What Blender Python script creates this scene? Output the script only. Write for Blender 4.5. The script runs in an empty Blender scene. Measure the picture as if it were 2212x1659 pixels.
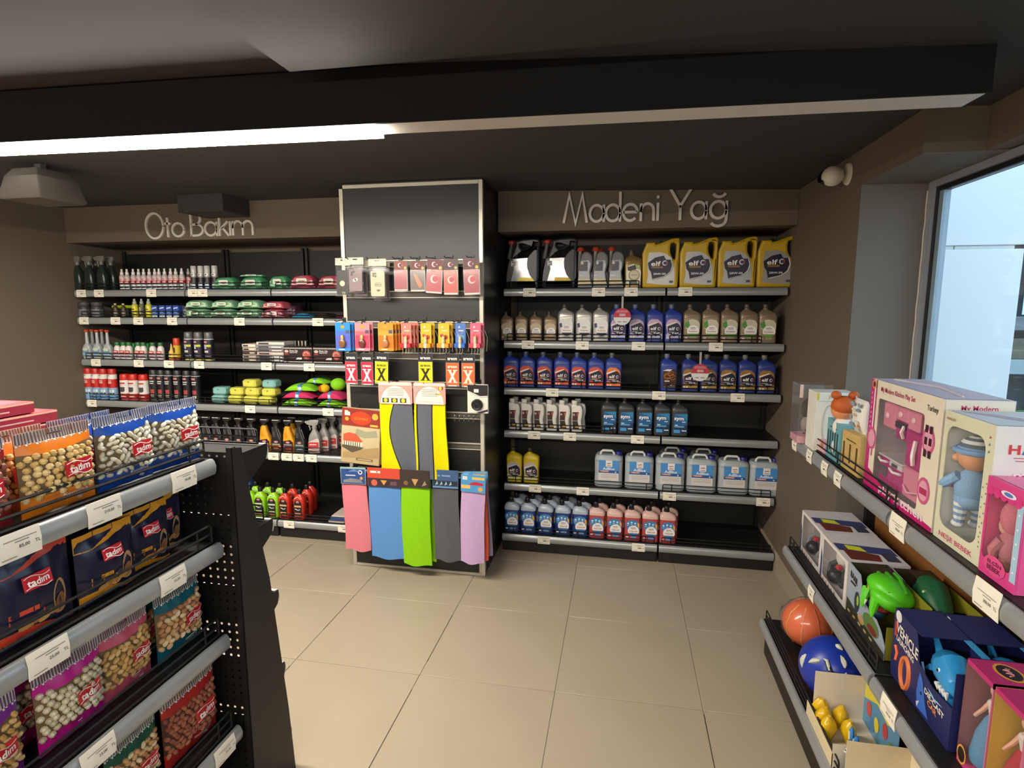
import bpy, math, random
from mathutils import Vector, Matrix
random.seed(7)
S = bpy.context.scene
COL = S.collection
PI = math.pi
rad = math.radians

# ---------------------------------------------------------------- camera
W_PX, H_PX, F_PX = 2212.0, 1659.0, 1231.44
CAM = Vector((0.83622, -3.40296, 1.6191))
AX_R = Vector((0.98223784, 0.18763993, -0.00029716))
AX_U = Vector((-0.02544873, 0.13478507, 0.990548))
AX_F = Vector((-0.18590641, 0.97294617, -0.1371662))
cd = bpy.data.cameras.new('camera')
cam = bpy.data.objects.new('camera', cd)
COL.objects.link(cam)
cd.sensor_fit = 'HORIZONTAL'
cd.sensor_width = 36.0
cd.lens = F_PX / W_PX * 36.0
cd.clip_start = 0.02
m3 = Matrix((AX_R, AX_U, -AX_F)).transposed()
cam.matrix_world = Matrix.Translation(CAM) @ m3.to_4x4()
S.camera = cam

# ---------------------------------------------------------------- world, light level
w = bpy.data.worlds.new('daylight')
S.world = w
w.use_nodes = True
wn = w.node_tree
wn.nodes.clear()
wo = wn.nodes.new('ShaderNodeOutputWorld')
wb = wn.nodes.new('ShaderNodeBackground')
wb.inputs['Color'].default_value = (0.60, 0.82, 1.0, 1)
wb.inputs['Strength'].default_value = 2.4
wn.links.new(wb.outputs[0], wo.inputs[0])
vs = S.view_settings
vs.view_transform = 'Standard'
vs.look = 'None'
vs.exposure = 0.0
vs.gamma = 1.0
vs.use_curve_mapping = False
LAMP_POWER = 138.0        # emission strength of a lit ceiling tube
LAMP_COL = (1.0, 0.92, 0.80)

def at(px, py, Y):
    """the point at depth plane y = Y that a place in the photo corresponds to"""
    d = AX_R * ((px - W_PX / 2) / F_PX) - AX_U * ((py - H_PX / 2) / F_PX) + AX_F
    return CAM + d * ((Y - CAM.y) / d.y)

def atx(px, py, X):
    d = AX_R * ((px - W_PX / 2) / F_PX) - AX_U * ((py - H_PX / 2) / F_PX) + AX_F
    return CAM + d * ((X - CAM.x) / d.x)

def atz(px, py, Z):
    d = AX_R * ((px - W_PX / 2) / F_PX) - AX_U * ((py - H_PX / 2) / F_PX) + AX_F
    return CAM + d * ((Z - CAM.z) / d.z)

# ---------------------------------------------------------------- materials
MATS = {}
def lin(c):
    c /= 255.0
    return c / 12.92 if c <= 0.04045 else ((c + 0.055) / 1.055) ** 2.4
def hexlin(h):
    return tuple(lin(int(h[i:i + 2], 16)) for i in (0, 2, 4))

def M(key):
    """'rrggbb[:rough[:metal[:kind]]]' or a named material -> procedural material"""
    if key in MATS:
        return MATS[key]
    p = key.split(':')
    col = hexlin(p[0])
    rough = float(p[1]) if len(p) > 1 and p[1] else 0.45
    metal = float(p[2]) if len(p) > 2 and p[2] else 0.0
    kind = p[3] if len(p) > 3 else ''
    mt = bpy.data.materials.new('paint_' + key.replace(':', '_'))
    mt.use_nodes = True
    nt = mt.node_tree
    b = nt.nodes['Principled BSDF']
    b.inputs['Roughness'].default_value = rough
    b.inputs['Metallic'].default_value = metal
    tc = nt.nodes.new('ShaderNodeTexCoord')
    nz = nt.nodes.new('ShaderNodeTexNoise')
    nz.inputs['Scale'].default_value = {'cloth': 260.0, 'foil': 30.0, 'brush': 9.0}.get(kind, 14.0)
    nz.inputs['Detail'].default_value = 1.0
    nt.links.new(tc.outputs['Object'], nz.inputs['Vector'])
    mx = nt.nodes.new('ShaderNodeMix')
    mx.data_type = 'RGBA'
    k = 0.82 if kind == 'cloth' else 0.93
    mx.inputs[6].default_value = (*[c * k for c in col], 1)
    mx.inputs[7].default_value = (*[min(1, c * (2 - k)) for c in col], 1)
    nt.links.new(nz.outputs['Fac'], mx.inputs[0])
    nt.links.new(mx.outputs[2], b.inputs['Base Color'])
    if kind in ('cloth', 'foil'):
        bp = nt.nodes.new('ShaderNodeBump')
        bp.inputs['Strength'].default_value = 0.35 if kind == 'cloth' else 0.5
        bp.inputs['Distance'].default_value = 0.002 if kind == 'cloth' else 0.006
        nt.links.new(nz.outputs['Fac'], bp.inputs['Height'])
        nt.links.new(bp.outputs[0], b.inputs['Normal'])
    if kind == 'cloth':
        b.inputs['Specular IOR Level'].default_value = 0.1
    if kind == 'clear':
        film(nt, b, 0.25)
    if kind == 'milky':
        b.inputs['Transmission Weight'].default_value = 0.25
    MATS[key] = mt
    return mt

def film(nt, b, opacity, gloss=0.06):
    """thin clear plastic or glass: mostly see-through, a little reflection by angle"""
    out = nt.nodes['Material Output']
    tr = nt.nodes.new('ShaderNodeBsdfTransparent')
    gl = nt.nodes.new('ShaderNodeBsdfGlossy')
    gl.inputs['Roughness'].default_value = gloss
    lw = nt.nodes.new('ShaderNodeLayerWeight')
    pw = nt.nodes.new('ShaderNodeMath')
    pw.operation = 'POWER'
    pw.inputs[1].default_value = 5.0
    fr = nt.nodes.new('ShaderNodeMath')
    fr.operation = 'MULTIPLY_ADD'
    fr.inputs[1].default_value = 0.9
    fr.inputs[2].default_value = 0.035
    nt.links.new(lw.outputs['Facing'], pw.inputs[0])
    nt.links.new(pw.outputs[0], fr.inputs[0])
    m1 = nt.nodes.new('ShaderNodeMixShader')
    m2 = nt.nodes.new('ShaderNodeMixShader')
    m1.inputs[0].default_value = opacity
    nt.links.new(tr.outputs[0], m1.inputs[1])
    nt.links.new(b.outputs[0], m1.inputs[2])
    nt.links.new(fr.outputs[0], m2.inputs[0])
    nt.links.new(m1.outputs[0], m2.inputs[1])
    nt.links.new(gl.outputs[0], m2.inputs[2])
    nt.links.new(m2.outputs[0], out.inputs[0])

def named(name, col, rough=0.6, metal=0.0, scale=6.0, amount=0.25, bump=0.0, col2=None, detail=4.0, emit=0.0, spec=None):
    mt = bpy.data.materials.new(name)
    mt.use_nodes = True
    nt = mt.node_tree
    b = nt.nodes['Principled BSDF']
    c = hexlin(col)
    b.inputs['Roughness'].default_value = rough
    b.inputs['Metallic'].default_value = metal
    if spec is not None:
        b.inputs['Specular IOR Level'].default_value = spec
    tc = nt.nodes.new('ShaderNodeTexCoord')
    nz = nt.nodes.new('ShaderNodeTexNoise')
    nz.inputs['Scale'].default_value = scale
    nz.inputs['Detail'].default_value = detail
    nt.links.new(tc.outputs['Object'], nz.inputs['Vector'])
    mx = nt.nodes.new('ShaderNodeMix')
    mx.data_type = 'RGBA'
    c2 = hexlin(col2) if col2 else tuple(v * (1 + amount) for v in c)
    mx.inputs[6].default_value = (*[v * (1 - amount) for v in c], 1)
    mx.inputs[7].default_value = (*c2, 1)
    nt.links.new(nz.outputs['Fac'], mx.inputs[0])
    nt.links.new(mx.outputs[2], b.inputs['Base Color'])
    if bump:
        bp = nt.nodes.new('ShaderNodeBump')
        bp.inputs['Strength'].default_value = bump
        bp.inputs['Distance'].default_value = 0.003
        n2 = nt.nodes.new('ShaderNodeTexNoise')
        n2.inputs['Scale'].default_value = scale * 14
        nt.links.new(tc.outputs['Object'], n2.inputs['Vector'])
        nt.links.new(n2.outputs['Fac'], bp.inputs['Height'])
        nt.links.new(bp.outputs[0], b.inputs['Normal'])
    if emit:
        b.inputs['Emission Color'].default_value = (*LAMP_COL, 1)
        b.inputs['Emission Strength'].default_value = emit
    MATS[name] = mt
    return mt

named('wall_paint', '695e4f', 0.75, scale=2.2, amount=0.06, bump=0.05)
named('reveal_paint', '6f6a62', 0.75, scale=2.2, amount=0.05, bump=0.05)
named('ceiling_paint', '363534', 0.8, scale=1.6, amount=0.08)
named('tile', 'a29581', 0.42, scale=2.6, amount=0.10, bump=0.02, detail=8)
named('grout', 'a39c90', 0.8, scale=30, amount=0.15)
named('grout_dark', '3c362f', 0.9, scale=30, amount=0.15)
named('shelf_black', '131211', 0.5, scale=5, amount=0.15, bump=0.03)
named('panel_black', '1b1a19', 0.55, scale=2, amount=0.10)
named('slat_black', '1f1f1e', 0.38, scale=3, amount=0.08)
named('alu', 'c9c3b4', 0.35, 0.35, scale=20, amount=0.08)
named('rail_grey', 'a0a4a5', 0.30, 0.4, scale=9, amount=0.10)
named('wire_black', '0b0a0a', 0.75, scale=9, amount=0.1)
named('tag_paper', 'ece6d6', 0.6, scale=12, amount=0.04)
named('ink', '2b2826', 0.7, scale=12, amount=0.1)
named('ink_soft', '8d877d', 0.7, scale=12, amount=0.1)
named('sign_letter', 'd6cfc4', 0.5, scale=5, amount=0.04)
named('lamp_black', '060608', 0.9, scale=5, amount=0.1)
named('diffuser_off', 'cfcac2', 0.5, scale=9, amount=0.04)
named('diffuser_lit', 'fff4df', 0.5, scale=9, amount=0.02, emit=LAMP_POWER)
named('wood_board', '8a5a2c', 0.5, scale=3, amount=0.15)
named('cladding', 'e6eff2', 0.45, scale=1.2, amount=0.03)
named('asphalt', '6a6a6a', 0.9, scale=8, amount=0.15)
gm = bpy.data.materials.new('window_glass')
gm.use_nodes = True
gm.node_tree.nodes['Principled BSDF'].inputs['Base Color'].default_value = (0.8, 0.9, 0.9, 1)
film(gm.node_tree, gm.node_tree.nodes['Principled BSDF'], 0.02, 0.02)
MATS['window_glass'] = gm
pm = bpy.data.materials.new('clear_film')
pm.use_nodes = True
pm.node_tree.nodes['Principled BSDF'].inputs['Base Color'].default_value = (0.8, 0.8, 0.8, 1)
pm.node_tree.nodes['Principled BSDF'].inputs['Roughness'].default_value = 0.2
film(pm.node_tree, pm.node_tree.nodes['Principled BSDF'], 0.035, 0.12)
MATS['clear_film'] = pm

# ---------------------------------------------------------------- mesh builder
def ring_rr(w, d, r, n, z, cx=0, cy=0):
    r = max(1e-4, min(r, w / 2 - 1e-4, d / 2 - 1e-4))
    out = []
    for qx, qy, a0 in ((1, 1, 0), (-1, 1, 90), (-1, -1, 180), (1, -1, 270)):
        for i in range(n + 1):
            a = rad(a0 + 90.0 * i / n)
            out.append((cx + qx * (w / 2 - r) + r * math.cos(a), cy + qy * (d / 2 - r) + r * math.sin(a), z))
    return out

CURVES = {}
def curve_mesh(key, splines, depth, bevel):
    k = (key, depth, bevel)
    if k in CURVES:
        return CURVES[k]
    cu = bpy.data.curves.new('outline', 'CURVE')
    cu.dimensions = '2D'
    cu.fill_mode = 'BOTH'
    cu.extrude = max(0, depth / 2 - bevel)
    cu.bevel_depth = bevel
    cu.bevel_resolution = 1
    cu.offset = -bevel
    for pts in splines:
        sp = cu.splines.new('POLY')
        sp.points.add(len(pts) - 1)
        for q, p in zip(sp.points, pts):
            q.co = (p[0], p[1], 0, 1)
        sp.use_cyclic_u = True
    o = bpy.data.objects.new('outline', cu)
    me = bpy.data.meshes.new_from_object(o)
    res = ([tuple(v.co) for v in me.vertices], [tuple(p.vertices) for p in me.polygons])
    bpy.data.objects.remove(o)
    bpy.data.curves.remove(cu)
    bpy.data.meshes.remove(me)
    CURVES[k] = res
    return res

TEXTS = {}
def text_geo(s, bold=0.0, shear=0.0):
    k = (s, bold, shear)
    if k in TEXTS:
        return TEXTS[k]
    cu = bpy.data.curves.new('lettering', 'FONT')
    cu.body = s
    cu.size = 1.0
    cu.resolution_u = 2
    cu.offset = bold
    cu.shear = shear
    cu.fill_mode = 'FRONT'
    o = bpy.data.objects.new('lettering', cu)
    me = bpy.data.meshes.new_from_object(o)
    vs_ = [(v.co.x, v.co.y) for v in me.vertices]
    fs_ = [tuple(p.vertices) for p in me.polygons]
    bpy.data.objects.remove(o)
    bpy.data.curves.remove(cu)
    bpy.data.meshes.remove(me)
    if not vs_:
        vs_ = [(0, 0)]
    x0 = min(v[0] for v in vs_); x1 = max(v[0] for v in vs_)
    z0 = min(v[1] for v in vs_); z1 = max(v[1] for v in vs_)
    cx, cz = (x0 + x1) / 2, (z0 + z1) / 2
    TEXTS[k] = ([(x - cx, z - cz) for x, z in vs_], fs_, max(x1 - x0, 1e-3), max(z1 - z0, 1e-3))
    return TEXTS[k]

class MB:
    def __init__(s):
        s.v = []; s.f = []; s.m = []; s.keys = []; s.T = None
    def mi(s, m):
        if m not in s.keys:
            s.keys.append(m)
        return s.keys.index(m)
    def add(s, vs, fs, m):
        o = len(s.v); i = s.mi(m)
        if s.T is not None:
            vs = [tuple(s.T @ Vector(v)) for v in vs]
        s.v += [tuple(v) for v in vs]
        for f in fs:
            s.f.append(tuple(o + k for k in f)); s.m.append(i)
        return s
    def box(s, x0, x1, y0, y1, z0, z1, m, c=0.0):
        if c <= 0:
            v = [(x, y, z) for z in (z0, z1) for x, y in ((x0, y0), (x1, y0), (x1, y1), (x0, y1))]
            return s.add(v, [(3, 2, 1, 0), (4, 5, 6, 7), (0, 1, 5, 4), (1, 2, 6, 5), (2, 3, 7, 6), (3, 0, 4, 7)], m)
        c = min(c, (x1 - x0) * .45, (y1 - y0) * .45, (z1 - z0) * .45)
        cx, cy, w, d = (x0 + x1) / 2, (y0 + y1) / 2, x1 - x0, y1 - y0
        return s.loft([ring_rr(w - 2 * c, d - 2 * c, c * .3, 1, z0, cx, cy), ring_rr(w, d, c, 1, z0 + c, cx, cy),
                       ring_rr(w, d, c, 1, z1 - c, cx, cy), ring_rr(w - 2 * c, d - 2 * c, c * .3, 1, z1, cx, cy)], m)
    def loft(s, rings, m, cap=(1, 1)):
        n = len(rings[0]); v = [p for r in rings for p in r]; f = []
        for k in range(len(rings) - 1):
            for i in range(n):
                j = (i + 1) % n
                f.append((k * n + i, k * n + j, (k + 1) * n + j, (k + 1) * n + i))
        if cap[0]: f.append(tuple(range(n - 1, -1, -1)))
        if cap[1]: f.append(tuple((len(rings) - 1) * n + i for i in range(n)))
        return s.add(v, f, m)
    def body(s, secs, m, n=3, cap=(1, 1)):
        return s.loft([ring_rr(q[1], q[2], q[3], n, q[0], q[4] if len(q) > 4 else 0, q[5] if len(q) > 5 else 0) for q in secs], m, cap)
    def lathe(s, prof, m, cx=0, cy=0, n=14, cap=(1, 1)):
        return s.loft([[(cx + r * math.cos(2 * PI * i / n), cy + r * math.sin(2 * PI * i / n), z) for i in range(n)] for r, z in prof], m, cap)
    def tube(s, pts, r, m, n=5, closed=False):
        P = [Vector(p) for p in pts]; rings = []
        L = len(P); up = None
        for i in range(L):
            if closed:
                t = (P[(i + 1) % L] - P[i - 1])
            else:
                t = (P[min(i + 1, L - 1)] - P[max(i - 1, 0)])
            t.normalize()
            if up is None:
                up = Vector((0, 0, 1)) if abs(t.z) < 0.9 else Vector((1, 0, 0))
            a = t.cross(up); a.normalize(); b = a.cross(t); up = b
            rr = r[i] if isinstance(r, (list, tuple)) else r
            rings.append([tuple(P[i] + (a * math.cos(2 * PI * k / n) + b * math.sin(2 * PI * k / n)) * rr) for k in range(n)])
        if closed:
            rings.append(rings[0])
        return s.loft(rings, m, (0, 0) if closed else (1, 1))
    def ell(s, c, r, m, nu=12, nv=7, R=None):
        rings = []
        for j in range(nv + 1):
            t = -PI / 2 + PI * j / nv
            ct = max(math.cos(t), 1e-3)
            ring = []
            for i in range(nu):
                p = Vector((r[0] * ct * math.cos(2 * PI * i / nu), r[1] * ct * math.sin(2 * PI * i / nu), r[2] * math.sin(t)))
                if R is not None: p = R @ p
                ring.append(tuple(Vector(c) + p))
            rings.append(ring)
        return s.loft(rings, m)
    def shape(s, splines, m, depth, bevel=0.0, y=0.0, key=None):
        """2D outline(s) in x,z extruded along y around y"""
        if not isinstance(splines[0][0], (list, tuple)): splines = [splines]
        v, f = curve_mesh(key or repr(splines), splines, depth, bevel)
        return s.add([(p[0], y - p[2], p[1]) for p in v], f, m)
    def flat(s, pts, y, m):
        a = sum(pts[i][0] * pts[(i + 1) % len(pts)][1] - pts[(i + 1) % len(pts)][0] * pts[i][1] for i in range(len(pts)))
        if a < 0: pts = pts[::-1]
        return s.add([(p[0], y, p[1]) for p in pts], [tuple(range(len(pts)))], m)
    def rect(s, x0, x1, z0, z1, y, m):
        return s.flat([(x0, z0), (x1, z0), (x1, z1), (x0, z1)], y, m)
    def disc(s, cx, cz, rx, y, m, rz=None, n=18, a0=0, a1=360):
        rz = rz or rx
        k = n if a1 - a0 >= 360 else n + 1
        return s.flat([(cx + rx * math.cos(rad(a0 + (a1 - a0) * i / n)), cz + rz * math.sin(rad(a0 + (a1 - a0) * i / n))) for i in range(k)], y, m)
    def txt(s, t, h, cx, cz, y, m, bold=0.0, w=None, shear=0.0, slope=0.0):
        """flat lettering facing -y; h = height of its box, w = optional width"""
        v, f, tw, th = text_geo(t, bold, shear)
        kz = h / th; kx = (w / tw) if w else kz
        return s.add([(cx + x * kx, y, cz + z * kz + slope * x * kx) for x, z in v], f, m)

def mesh(name, b, angle=38):
    me = bpy.data.meshes.new(name)
    me.from_pydata(b.v, [], b.f)
    for k in b.keys:
        me.materials.append(M(k))
    me.polygons.foreach_set('material_index', b.m)
    me.polygons.foreach_set('use_smooth', [True] * len(b.f))
    me.update()
    me.set_sharp_from_angle(angle=rad(angle))
    return me

def link(name, data, parent=None, loc=None, rz=0.0):
    o = bpy.data.objects.new(name, data)
    COL.objects.link(o)
    if parent is not None: o.parent = parent
    if loc is not None: o.location = loc
    if rz: o.rotation_euler = (0, 0, rz)
    return o

def tag(o, label, cat, group=None, kind=None):
    if label: o['label'] = label
    if cat: o['category'] = cat
    if group: o['group'] = group
    if kind: o['kind'] = kind
    return o

def thing(name, label, cat, loc=(0, 0, 0), rz=0.0, group=None):
    return tag(link(name, None, None, loc, rz), label, cat, group)

def part(name, b, parent, label=None):
    o = link(name, mesh(name, b), parent)
    if label: o['label'] = label
    return o

def struct(name, b, loc=None):
    return tag(link(name, mesh(name, b), None, loc), None, None, None, 'structure')

class T:
    """a kind of thing: built once, then every single instance is its own object with its own parts"""
    def __init__(s, name, cat, parts):
        s.name, s.cat = name, cat
        s.parts = [(q[0], mesh(q[0], q[1]), [(a, mesh(a, bb)) for a, bb in (q[2] if len(q) > 2 else [])]) for q in parts]
    def put(s, loc, label, group=None, rz=0.0, k=1.0, tilt=None):
        loc = (loc[0], loc[1], loc[2] + .001)     # rests on what carries it
        if len(s.parts) == 1 and not s.parts[0][2]:
            root = link(s.name, s.parts[0][1], None, loc)
        else:
            root = link(s.name, None, None, loc)
            for pn, me, subs in s.parts:
                o = link(pn, me, root)
                for sn, sm in subs:
                    link(sn, sm, o)
        root.rotation_euler = (tilt[0] if tilt else 0, tilt[1] if tilt else 0, rz)
        root.scale = (k, k, k) if not isinstance(k, tuple) else k
        return tag(root, label, s.cat, group)

ORD = ['first', 'second', 'third', 'fourth', 'fifth', 'sixth', 'seventh', 'eighth', 'ninth', 'tenth', 'eleventh', 'twelfth', 'thirteenth', 'fourteenth']
def nth(i, n):
    if n == 1: return 'the only one'
    if i == 0: return 'leftmost'
    if i == n - 1: return 'rightmost'
    return ORD[i] + ' from left'

# ================================================================ the setting
YB = 0.60                      # back of the shelf recesses
XL, XR = -3.13, 1.80
def ceil_z(x):
    return 2.312 if x < 0.1 else 2.312 - 0.030 * (x - 0.1)

# ---- floor: grout bed with single tiles
b = MB()
b.box(-3.4, 2.3, -6.9, 0.75, -0.12, -0.004, 'grout')
floor = struct('floor', b)
TW = 0.6
tb = MB()
tb.box(0.0015, TW - 0.0015, 0.0015, TW - 0.0015, -0.012, 0.0, 'tile', 0.0012)
tile_me = mesh('tile', tb)
for i in range(-6, 4):
    for j in range(-11, 2):
        x, y = i * TW, j * TW
        if x > 2.2 or y > 0.7: continue
        o = link('tile', tile_me, floor, (x, y, -random.random() * 0.0004))
for (x, y0, y1) in ((0.0, -1.1, -0.7), (0.0, -1.75, -1.3), (-0.6, -0.95, -0.66), (1.2, -1.8, -1.22), (-1.2, -0.6, -0.35), (-0.6, -1.5, -1.25), (0.6, -1.9, -1.62)):
    db = MB()
    db.box(x - 0.0016, x + 0.0016, y0, y1, -0.004, -0.0008, 'grout_dark')
    part('grout_line', db, floor)

# ---- walls
b = MB(); b.box(-3.5, 2.105, 0.62, 0.8, 0, 2.5, 'wall_paint'); struct('wall_back', b)
b = MB(); b.box(XL - 0.2, XL, -6.9, 0.7, 0, 2.5, 'wall_paint'); struct('wall_left', b)
b = MB(); b.box(-3.5, 2.105, -7.0, -6.8, 0, 2.5, 'wall_paint'); struct('wall_front', b)
b = MB()
b.box(XR, 2.105, -0.715, 0.7, 0, 2.45, 'wall_paint')
struct('wall_right', b)
b = MB()
b.box(XR, 2.105, -1.21, -0.7155, 2.118, 2.45, 'wall_paint')
b.box(1.985, 2.105, -6.9, -1.2105, 2.118, 2.45, 'wall_paint')
struct('wall_right_lintel', b)
b = MB(); b.box(2.02, 2.105, -6.9, -0.7155, 0, 0.86, 'reveal_paint'); struct('wall_right_sill', b)
b = MB(); b.box(2.02, 2.105, -6.9, -3.6, 0.86, 2.118, 'wall_paint'); struct('wall_right_near', b)
# the grey painted side of the window recess
b = MB(); b.box(XR + 0.001, 2.049, -0.7185, -0.7155, 0.0, 2.117, 'reveal_paint'); struct('trim_1', b)
b = MB(); b.box(XR + 0.001, 2.06, -1.209, -0.719, 2.1135, 2.1175, 'reveal_paint'); struct('trim_2', b)
# soffits above the shelf recesses
b = MB(); b.box(XL + 0.002, -0.70, 0.15, 0.619, 2.066, 2.4, 'wall_paint'); struct('wall_back_soffit_left', b)
b = MB(); b.box(0.07, XR - 0.002, 0.15, 0.619, 2.068, 2.4, 'wall_paint'); struct('wall_back_soffit_right', b)
# pillar between the two recesses
b = MB(); b.box(-0.765, 0.062, -0.225, 0.6195, 0, 2.4, 'slat_black'); struct('wall_pillar', b)
# skirting of the right wall
for k, (y0, y1) in enumerate(((0.07, 0.60), (-0.53, 0.066), (-0.715, -0.533))):
    b = MB(); b.box(XR - 0.010, XR, y0, y1, 0, 0.135, 'tile', 0.002)
    struct('baseboard_right', b)

# ---- ceiling, stepped panels and the boxed beam
b = MB()
xs = [-3.4, 0.1, 2.105]
v = []
for z0 in (0.0, 0.2):
    for x in xs:
        for y in (-6.95, 0.7):
            v.append((x, y, ceil_z(x) + z0))
f = [(0, 1, 3, 2), (2, 3, 5, 4), (6, 8, 9, 7), (8, 10, 11, 9), (0, 2, 8, 6), (2, 4, 10, 8), (1, 7, 9, 3), (3, 9, 11, 5), (0, 6, 7, 1), (4, 5, 11, 10)]
b.add(v, f, 'ceiling_paint'); ceiling = struct('ceiling', b)
b = MB(); b.box(-0.10, 1.96, -6.0, -1.84, 2.268, 2.33, 'ceiling_paint', 0.004); part('ceiling_panel', b, ceiling)
b = MB(); b.box(-1.96, -1.635, -0.12, 0.149, 2.205, 2.33, 'ceiling_paint', 0.004); part('ceiling_beam', b, ceiling)

# ---- window on the right
win = tag(link('window_1', None, None, (2.08, -0.72, 0.86)), None, None, None, 'structure')
def wpart(name, b):
    b2 = part(name, b, win); b2.location = (-2.08, 0.72, -0.86)
b = MB()
b.box(2.05, 2.10, -0.760, -0.720, 0.86, 2.113, 'a8adb8:.35:.3')
b.box(2.05, 2.10, -3.6, -3.56, 0.86, 2.113, 'a8adb8:.35:.3')
b.box(2.05, 2.10, -3.56, -0.76, 0.861, 0.90, 'a8adb8:.35:.3')
b.box(2.05, 2.10, -3.56, -0.76, 2.085, 2.113, 'a8adb8:.35:.3')
wpart('window_frame', b)
b = MB()
b.box(2.06, 2.09, -0.785, -0.7605, 0.90, 2.084, '101015:.5')
b.box(2.06, 2.09, -3.56, -0.7855, 2.066, 2.084, '101015:.5')
wpart('gasket', b)
b = MB()
b.box(2.062, 2.088, -0.815, -0.7855, 0.90, 2.0655, '8fa5b4:.35:.2')
wpart('sash', b)
b = MB(); b.box(2.072, 2.078, -3.56, -0.8155, 0.901, 2.0655, 'window_glass'); wpart('pane', b)
b = MB()
pts = [(2.052, -0.7195 - 0.003 * math.sin(z * 31) - 0.002, 0.9 + 0.0) for z in (0,)]
b.tube([(2.047, -0.722 + 0.0025 * math.sin(i * 2.7), 0.88 + i * 0.06) for i in range(21)], 0.0028, 'd8d0c2:.7', 5)
wpart('sealant_bead', b)

# ---- outside, seen through the window
b = MB(); b.box(2.13, 14, -9, 14, -0.3, -0.15, 'asphalt'); struct('ground', b)
clad = thing('facade_wall', 'white panelled outside wall filling the view through the window', 'wall', (2.7, 0.55, -0.15))
def cpart(nm, x0, x1, z0, z1, m='cladding', y0=0.5):
    b = MB(); b.box(x0 - 2.7, x1 - 2.7, y0 - 0.55, 0.10, z0 + 0.15, z1 + 0.15, m, 0.003)
    part(nm, b, clad)
cpart('panel', 2.125, 3.135, -0.15, 1.945)
cpart('panel', 2.125, 3.60, 1.968, 3.4)
cpart('joint_profile', 2.125, 2.77, 1.9455, 1.9675, 'd5d9d8:.5', 0.508)
cpart('joint_profile', 2.775, 3.09, 1.9455, 1.9675, 'd5d9d8:.5', 0.508)
cpart('joint_profile', 3.092, 3.58, 1.9455, 1.9675, '33383c:.5', 0.52)
g = thing('forecourt_kiosk', 'dark kiosk front with blue counter edge beyond the white outside wall', 'kiosk', (4.4, 1.6, -0.15))
def kp(nm, x0, x1, z0, z1, m, y0=0.0, y1=0.3):
    b = MB(); b.box(x0, x1, y0, y1, z0, z1, m, 0.004); part(nm, b, g)
kp('back_panel', -0.9, 1.6, 0, 2.6, '3c454c:.6', 0.1)
kp('counter_edge', -0.9, 1.6, 1.25, 1.36, '9fb6bf:.5', -0.1)
kp('shelf_items', -0.7, 1.2, 1.36, 1.52, '6d6a5c:.6', -0.05)
kp('tray', -0.7, 0.4, 1.58, 1.68, '87939c:.4', -0.08)
kp('door_leaf', -0.42, 1.2, 0.3, 1.2, 'd6f0f0:.5', 0.02)
kp('rail', -0.9, 1.2, 0.86, 0.94, '20262a:.5', -0.03)
g = thing('poster', 'pink and white poster just past the edge of the outside wall', 'poster', (3.9, 1.3, 1.55))
b = MB(); b.box(-0.25, 0.7, 0, 0.02, 0, 0.62, 'c9e6ec:.5'); b.disc(0.12, 0.36, 0.26, -0.002, 'd64a6a:.5'); b.disc(0.2, 0.22, 0.11, -0.004, 'f0e8ec:.5'); b.rect(-0.25, 0.7, 0, 0.025, -0.003, 'd64a6a:.5')
part('board', b, g)
g = thing('planter', 'green planter box beside the white outside wall', 'planter', (3.7, 1.0, -0.15))
b = MB(); b.body([(0, .5, .4, .03), (.95, .6, .5, .04), (.97, .56, .46, .04)], '3f9a2e:.5'); part('tub', b, g)
b = MB(); b.body([(.97, .45, .35, .05), (1.04, .3, .25, .05)], '1e6a1a:.8'); part('soil_cover', b, g)

# ---- linear ceiling light: dark housing, lit tube on the left, dark tube on the right
def ceiling_light(name, label, p0, p1, split, group):
    L = (Vector(p1) - Vector(p0)).length
    an = math.atan2(p1[1] - p0[1], p1[0] - p0[0])
    t = thing(name, label, 'lamp', p0, an, group)
    b = MB()
    b.box(0, L, -0.055, 0.055, 0.012, 0.155, 'lamp_black')
    b.box(0, L, -0.055, -0.049, -0.001, 0.012, 'lamp_black'); b.box(0, L, 0.049, 0.055, -0.001, 0.012, 'lamp_black')
    part('housing', b, t)
    if split > 0:
        b = MB(); b.box(0.01, split, -0.0485, 0.0485, -0.014, 0.011, 'diffuser_lit'); part('lit_tube', b, t)
    if split < L:
        b = MB(); b.box(split + 0.004, L - 0.012, -0.0485, 0.0485, -0.002, 0.011, 'diffuser_off'); part('unlit_tube', b, t)
    b = MB(); b.box(L - 0.01, L, -0.0485, 0.0485, -0.001, 0.012, 'lamp_black'); part('end_cap', b, t)
    return t
def on_line(x):    # the visible lamp is a touch off square with the back wall
    return (x, -1.628 + (x - 1.73) * 0.0365, 2.15)
ceiling_light('linear_ceiling_light', 'long black ceiling light, left half lit, right half off, ending by the window', on_line(-2.75), on_line(1.735), 2.845, 'linear ceiling lights')
ceiling_light('linear_ceiling_light', 'long black ceiling light behind the viewer, lit over its whole length', (-2.75, -4.75, 2.15), (1.735, -4.6, 2.15), 4.47, 'linear ceiling lights')
b = MB(); b.tube([(0.075, -1.70, 2.158), (0.075, -1.70, 2.24)], 0.0018, 'd9d2c4:.4', 5)
tag(link('pull_wire', mesh('pull_wire', b)), 'thin bright wire standing at the end of the lit tube', 'wire')

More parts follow.
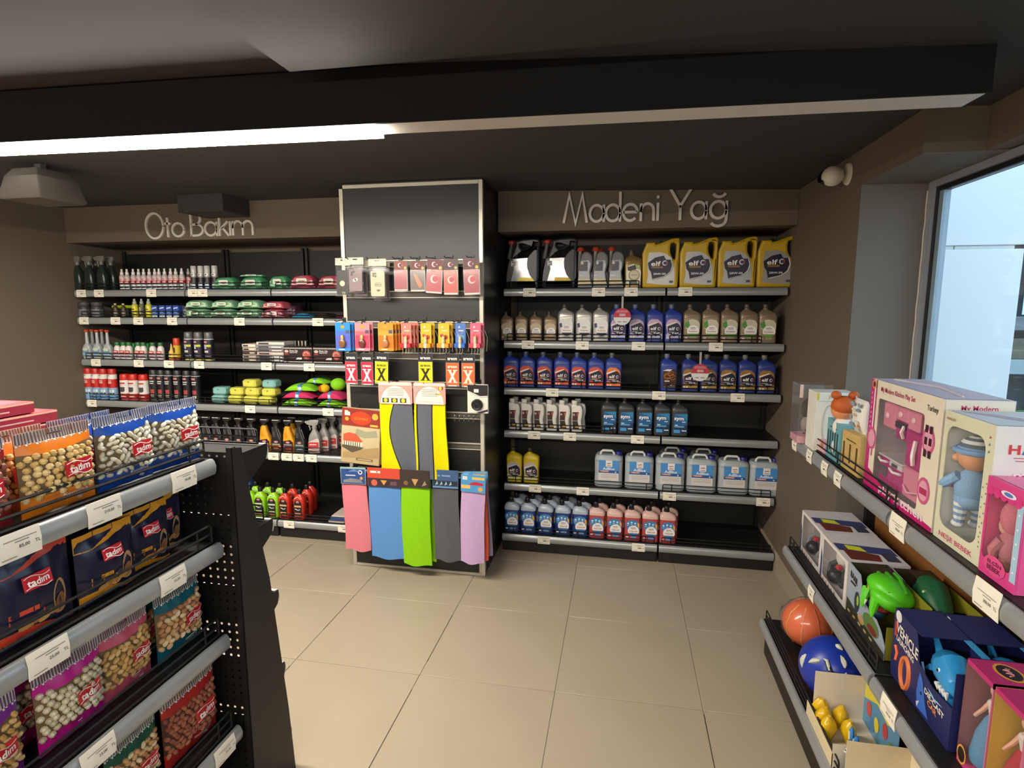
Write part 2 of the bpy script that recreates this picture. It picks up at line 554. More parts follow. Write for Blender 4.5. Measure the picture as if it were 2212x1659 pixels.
# ---- small fittings
t = thing('ceiling_speaker', 'dark grey wedge shaped box hanging from the ceiling at far left', 'speaker', (-2.03, -0.93, 2.2))
b = MB(); b.body([(-0.06, .24, .24, .01, -.05, .04), (-0.05, .26, .26, .012, -.05, .04), (.04, .20, .22, .01), (.08, .15, .17, .01)], '5c5852:.6', 2); part('casing', b, t)
b = MB(); b.tube([(0, 0, .07), (0, 0, .112)], .03, '2a2a2b:.6', 8); part('bracket', b, t)
t = thing('security_camera', 'white turret security camera on the wall beside the window', 'camera', (XR - 0.004, -0.56, 2.19), -PI / 2)
b = MB(); b.T = Matrix.Rotation(-PI / 2, 4, 'X'); b.lathe([(.045, -.004), (.05, .008), (.046, .03), (.038, .038)], 'dcd6c6:.4', n=20); part('mount', b, t)
b = MB(); b.ell((-.012, -.055, -.004), (.045, .045, .043), 'e2dccb:.4', 18, 12); part('ball', b, t)
b = MB(); b.T = Matrix.Translation((-.025, -.085, -.006)) @ Matrix.Rotation(rad(22), 4, 'Z') @ Matrix.Rotation(rad(82), 4, 'X')
b.lathe([(.03, -.012), (.031, .008), (.026, .014), (.012, .012)], '14141a:.2', n=18); part('lens', b, t)

# ================================================================ shelving
RAILP = [(0.014, 0.0), (0.002, 0.0), (-0.004, -0.006), (-0.009, -0.020), (-0.008, -0.036), (-0.003, -0.045), (0.014, -0.045)]
def rail_mesh(L, m='rail_grey'):
    b = MB()
    b.loft([[(x, p[0], p[1]) for p in RAILP] for x in (0, L)], m)
    return b
def fence_mesh(L, h=0.046, r=0.0029):
    b = MB()
    c = 0.008
    loop = [(0, 0, 0.003), (0, 0, h - c), (c * .3, 0, h - c * .3), (c, 0, h), (L - c, 0, h), (L - c * .3, 0, h - c * .3), (L, 0, h - c), (L, 0, 0.003)]
    b.tube(loop, r, 'wire_black', 4)
    b.tube([(0, 0, h * .52), (L, 0, h * .52)], r, 'wire_black', 4)
    b.tube([(0, 0, .004), (L, 0, .004)], r, 'wire_black', 4)
    for x in (0.055, L - 0.055):
        b.tube([(x, 0, 0.002), (x, 0, h)], r, 'wire_black', 4)
    if L > .8:
        b.tube([(L / 2, 0, 0.002), (L / 2, 0, h)], r, 'wire_black', 4)
    return b
def tag_mesh(wd=0.080, h=0.052, price=None):
    b = MB()
    b.loft([[(x, -.0095, -.0485 + .0), (x, -.0118, -.02), (x, -.0075, h - .0485), (x, -.006, h - .0485), (x, -.0105, -.02), (x, -.0083, -.0485)] for x in (-wd / 2, wd / 2)], 'tag_paper')
    y = -.0124
    b.rect(-wd * .33, wd * .40, -.0075, -.0105 + .0012, -.0112, 'ink_soft')
    b.rect(-wd * .10, wd * .22, -.0145, -.0125, -.0118, 'ink_soft')
    if price:
        b.txt(price, .008, wd * .10, -.024, y, 'ink', .01)
        b.txt('TL', .007, wd * .40, -.024, y, 'ink')
    else:
        b.rect(-wd * .05, wd * .22, -.0275, -.0225, y, 'ink'); b.rect(wd * .33, wd * .42, -.0275, -.0235, y, 'ink_soft')
    b.rect(-wd * .40, -wd * .08, -.0425, -.0405, -.0114, 'ink_soft')
    return b
TAG = mesh('price_tag', tag_mesh())

def shelf_at(t, off, x0, x1, yb, ztop, yf, fence=None, tags=(), tagpy=None, rail_x=None):
    """a shelf board with its price rail, wire fence and price tags as sub-parts"""
    ox, oy, oz = off
    b = MB(); b.box(x0 - ox, x1 - ox, yf + 0.008 - oy, yb - oy, ztop - 0.028 - oz, ztop - oz, 'shelf_black', 0.002)
    sh = part('shelf', b, t)
    r0, r1 = rail_x or (x0 + 0.003, x1 - 0.003)
    o = part('price_rail', rail_mesh(r1 - r0), sh); o.location = (r0 - ox, yf - oy, ztop - oz)
    if fence:
        f0, f1 = fence if isinstance(fence, tuple) else (x0 + 0.02, x1 - 0.02)
        o = part('wire_fence', fence_mesh(f1 - f0), sh); o.location = (f0 - ox, yf + 0.016 - oy, ztop - oz)
    for px in tags:
        x = at(px, tagpy, yf).x
        link('price_tag', TAG, sh, (x - ox, yf - oy, ztop - oz))
    return sh

def bay(label, x0, x1, shelves, plinth_y, group):
    off = ((x0 + x1) / 2, YB, 0)
    t = thing('shelf_unit', label, 'shelf', off, 0, group)
    b = MB(); b.box(x0 - off[0] + .004, x1 - off[0] - .004, -0.012, -0.002, 0.1, 2.02, 'panel_black'); part('back_panel', b, t)
    for x in (x0 + .004, x1 - .024):
        b = MB(); b.box(x - off[0], x + .02 - off[0], -0.034, -0.0125, 0.0, 2.04, 'shelf_black', .001)
        part('upright', b, t)
    b = MB(); b.box(x0 - off[0] + .004, x1 - off[0] - .004, plinth_y + .012 - YB, -0.035, 0.0, 0.07, 'shelf_black', .002); part('plinth', b, t)
    for s in shelves:
        shelf_at(t, off, x0, x1, YB - 0.013, **s)
    return t
RZ = [1.721, 1.390, 1.085, 0.800, 0.440, 0.118]
RY = [0.21, 0.21, 0.21, 0.21, 0.21, 0.134]
LZ = [1.726, 1.529, 1.223, 0.917, 0.585, 0.125]
LY = [0.135, 0.135, 0.135, 0.135, 0.135, 0.052]
rpy = [630, 745, 855, 950, 1065, 1180]
lpy = [634, 694, 787, 880, 985, 1135]
JR = 1.098
rt = [((1144, 1293, 1363), (1480,)), ((1141, 1258, 1379), (1546,)), ((1193, 1423), (1593,)), ((1154, 1231, 1377), ()), ((1156, 1259), (1446, 1649)), ((1175, 1379), ())]
rf = [((.115, .935), None), (True, (1.13, 1.66)), (True, True), ((.115, .80), None), (True, True), (True, True)]
for k in (0, 1):
    sh = []
    for i in range(6):
        sh.append(dict(ztop=RZ[i], yf=RY[i], fence=rf[i][k], tags=rt[i][k], tagpy=rpy[i]))
    bay('black shelf unit of motor oil next to the pillar' if k == 0 else 'narrow black shelf unit of motor oil against the right wall',
        0.092 if k == 0 else JR + .003, JR - .003 if k == 0 else 1.786, sh, 0.134, 'black wall shelf units')
JL = (-2.165, -1.50)
lt = [((178, 216, 329), (419, 439), ()), ((184, 252, 301, 374), (519,), (688,)), ((210, 302, 367), (432, 577), (669,)), ((202, 360), (542,), (710,)), ((), (592,), (621, 646, 674)), ((), (), (626, 743))]
for k in range(3):
    x0 = (-3.085, JL[0] + .003, JL[1] + .003)[k]; x1 = (JL[0] - .003, JL[1] - .003, -.775)[k]
    sh = [dict(ztop=LZ[i], yf=LY[i], fence=True, tags=lt[i][k], tagpy=lpy[i]) for i in range(6)]
    bay(('black shelf unit of car care products beside the left wall', 'middle black shelf unit below the Oto Bakım sign', 'black shelf unit of car care products ending behind the pillar')[k], x0, x1, sh, 0.055, 'black wall shelf units')

# ---- lettering on the soffits, every letter a part
def ribbon(b, pts, wd, m, depth=0.012, closed=False):
    P = [Vector((p[0], p[1])) for p in pts]; n = len(P); A = []; B = []
    for i in range(n):
        if closed: a, c = P[i - 1], P[(i + 1) % n]
        else: a, c = P[max(i - 1, 0)], P[min(i + 1, n - 1)]
        d1 = (P[i] - a); d2 = (c - P[i])
        if d1.length < 1e-9: d1 = d2
        if d2.length < 1e-9: d2 = d1
        n1 = Vector((-d1.y, d1.x)).normalized(); n2 = Vector((-d2.y, d2.x)).normalized()
        nn = (n1 + n2); nn = nn.normalized() if nn.length > 1e-6 else n1
        k = wd / 2 / max(nn.dot(n1), 0.35)
        A.append(P[i] + nn * k); B.append(P[i] - nn * k)
    v = [(p.x, 0, p.y) for p in A] + [(p.x, 0, p.y) for p in B] + [(p.x, -depth, p.y) for p in A] + [(p.x, -depth, p.y) for p in B]
    f = []
    for i in range(n if closed else n - 1):
        j = (i + 1) % n
        f += [(2 * n + i, 3 * n + i, 3 * n + j, 2 * n + j), (i, 2 * n + i, 2 * n + j, j), (3 * n + i, n + i, n + j, 3 * n + j)]
    if not closed:
        f += [(0, n, 3 * n, 2 * n), (n - 1, 3 * n - 1, 4 * n - 1, 2 * n - 1)]
    b.add(v, f, m)
def arc(cx, cy, r, a0, a1, n=20, ry=None):
    ry = ry or r
    return [(cx + r * math.cos(rad(a0 + (a1 - a0) * i / n)), cy + ry * math.sin(rad(a0 + (a1 - a0) * i / n))) for i in range(n + 1)]
RING = [arc(58, 60, 52, 0, 354, 30, 55)]
GL = {
 'a': RING + [[(112, 0), (112, 118)]], 'd': RING + [[(112, 0), (112, 200)]], 'o': RING,
 'e': [arc(58, 60, 52, 2, 318, 26, 55), [(8, 62), (109, 62)]],
 'n': [[(8, 0), (8, 118)], [(8, 60)] + arc(56, 68, 46, 180, 0, 14, 48) + [(102, 0)]],
 'i': [[(8, 0), (8, 118)], [(8, 148), (8, 166)]], 'ı': [[(8, 0), (8, 118)]],
 'M': [[(0, 0), (42, 190), (92, -8), (142, 190), (178, 0)]],
 'Y': [[(0, 205), (74, 92), (148, 205)], [(74, 96), (74, 0)]],
 'ğ': RING + [[(112, 118), (112, -2)] + arc(60, -2, 52, 0, -150, 14, 44)[1:], arc(62, 178, 42, 200, 340, 10, 34)],
 'O': [arc(84, 98, 80, 0, 356, 36, 106)],
 't': [[(28, 0), (28, 165)], [(0, 114), (60, 114)]],
 'B': [[(8, 0), (8, 200)], [(8, 192)] + arc(50, 146, 44, 90, -90, 12, 46) + [(8, 100)], [(50, 100)] + arc(58, 54, 56, 90, -90, 12, 46) + [(8, 8)]],
 'k': [[(8, 0), (8, 200)], [(86, 118), (14, 52)], [(34, 70), (92, 0)]],
 'm': [[(8, 0), (8, 118)], [(8, 60)] + arc(52, 70, 42, 180, 0, 14, 46) + [(94, 0)], [(94, 60)] + arc(138, 70, 42, 180, 0, 14, 46) + [(180, 0)]],
}
def sign(name, label, text, x0, x1, zb, y, kz):
    total = text[-1][1] + text[-1][2]
    kx = (x1 - x0) / total
    t = thing(name, label, 'sign', (x0, y, zb))
    for ch, ox, wd in text:
        b = MB()
        base = max(p[0] for s_ in GL[ch] for p in s_)
        for s_ in GL[ch]:
            ribbon(b, [((ox + p[0] * (wd / max(base, 16) if base > 20 else 1)) * kx, p[1] * kz) for p in s_], 18 * kz, 'sign_letter')
        part('letter', b, t)
p0, p1 = at(1218, 470, .148), at(1568, 470, .148)
sign('wall_sign', 'large pale letters reading Madeni Yağ above the oil shelves', [('M', 0, 178), ('a', 195, 112), ('d', 317, 112), ('e', 446, 112), ('n', 576, 102), ('i', 700, 8), ('Y', 797, 148), ('a', 945, 112), ('ğ', 1080, 120)], p0.x, p1.x, at(1400, 477.5, .148).z, .149, .000855)
p0, p1 = at(316, 490, .148), at(547, 490, .148)
sign('wall_sign', 'large pale letters reading Oto Bakım above the car care shelves', [('O', 0, 165), ('t', 178, 58), ('o', 240, 112), ('B', 410, 112), ('a', 535, 112), ('k', 662, 88), ('ı', 756, 8), ('m', 780, 178)], p0.x, p1.x, at(430, 511, .148).z, .149, .00080)

# ================================================================ motor oil shelves (right)
def ell_pts(cx, cz, rx, rz, a0=0, a1=360, n=16):
    return [(cx + rx * math.cos(rad(a0 + (a1 - a0) * i / n)), cz + rz * math.sin(rad(a0 + (a1 - a0) * i / n))) for i in range(n + (0 if a1 - a0 >= 360 else 1))]

def brand_ball(b, cx, cz, r, y):
    b.disc(cx, cz, r, y, 'd9d4d4:.4'); b.disc(cx, cz, r * .95, y - .0003, 'b5202c:.4', n=14, a0=-70, a1=60); b.disc(cx, cz, r * .6, y - .0006, '2a2f6a:.4', n=12)

def lab_elf(top, low, code, sub='', y=-.0345):
    b = MB(); d = .0004
    b.flat([(-.046, .112), (-.044, .085), (-.036, .062), (-.042, .045), (-.044, .02), (.044, .02), (.044, .09), (.038, .122), (.016, .140), (-.02, .142), (-.038, .132)], y, top)
    b.flat([(-.044, .02), (.044, .02), (.044, .048), (.02, .040), (-.044, .050)], y - d, low)
    b.flat([(-.046, .104), (-.030, .112), (.012, .126), (.016, .122), (-.040, .098)], y - d, 'e8e4e0:.4')
    b.flat([(-.036, .098), (.018, .120), (.032, .110), (.043, .092), (.043, .056), (.030, .050), (.004, .036), (-.020, .052), (-.034, .058)], y - 2 * d, '1a1830:.4')
    b.txt('elf', .020, -.010, .084, y - 3 * d, 'f4f2f0:.4', .02, w=.036)
    brand_ball(b, .024, .083, .0095, y - 3 * d)
    if sub: b.txt(sub, .0065, -.004, .068, y - 3 * d, 'e8963a:.4', .01, w=.044)
    b.txt(code, .009, .012, .056, y - 3 * d, 'f0f0f0:.4', .015, w=.038)
    b.rect(-.030, .006, .062, .0645, y - 3 * d, 'cfcfd6:.4')
    for x in (-.034, -.018): b.disc(x, .030, .006, y - 2 * d, 'e6d9c8:.4', n=10)
    return b

def lab_round(back, blob, word, chord, wordcol='b5392c:.4', y=-.0345, extra=None):
    """white roundel label with a coloured crescent above"""
    b = MB(); d = .0004
    b.flat([(-.044, .118), (-.040, .095), (-.028, .075), (.03, .06), (.044, .085), (.043, .118), (.030, .136), (.0, .143), (-.028, .136)], y, blob)
    if extra == 'drops':
        for x, z in ((-.028, .118), (-.006, .124), (.016, .120)): b.disc(x, z, .006, y - d, 'd6ecf4:.4', n=8); b.rect(x - .006, x + .006, z - .014, z - .0115, y - d, 'd6ecf4:.4')
        b.flat([(.030, .130), (.043, .116), (.043, .092), (.032, .100)], y - d, 'e8a030:.4')
    if extra == 'leaf':
        b.flat([(-.044, .118), (-.040, .095), (-.024, .085), (-.014, .105), (-.022, .138)], y - d, '4f8f3a:.4')
    if extra == 'flag':
        b.flat([(-.042, .112), (-.036, .085), (-.022, .090), (-.026, .116)], y - d, '3a3f6a:.4')
    b.disc(.006, .070, .036, y - 2 * d, 'efece8:.4', n=24)
    b.flat(ell_pts(.006, .070, .036, .036, 205, 335, 12), y - 3 * d, chord)
    b.tube([(-.010, y - 3 * d, .091), (.002, y - 3 * d, .0885), (.010, y - 3 * d, .092), (.020, y - 3 * d, .088)], .0016, '55405a:.5', 4)
    b.rect(-.010, .020, .081, .083, y - 3 * d, '8a8a90:.5')
    b.txt(word, .009, .006, .069, y - 4 * d, wordcol, .015, w=.050)
    b.rect(-.040, -.024, .024, .032, y - d, 'd8d8da:.4'); b.rect(-.012, .026, .022, .034, y - d, back)
    return b

def oil_bottle(name, col, cap, label, h=.232, ridges=True):
    b = MB()
    b.body([(0, .094, .056, .012), (.005, .101, .064, .014), (.06, .100, .063, .015), (.12, .104, .066, .015), (.160, .105, .067, .016), (.176, .102, .062, .02, -.001), (.188, .080, .050, .022, -.006), (.197, .046, .036, .016, -.012), (.203, .030, .030, .0145, -.013), (.212, .029, .029, .014, -.013)], col, 4)
    if ridges:
        for z in (.158, .170, .181):
            b.tube([(-.046 + (z - .158) * .5, -.0315, z - .012), (-.012, -.033 + (z - .158) * .25, z - .003), (.044 - (z - .158), -.032 + (z - .158) * .35, z)], .0022, col, 4)
    c = MB(); c.lathe([(.0155, .208), (.0165, .212), (.0165, h - .004), (.015, h)], cap, -.013, 0, 14)
    return T(name, 'bottle', [('body', b, [('label', label)]), ('cap', c)])

SHN = ['top', 'second', 'third', 'fourth', 'fifth', 'bottom']
def row(t, pxs, si, desc, group, side='R', depth=.033, k=1.0, jit=.6, py=None, start=0, total=None, extra=''):
    z = (RZ if side == 'R' else LZ)[si]; yf = (RY if side == 'R' else LY)[si]
    pyb = (rpy if side == 'R' else lpy)[si] - 14
    n = total or len(pxs)
    out = []
    for i, px in enumerate(pxs):
        Y = yf + .026 + depth
        p = at(px, pyb, Y)
        where = ('the %s oil shelf' if side == 'R' else 'the %s car care shelf') % SHN[si]
        lb = desc if n == 1 else '%s, %s on %s' % (desc, nth(i + start, n), where)
        if n == 1: lb = '%s on %s' % (desc, where)
        out.append(t.put((p.x, Y, z), lb, group, rad(random.uniform(-3, 3) * jit), k))
    return out

# -- big yellow can with moulded handle
def sc(pts, ox, oz, k): return [((x - ox) * k, (oz - z) * k) for x, z in pts]
K = .000455
out = sc([(55, 812), (40, 790), (30, 350), (45, 310), (78, 228), (80, 208), (195, 206), (204, 232), (250, 224), (400, 166), (480, 154), (506, 165), (515, 195), (505, 795), (490, 812)], 275, 812, K)
hole = sc([(400, 225), (440, 215), (468, 235), (468, 330), (462, 420), (450, 438), (425, 415), (395, 350), (390, 290)], 275, 812, K)
b = MB(); b.shape([out, hole], 'c9a414:.38', .115, .014)
lab = MB(); y = -.0585
lab.flat(sc([(118, 345), (250, 338), (340, 365), (410, 420), (450, 540), (458, 640), (452, 770), (300, 768), (95, 745), (115, 640), (100, 470)], 275, 812, K), y, 'a9a8a6:.3:.4')
lab.flat(sc([(105, 480), (200, 410), (310, 385), (340, 440), (410, 440), (420, 520), (400, 590), (330, 660), (170, 700), (150, 600), (120, 560)], 275, 812, K), y - .0004, '1d1c38:.35')
lab.tube([(q[0], y - .0008, q[1]) for q in sc([(410, 440), (432, 520), (405, 610), (320, 665), (175, 698)], 275, 812, K)], .004, 'd9d6d0:.4', 4)
lab.txt('elf', .028, (212 - 275) * K, (812 - 490) * K, y - .0012, 'f4f2ee:.4', .02, w=.058)
brand_ball(lab, (328 - 275) * K, (812 - 484) * K, .016, y - .0012)
lab.txt('TAXIGAS', .012, (228 - 275) * K, (812 - 538) * K, y - .0012, 'd79a2a:.4', .015, w=.068)
lab.txt('20W-50', .012, (262 - 275) * K, (812 - 625) * K, y - .0012, 'efefef:.4', .02, w=.074)
lab.rect((390 - 275) * K, (440 - 275) * K, (812 - 745) * K, (812 - 715) * K, y - .0008, '4a4a4c:.4')
nk = MB(); nk.lathe([(.024, .262), (.026, .266), (.026, .274), (.023, .277)], 'bf9c16:.4', -.062, 0, 16)
YCAN = T('oil_can', 'oil can', [('body', b, [('label', lab)]), ('cap', nk)])
row(YCAN, (1425, 1505, 1587, 1671), 0, 'yellow oil can with moulded handle', 'yellow oil cans', depth=.058, jit=.4)

# -- big black jug with red spout cap
K = .00047
out = sc([(715, 830), (702, 800), (705, 640), (725, 540), (770, 410), (830, 240), (870, 185), (930, 168), (1100, 160), (1150, 172), (1168, 205), (1150, 330), (1148, 560), (1142, 800), (1130, 830)], 930, 830, K)
h1 = sc([(1105, 345), (1130, 360), (1132, 560), (1130, 680), (1105, 705), (1060, 670), (1022, 590), (1010, 500), (1030, 430), (1070, 375)], 930, 830, K)
h2 = sc([(885, 232), (1040, 225), (1035, 250), (985, 290), (920, 300), (895, 270)], 930, 830, K)
b = MB(); b.shape([out, h1, h2], '27272a:.35', .11, .012)
sp = MB(); sp.tube([(-.098, 0, .19), (-.088, 0, .245), (-.082, 0, .285)], [.018, .014, .013], '5a5a5c:.4', 10)
cp = MB(); cp.lathe([(.020, .283), (.023, .288), (.023, .300), (.017, .307)], 'b8382c:.4', -.081, 0, 14)
lab = MB(); y = -.056
lab.flat(sc([(758, 432), (1000, 422), (992, 480), (998, 560), (1030, 650), (1105, 738), (708, 736), (712, 640), (730, 540)], 930, 830, K), y, '8f8f90:.16:.9')
lab.flat(sc([(758, 432), (800, 430), (815, 560), (770, 735), (708, 736), (712, 640), (730, 540)], 930, 830, K), y - .0004, '2b2b33:.3')
lab.flat(sc([(880, 680), (1060, 685), (1105, 738), (860, 738)], 930, 830, K), y - .0005, 'a08c2c:.3:.4')
lab.rect((775 - 930) * K, (838 - 930) * K, (830 - 525) * K, (830 - 462) * K, y - .0009, 'd8d4d4:.4'); lab.txt('m', .012, (806 - 930) * K, (830 - 480) * K, y - .0013, '2a2a2c:.4', .03, w=.02); lab.txt('oil', .011, (806 - 930) * K, (830 - 510) * K, y - .0013, '2a2a2c:.4', .03, w=.02)
JUG = T('oil_jug', 'oil jug', [('body', b, [('label', lab)]), ('spout', sp), ('cap', cp)])
row(JUG, (1132, 1209), 0, 'large black oil jug with red spout cap', 'black oil jugs', depth=.055)
# -- small black bottle with red spout cap
out = sc([(1200, 830), (1190, 810), (1198, 620), (1225, 470), (1240, 385), (1265, 355), (1300, 346), (1345, 358), (1380, 400), (1390, 460), (1382, 530), (1358, 620), (1372, 700), (1388, 760), (1385, 830)], 1290, 830, K)
b = MB(); b.shape([out], '6a6a68:.4', .06, .010)
for i in range(7): b.box(-.042 + i * .013, -.035 + i * .013, -.0312, -.029, .002, .014, '8a8a88:.4')
sp = MB(); sp.tube([(-.040, 0, .10), (-.038, 0, .19), (-.033, 0, .232)], [.010, .009, .011], '86837c:.4', 8)
cp = MB(); cp.lathe([(.019, .229), (.024, .235), (.022, .246), (.012, .255)], 'b8402c:.4', -.032, 0, 12)
lab = MB(); y = -.0306
lab.flat(sc([(1232, 470), (1340, 466), (1362, 520), (1345, 610), (1352, 690), (1372, 770), (1198, 775), (1205, 640)], 1290, 830, K), y, '75777a:.25:.6')
lab.flat(sc([(1235, 480), (1325, 478), (1320, 600), (1215, 605)], 1290, 830, K), y - .0004, '3a3f4a:.3')
lab.flat(sc([(1205, 700), (1355, 705), (1368, 765), (1198, 770)], 1290, 830, K), y - .0004, 'b0a078:.3:.3')
lab.rect((1236 - 1290) * K, (1265 - 1290) * K, (830 - 515) * K, (830 - 482) * K, y - .0008, 'd8cccc:.4'); lab.rect((1210 - 1290) * K, (1270 - 1290) * K, (830 - 665) * K, (830 - 655) * K, y - .0008, 'd8d8d8:.4')
SBK = T('oil_bottle', 'bottle', [('body', b, [('label', lab)]), ('spout', sp), ('cap', cp)])
row(SBK, (1264, 1297, 1331), 0, 'grey-black oil bottle with red spout cap', 'black spout bottles', depth=.032)
for i, px in enumerate((1262, 1297)):
    p = at(px + 11, 612, .40); SBK.put((p.x, .40, RZ[0]), 'grey-black spout bottle standing behind the %s on the top oil shelf' % ('first pair of its row' if i == 0 else 'last pair of its row'), 'black spout bottles', .1)

BRN = '8a745a:.35:.25'
brown = oil_bottle('oil_bottle', BRN, '3a322c:.4', lab_round('6a5a48:.4', 'cdb894:.4', 'Quartz', 'b59a6a:.4', '6a5a48:.4'))
bl = MB(); y = -.0345
bl.flat([(-.040, .02), (.044, .02), (.046, .10), (.036, .135), (.0, .146), (-.032, .136), (-.042, .10)], y, 'e9e4cc:.3')
bl.flat([(-.034, .128), (.012, .142), (.02, .118), (-.004, .100), (-.034, .108)], y - .0004, '4a4038:.4'); bl.flat([(.014, .142), (.038, .128), (.040, .108), (.022, .118)], y - .0004, '9ac46a:.4')
bl.disc(.006, .078, .034, y - .0008, 'a89468:.4', n=22); bl.disc(.006, .080, .027, y - .0012, 'd9cdb4:.4', n=22); bl.txt('Quartz', .009, .006, .080, y - .0016, '55483a:.4', .01, w=.04)
bl.flat([(-.012, .045), (.022, .045), (.030, .02), (-.020, .02)], y - .0008, '6f6c62:.4')
brown2 = oil_bottle('oil_bottle', '8f7648:.3:.35', '4a4030:.4', bl)
row(brown2, (1367,), 0, 'golden brown oil bottle with cream label', 'brown oil bottles')
row(brown, (1096, 1127, 1158, 1189), 1, 'small brown oil bottle with white round label', 'brown oil bottles', k=.80, depth=.028)
silver = oil_bottle('oil_bottle', 'b9b7b0:.32:.45', '3a3836:.4', lab_round('8a8a8a:.4', 'e8e8e6:.35', 'Fluidmatic', '2e3050:.4', 'c05a2c:.4', extra='flag'))
row(silver, (1223, 1261, 1298), 1, 'silver oil bottle with white round label', 'silver oil bottles')
NV = '2e3f92:.35'
navy_p = oil_bottle('oil_bottle', NV, '5a5f78:.4', lab_elf('c9a6c0:.4', 'b6b4d6:.4', 'NF', ''))
row(navy_p, (1335, 1375, 1414, 1453), 1, 'navy oil bottle with pink topped label', 'navy oil bottles with pink labels')
green = oil_bottle('oil_bottle', '8b7760:.35:.25', '4a4038:.4', lab_round('9a8c76:.4', 'cfc6ae:.4', 'Evolution', '6a9a3c:.4', 'b04438:.4', extra='leaf'))
row(green, (1493, 1533, 1573, 1615, 1655), 1, 'tan oil bottle with green and white label', 'tan oil bottles')
navy_r = oil_bottle('oil_bottle', NV, '4a4f60:.4', lab_elf('d0523c:.4', 'd8583c:.4', '20W-50', 'SPORTI'))
navy_o = oil_bottle('oil_bottle', NV, '5a5a50:.4', lab_elf('e87a3a:.4', 'f07038:.4', '10W-40', 'SPORTI'))
row(navy_r, (1105, 1140, 1177, 1214, 1250, 1287), 2, 'navy oil bottle with red label', 'navy oil bottles with red labels')
row(navy_o, (1325,), 2, 'navy oil bottle with brighter orange label', 'navy oil bottles with red labels')
ml = MB(); y = -.0345
ml.flat([(-.036, .02), (.044, .02), (.046, .12), (.036, .138), (-.030, .136), (-.036, .10)], y, '3a1a14:.4')
ml.flat([(-.038, .128), (-.010, .138), (.020, .136), (.004, .126)], y - .0004, 'e8e8e8:.4')
for r_ in ((.0, .098, .030, .016), (.012, .112, .018, .012), (-.012, .090, .016, .014), (.022, .088, .016, .016)):
    ml.tube([(q[0], y - .001, q[1]) for q in ell_pts(*r_, 20, 340, 12)], .0022, 'c07a3c:.4', 4)
ml.rect(-.026, .004, .060, .068, y - .0006, 'd9d9d6:.4'); ml.txt('elf', .012, .016, .042, y - .0006, 'f0f0f0:.4', .02); brand_ball(ml, .034, .043, .006, y - .0006); ml.rect(-.030, .040, .026, .029, y - .0006, '8a8a88:.4')
moto = oil_bottle('oil_bottle', NV, '6a6f80:.4', ml)
row(moto, (1443,), 2, 'navy oil bottle with dark label of a glowing engine', 'navy oil bottles with gold labels')
navy_g = oil_bottle('oil_bottle', '2a3a80:.35', '6a6a60:.4', lab_elf('a87a3a:.35:.3', 'a88a4c:.35:.3', '5W-30', ''))
row(navy_g, (1489, 1529, 1570, 1611, 1652), 2, 'navy oil bottle with gold label', 'navy oil bottles with gold labels')

# -- white bottles with side neck, two deep
out = sc([(275, 1208), (264, 1190), (264, 960), (258, 840), (268, 822), (335, 822), (345, 838), (372, 834), (402, 850), (416, 890), (418, 960), (402, 1050), (410, 1120), (416, 1190), (405, 1208)], 338, 1208, .00047)
b = MB(); b.shape([out], 'e4e0d8:.4', .062, .012)
cp = MB(); cp.lathe([(.018, .180), (.0195, .183), (.0195, .200), (.017, .204)], 'dcd8d0:.4', -.017, 0, 14)
lab = MB(); y = -.0316; k = .00047
lab.flat(sc([(280, 928), (368, 926), (352, 990), (350, 1060), (368, 1130), (372, 1160), (285, 1158), (278, 1050)], 338, 1208, k), y, '2b2826:.4')
lab.flat(sc([(280, 928), (368, 926), (352, 1000), (350, 1035), (278, 1035)], 338, 1208, k), y - .0004, '4a2a26:.4'); lab.flat(sc([(335, 940), (364, 935), (350, 985), (338, 975)], 338, 1208, k), y - .0008, 'b85a3c:.4'); lab.disc((298 - 338) * k, (1208 - 965) * k, .007, y - .0008, 'c8a0a0:.4', n=10)
lab.rect((282 - 338) * k, (345 - 338) * k, (1208 - 1055) * k, (1208 - 1045) * k, y - .0006, '9aa08a:.4'); lab.rect((315 - 338) * k, (366 - 338) * k, (1208 - 1145) * k, (1208 - 1125) * k, y - .0006, 'c8a02c:.4')
WHT = T('oil_bottle', 'bottle', [('body', b, [('label', lab)]), ('cap', cp)])
wx = (1112, 1138, 1164, 1192, 1219, 1246)
row(WHT, wx, 3, 'white oil bottle with black label', 'white oil bottles, front row')
for i, px in enumerate(wx):
    p = at(px + 7, 920, .345); WHT.put((p.x, .345, RZ[3]), 'white oil bottle in the back row, %s, fourth oil shelf' % nth(i, 6), 'white oil bottles, back row', .05)
bk = MB(); y = -.0345
bk.flat([(-.038, .022), (.044, .022), (.044, .145), (-.034, .140)], y, '1f5f96:.35'); bk.flat([(-.034, .140), (.044, .145), (.044, .10), (.02, .125)], y - .0003, '2f83b4:.35'); bk.flat([(-.036, .055), (.044, .075), (.044, .022), (-.038, .022)], y - .0003, '12365c:.35')
bk.txt('sym', .024, -.006, .108, y - .0008, 'f2f2f2:.4', .03, w=.058); bk.rect(.012, .034, .090, .095, y - .0008, 'dfe6ea:.4'); bk.rect(-.032, .026, .058, .066, y - .0008, '6fa6d0:.4'); bk.rect(-.036, .002, .022, .042, y - .0008, '3f9ad8:.4'); bk.rect(.012, .040, .034, .040, y - .0008, 'dfe6ea:.4'); bk.rect(-.030, -.012, .068, .074, y - .0008, 'cfe0ea:.4')
blk = oil_bottle('oil_bottle', '35373a:.35', '1c1c1e:.4', bk)
row(blk, (1315, 1352, 1391, 1429, 1467), 3, 'black oil bottle with blue label', 'black oil bottles with blue labels')
yel1 = oil_bottle('oil_bottle', 'd8bc1c:.38', '3a3a20:.4', lab_elf('c8c4bc:.35:.2', 'd9cf7a:.4', '20W-50', 'TAXIGAS'))
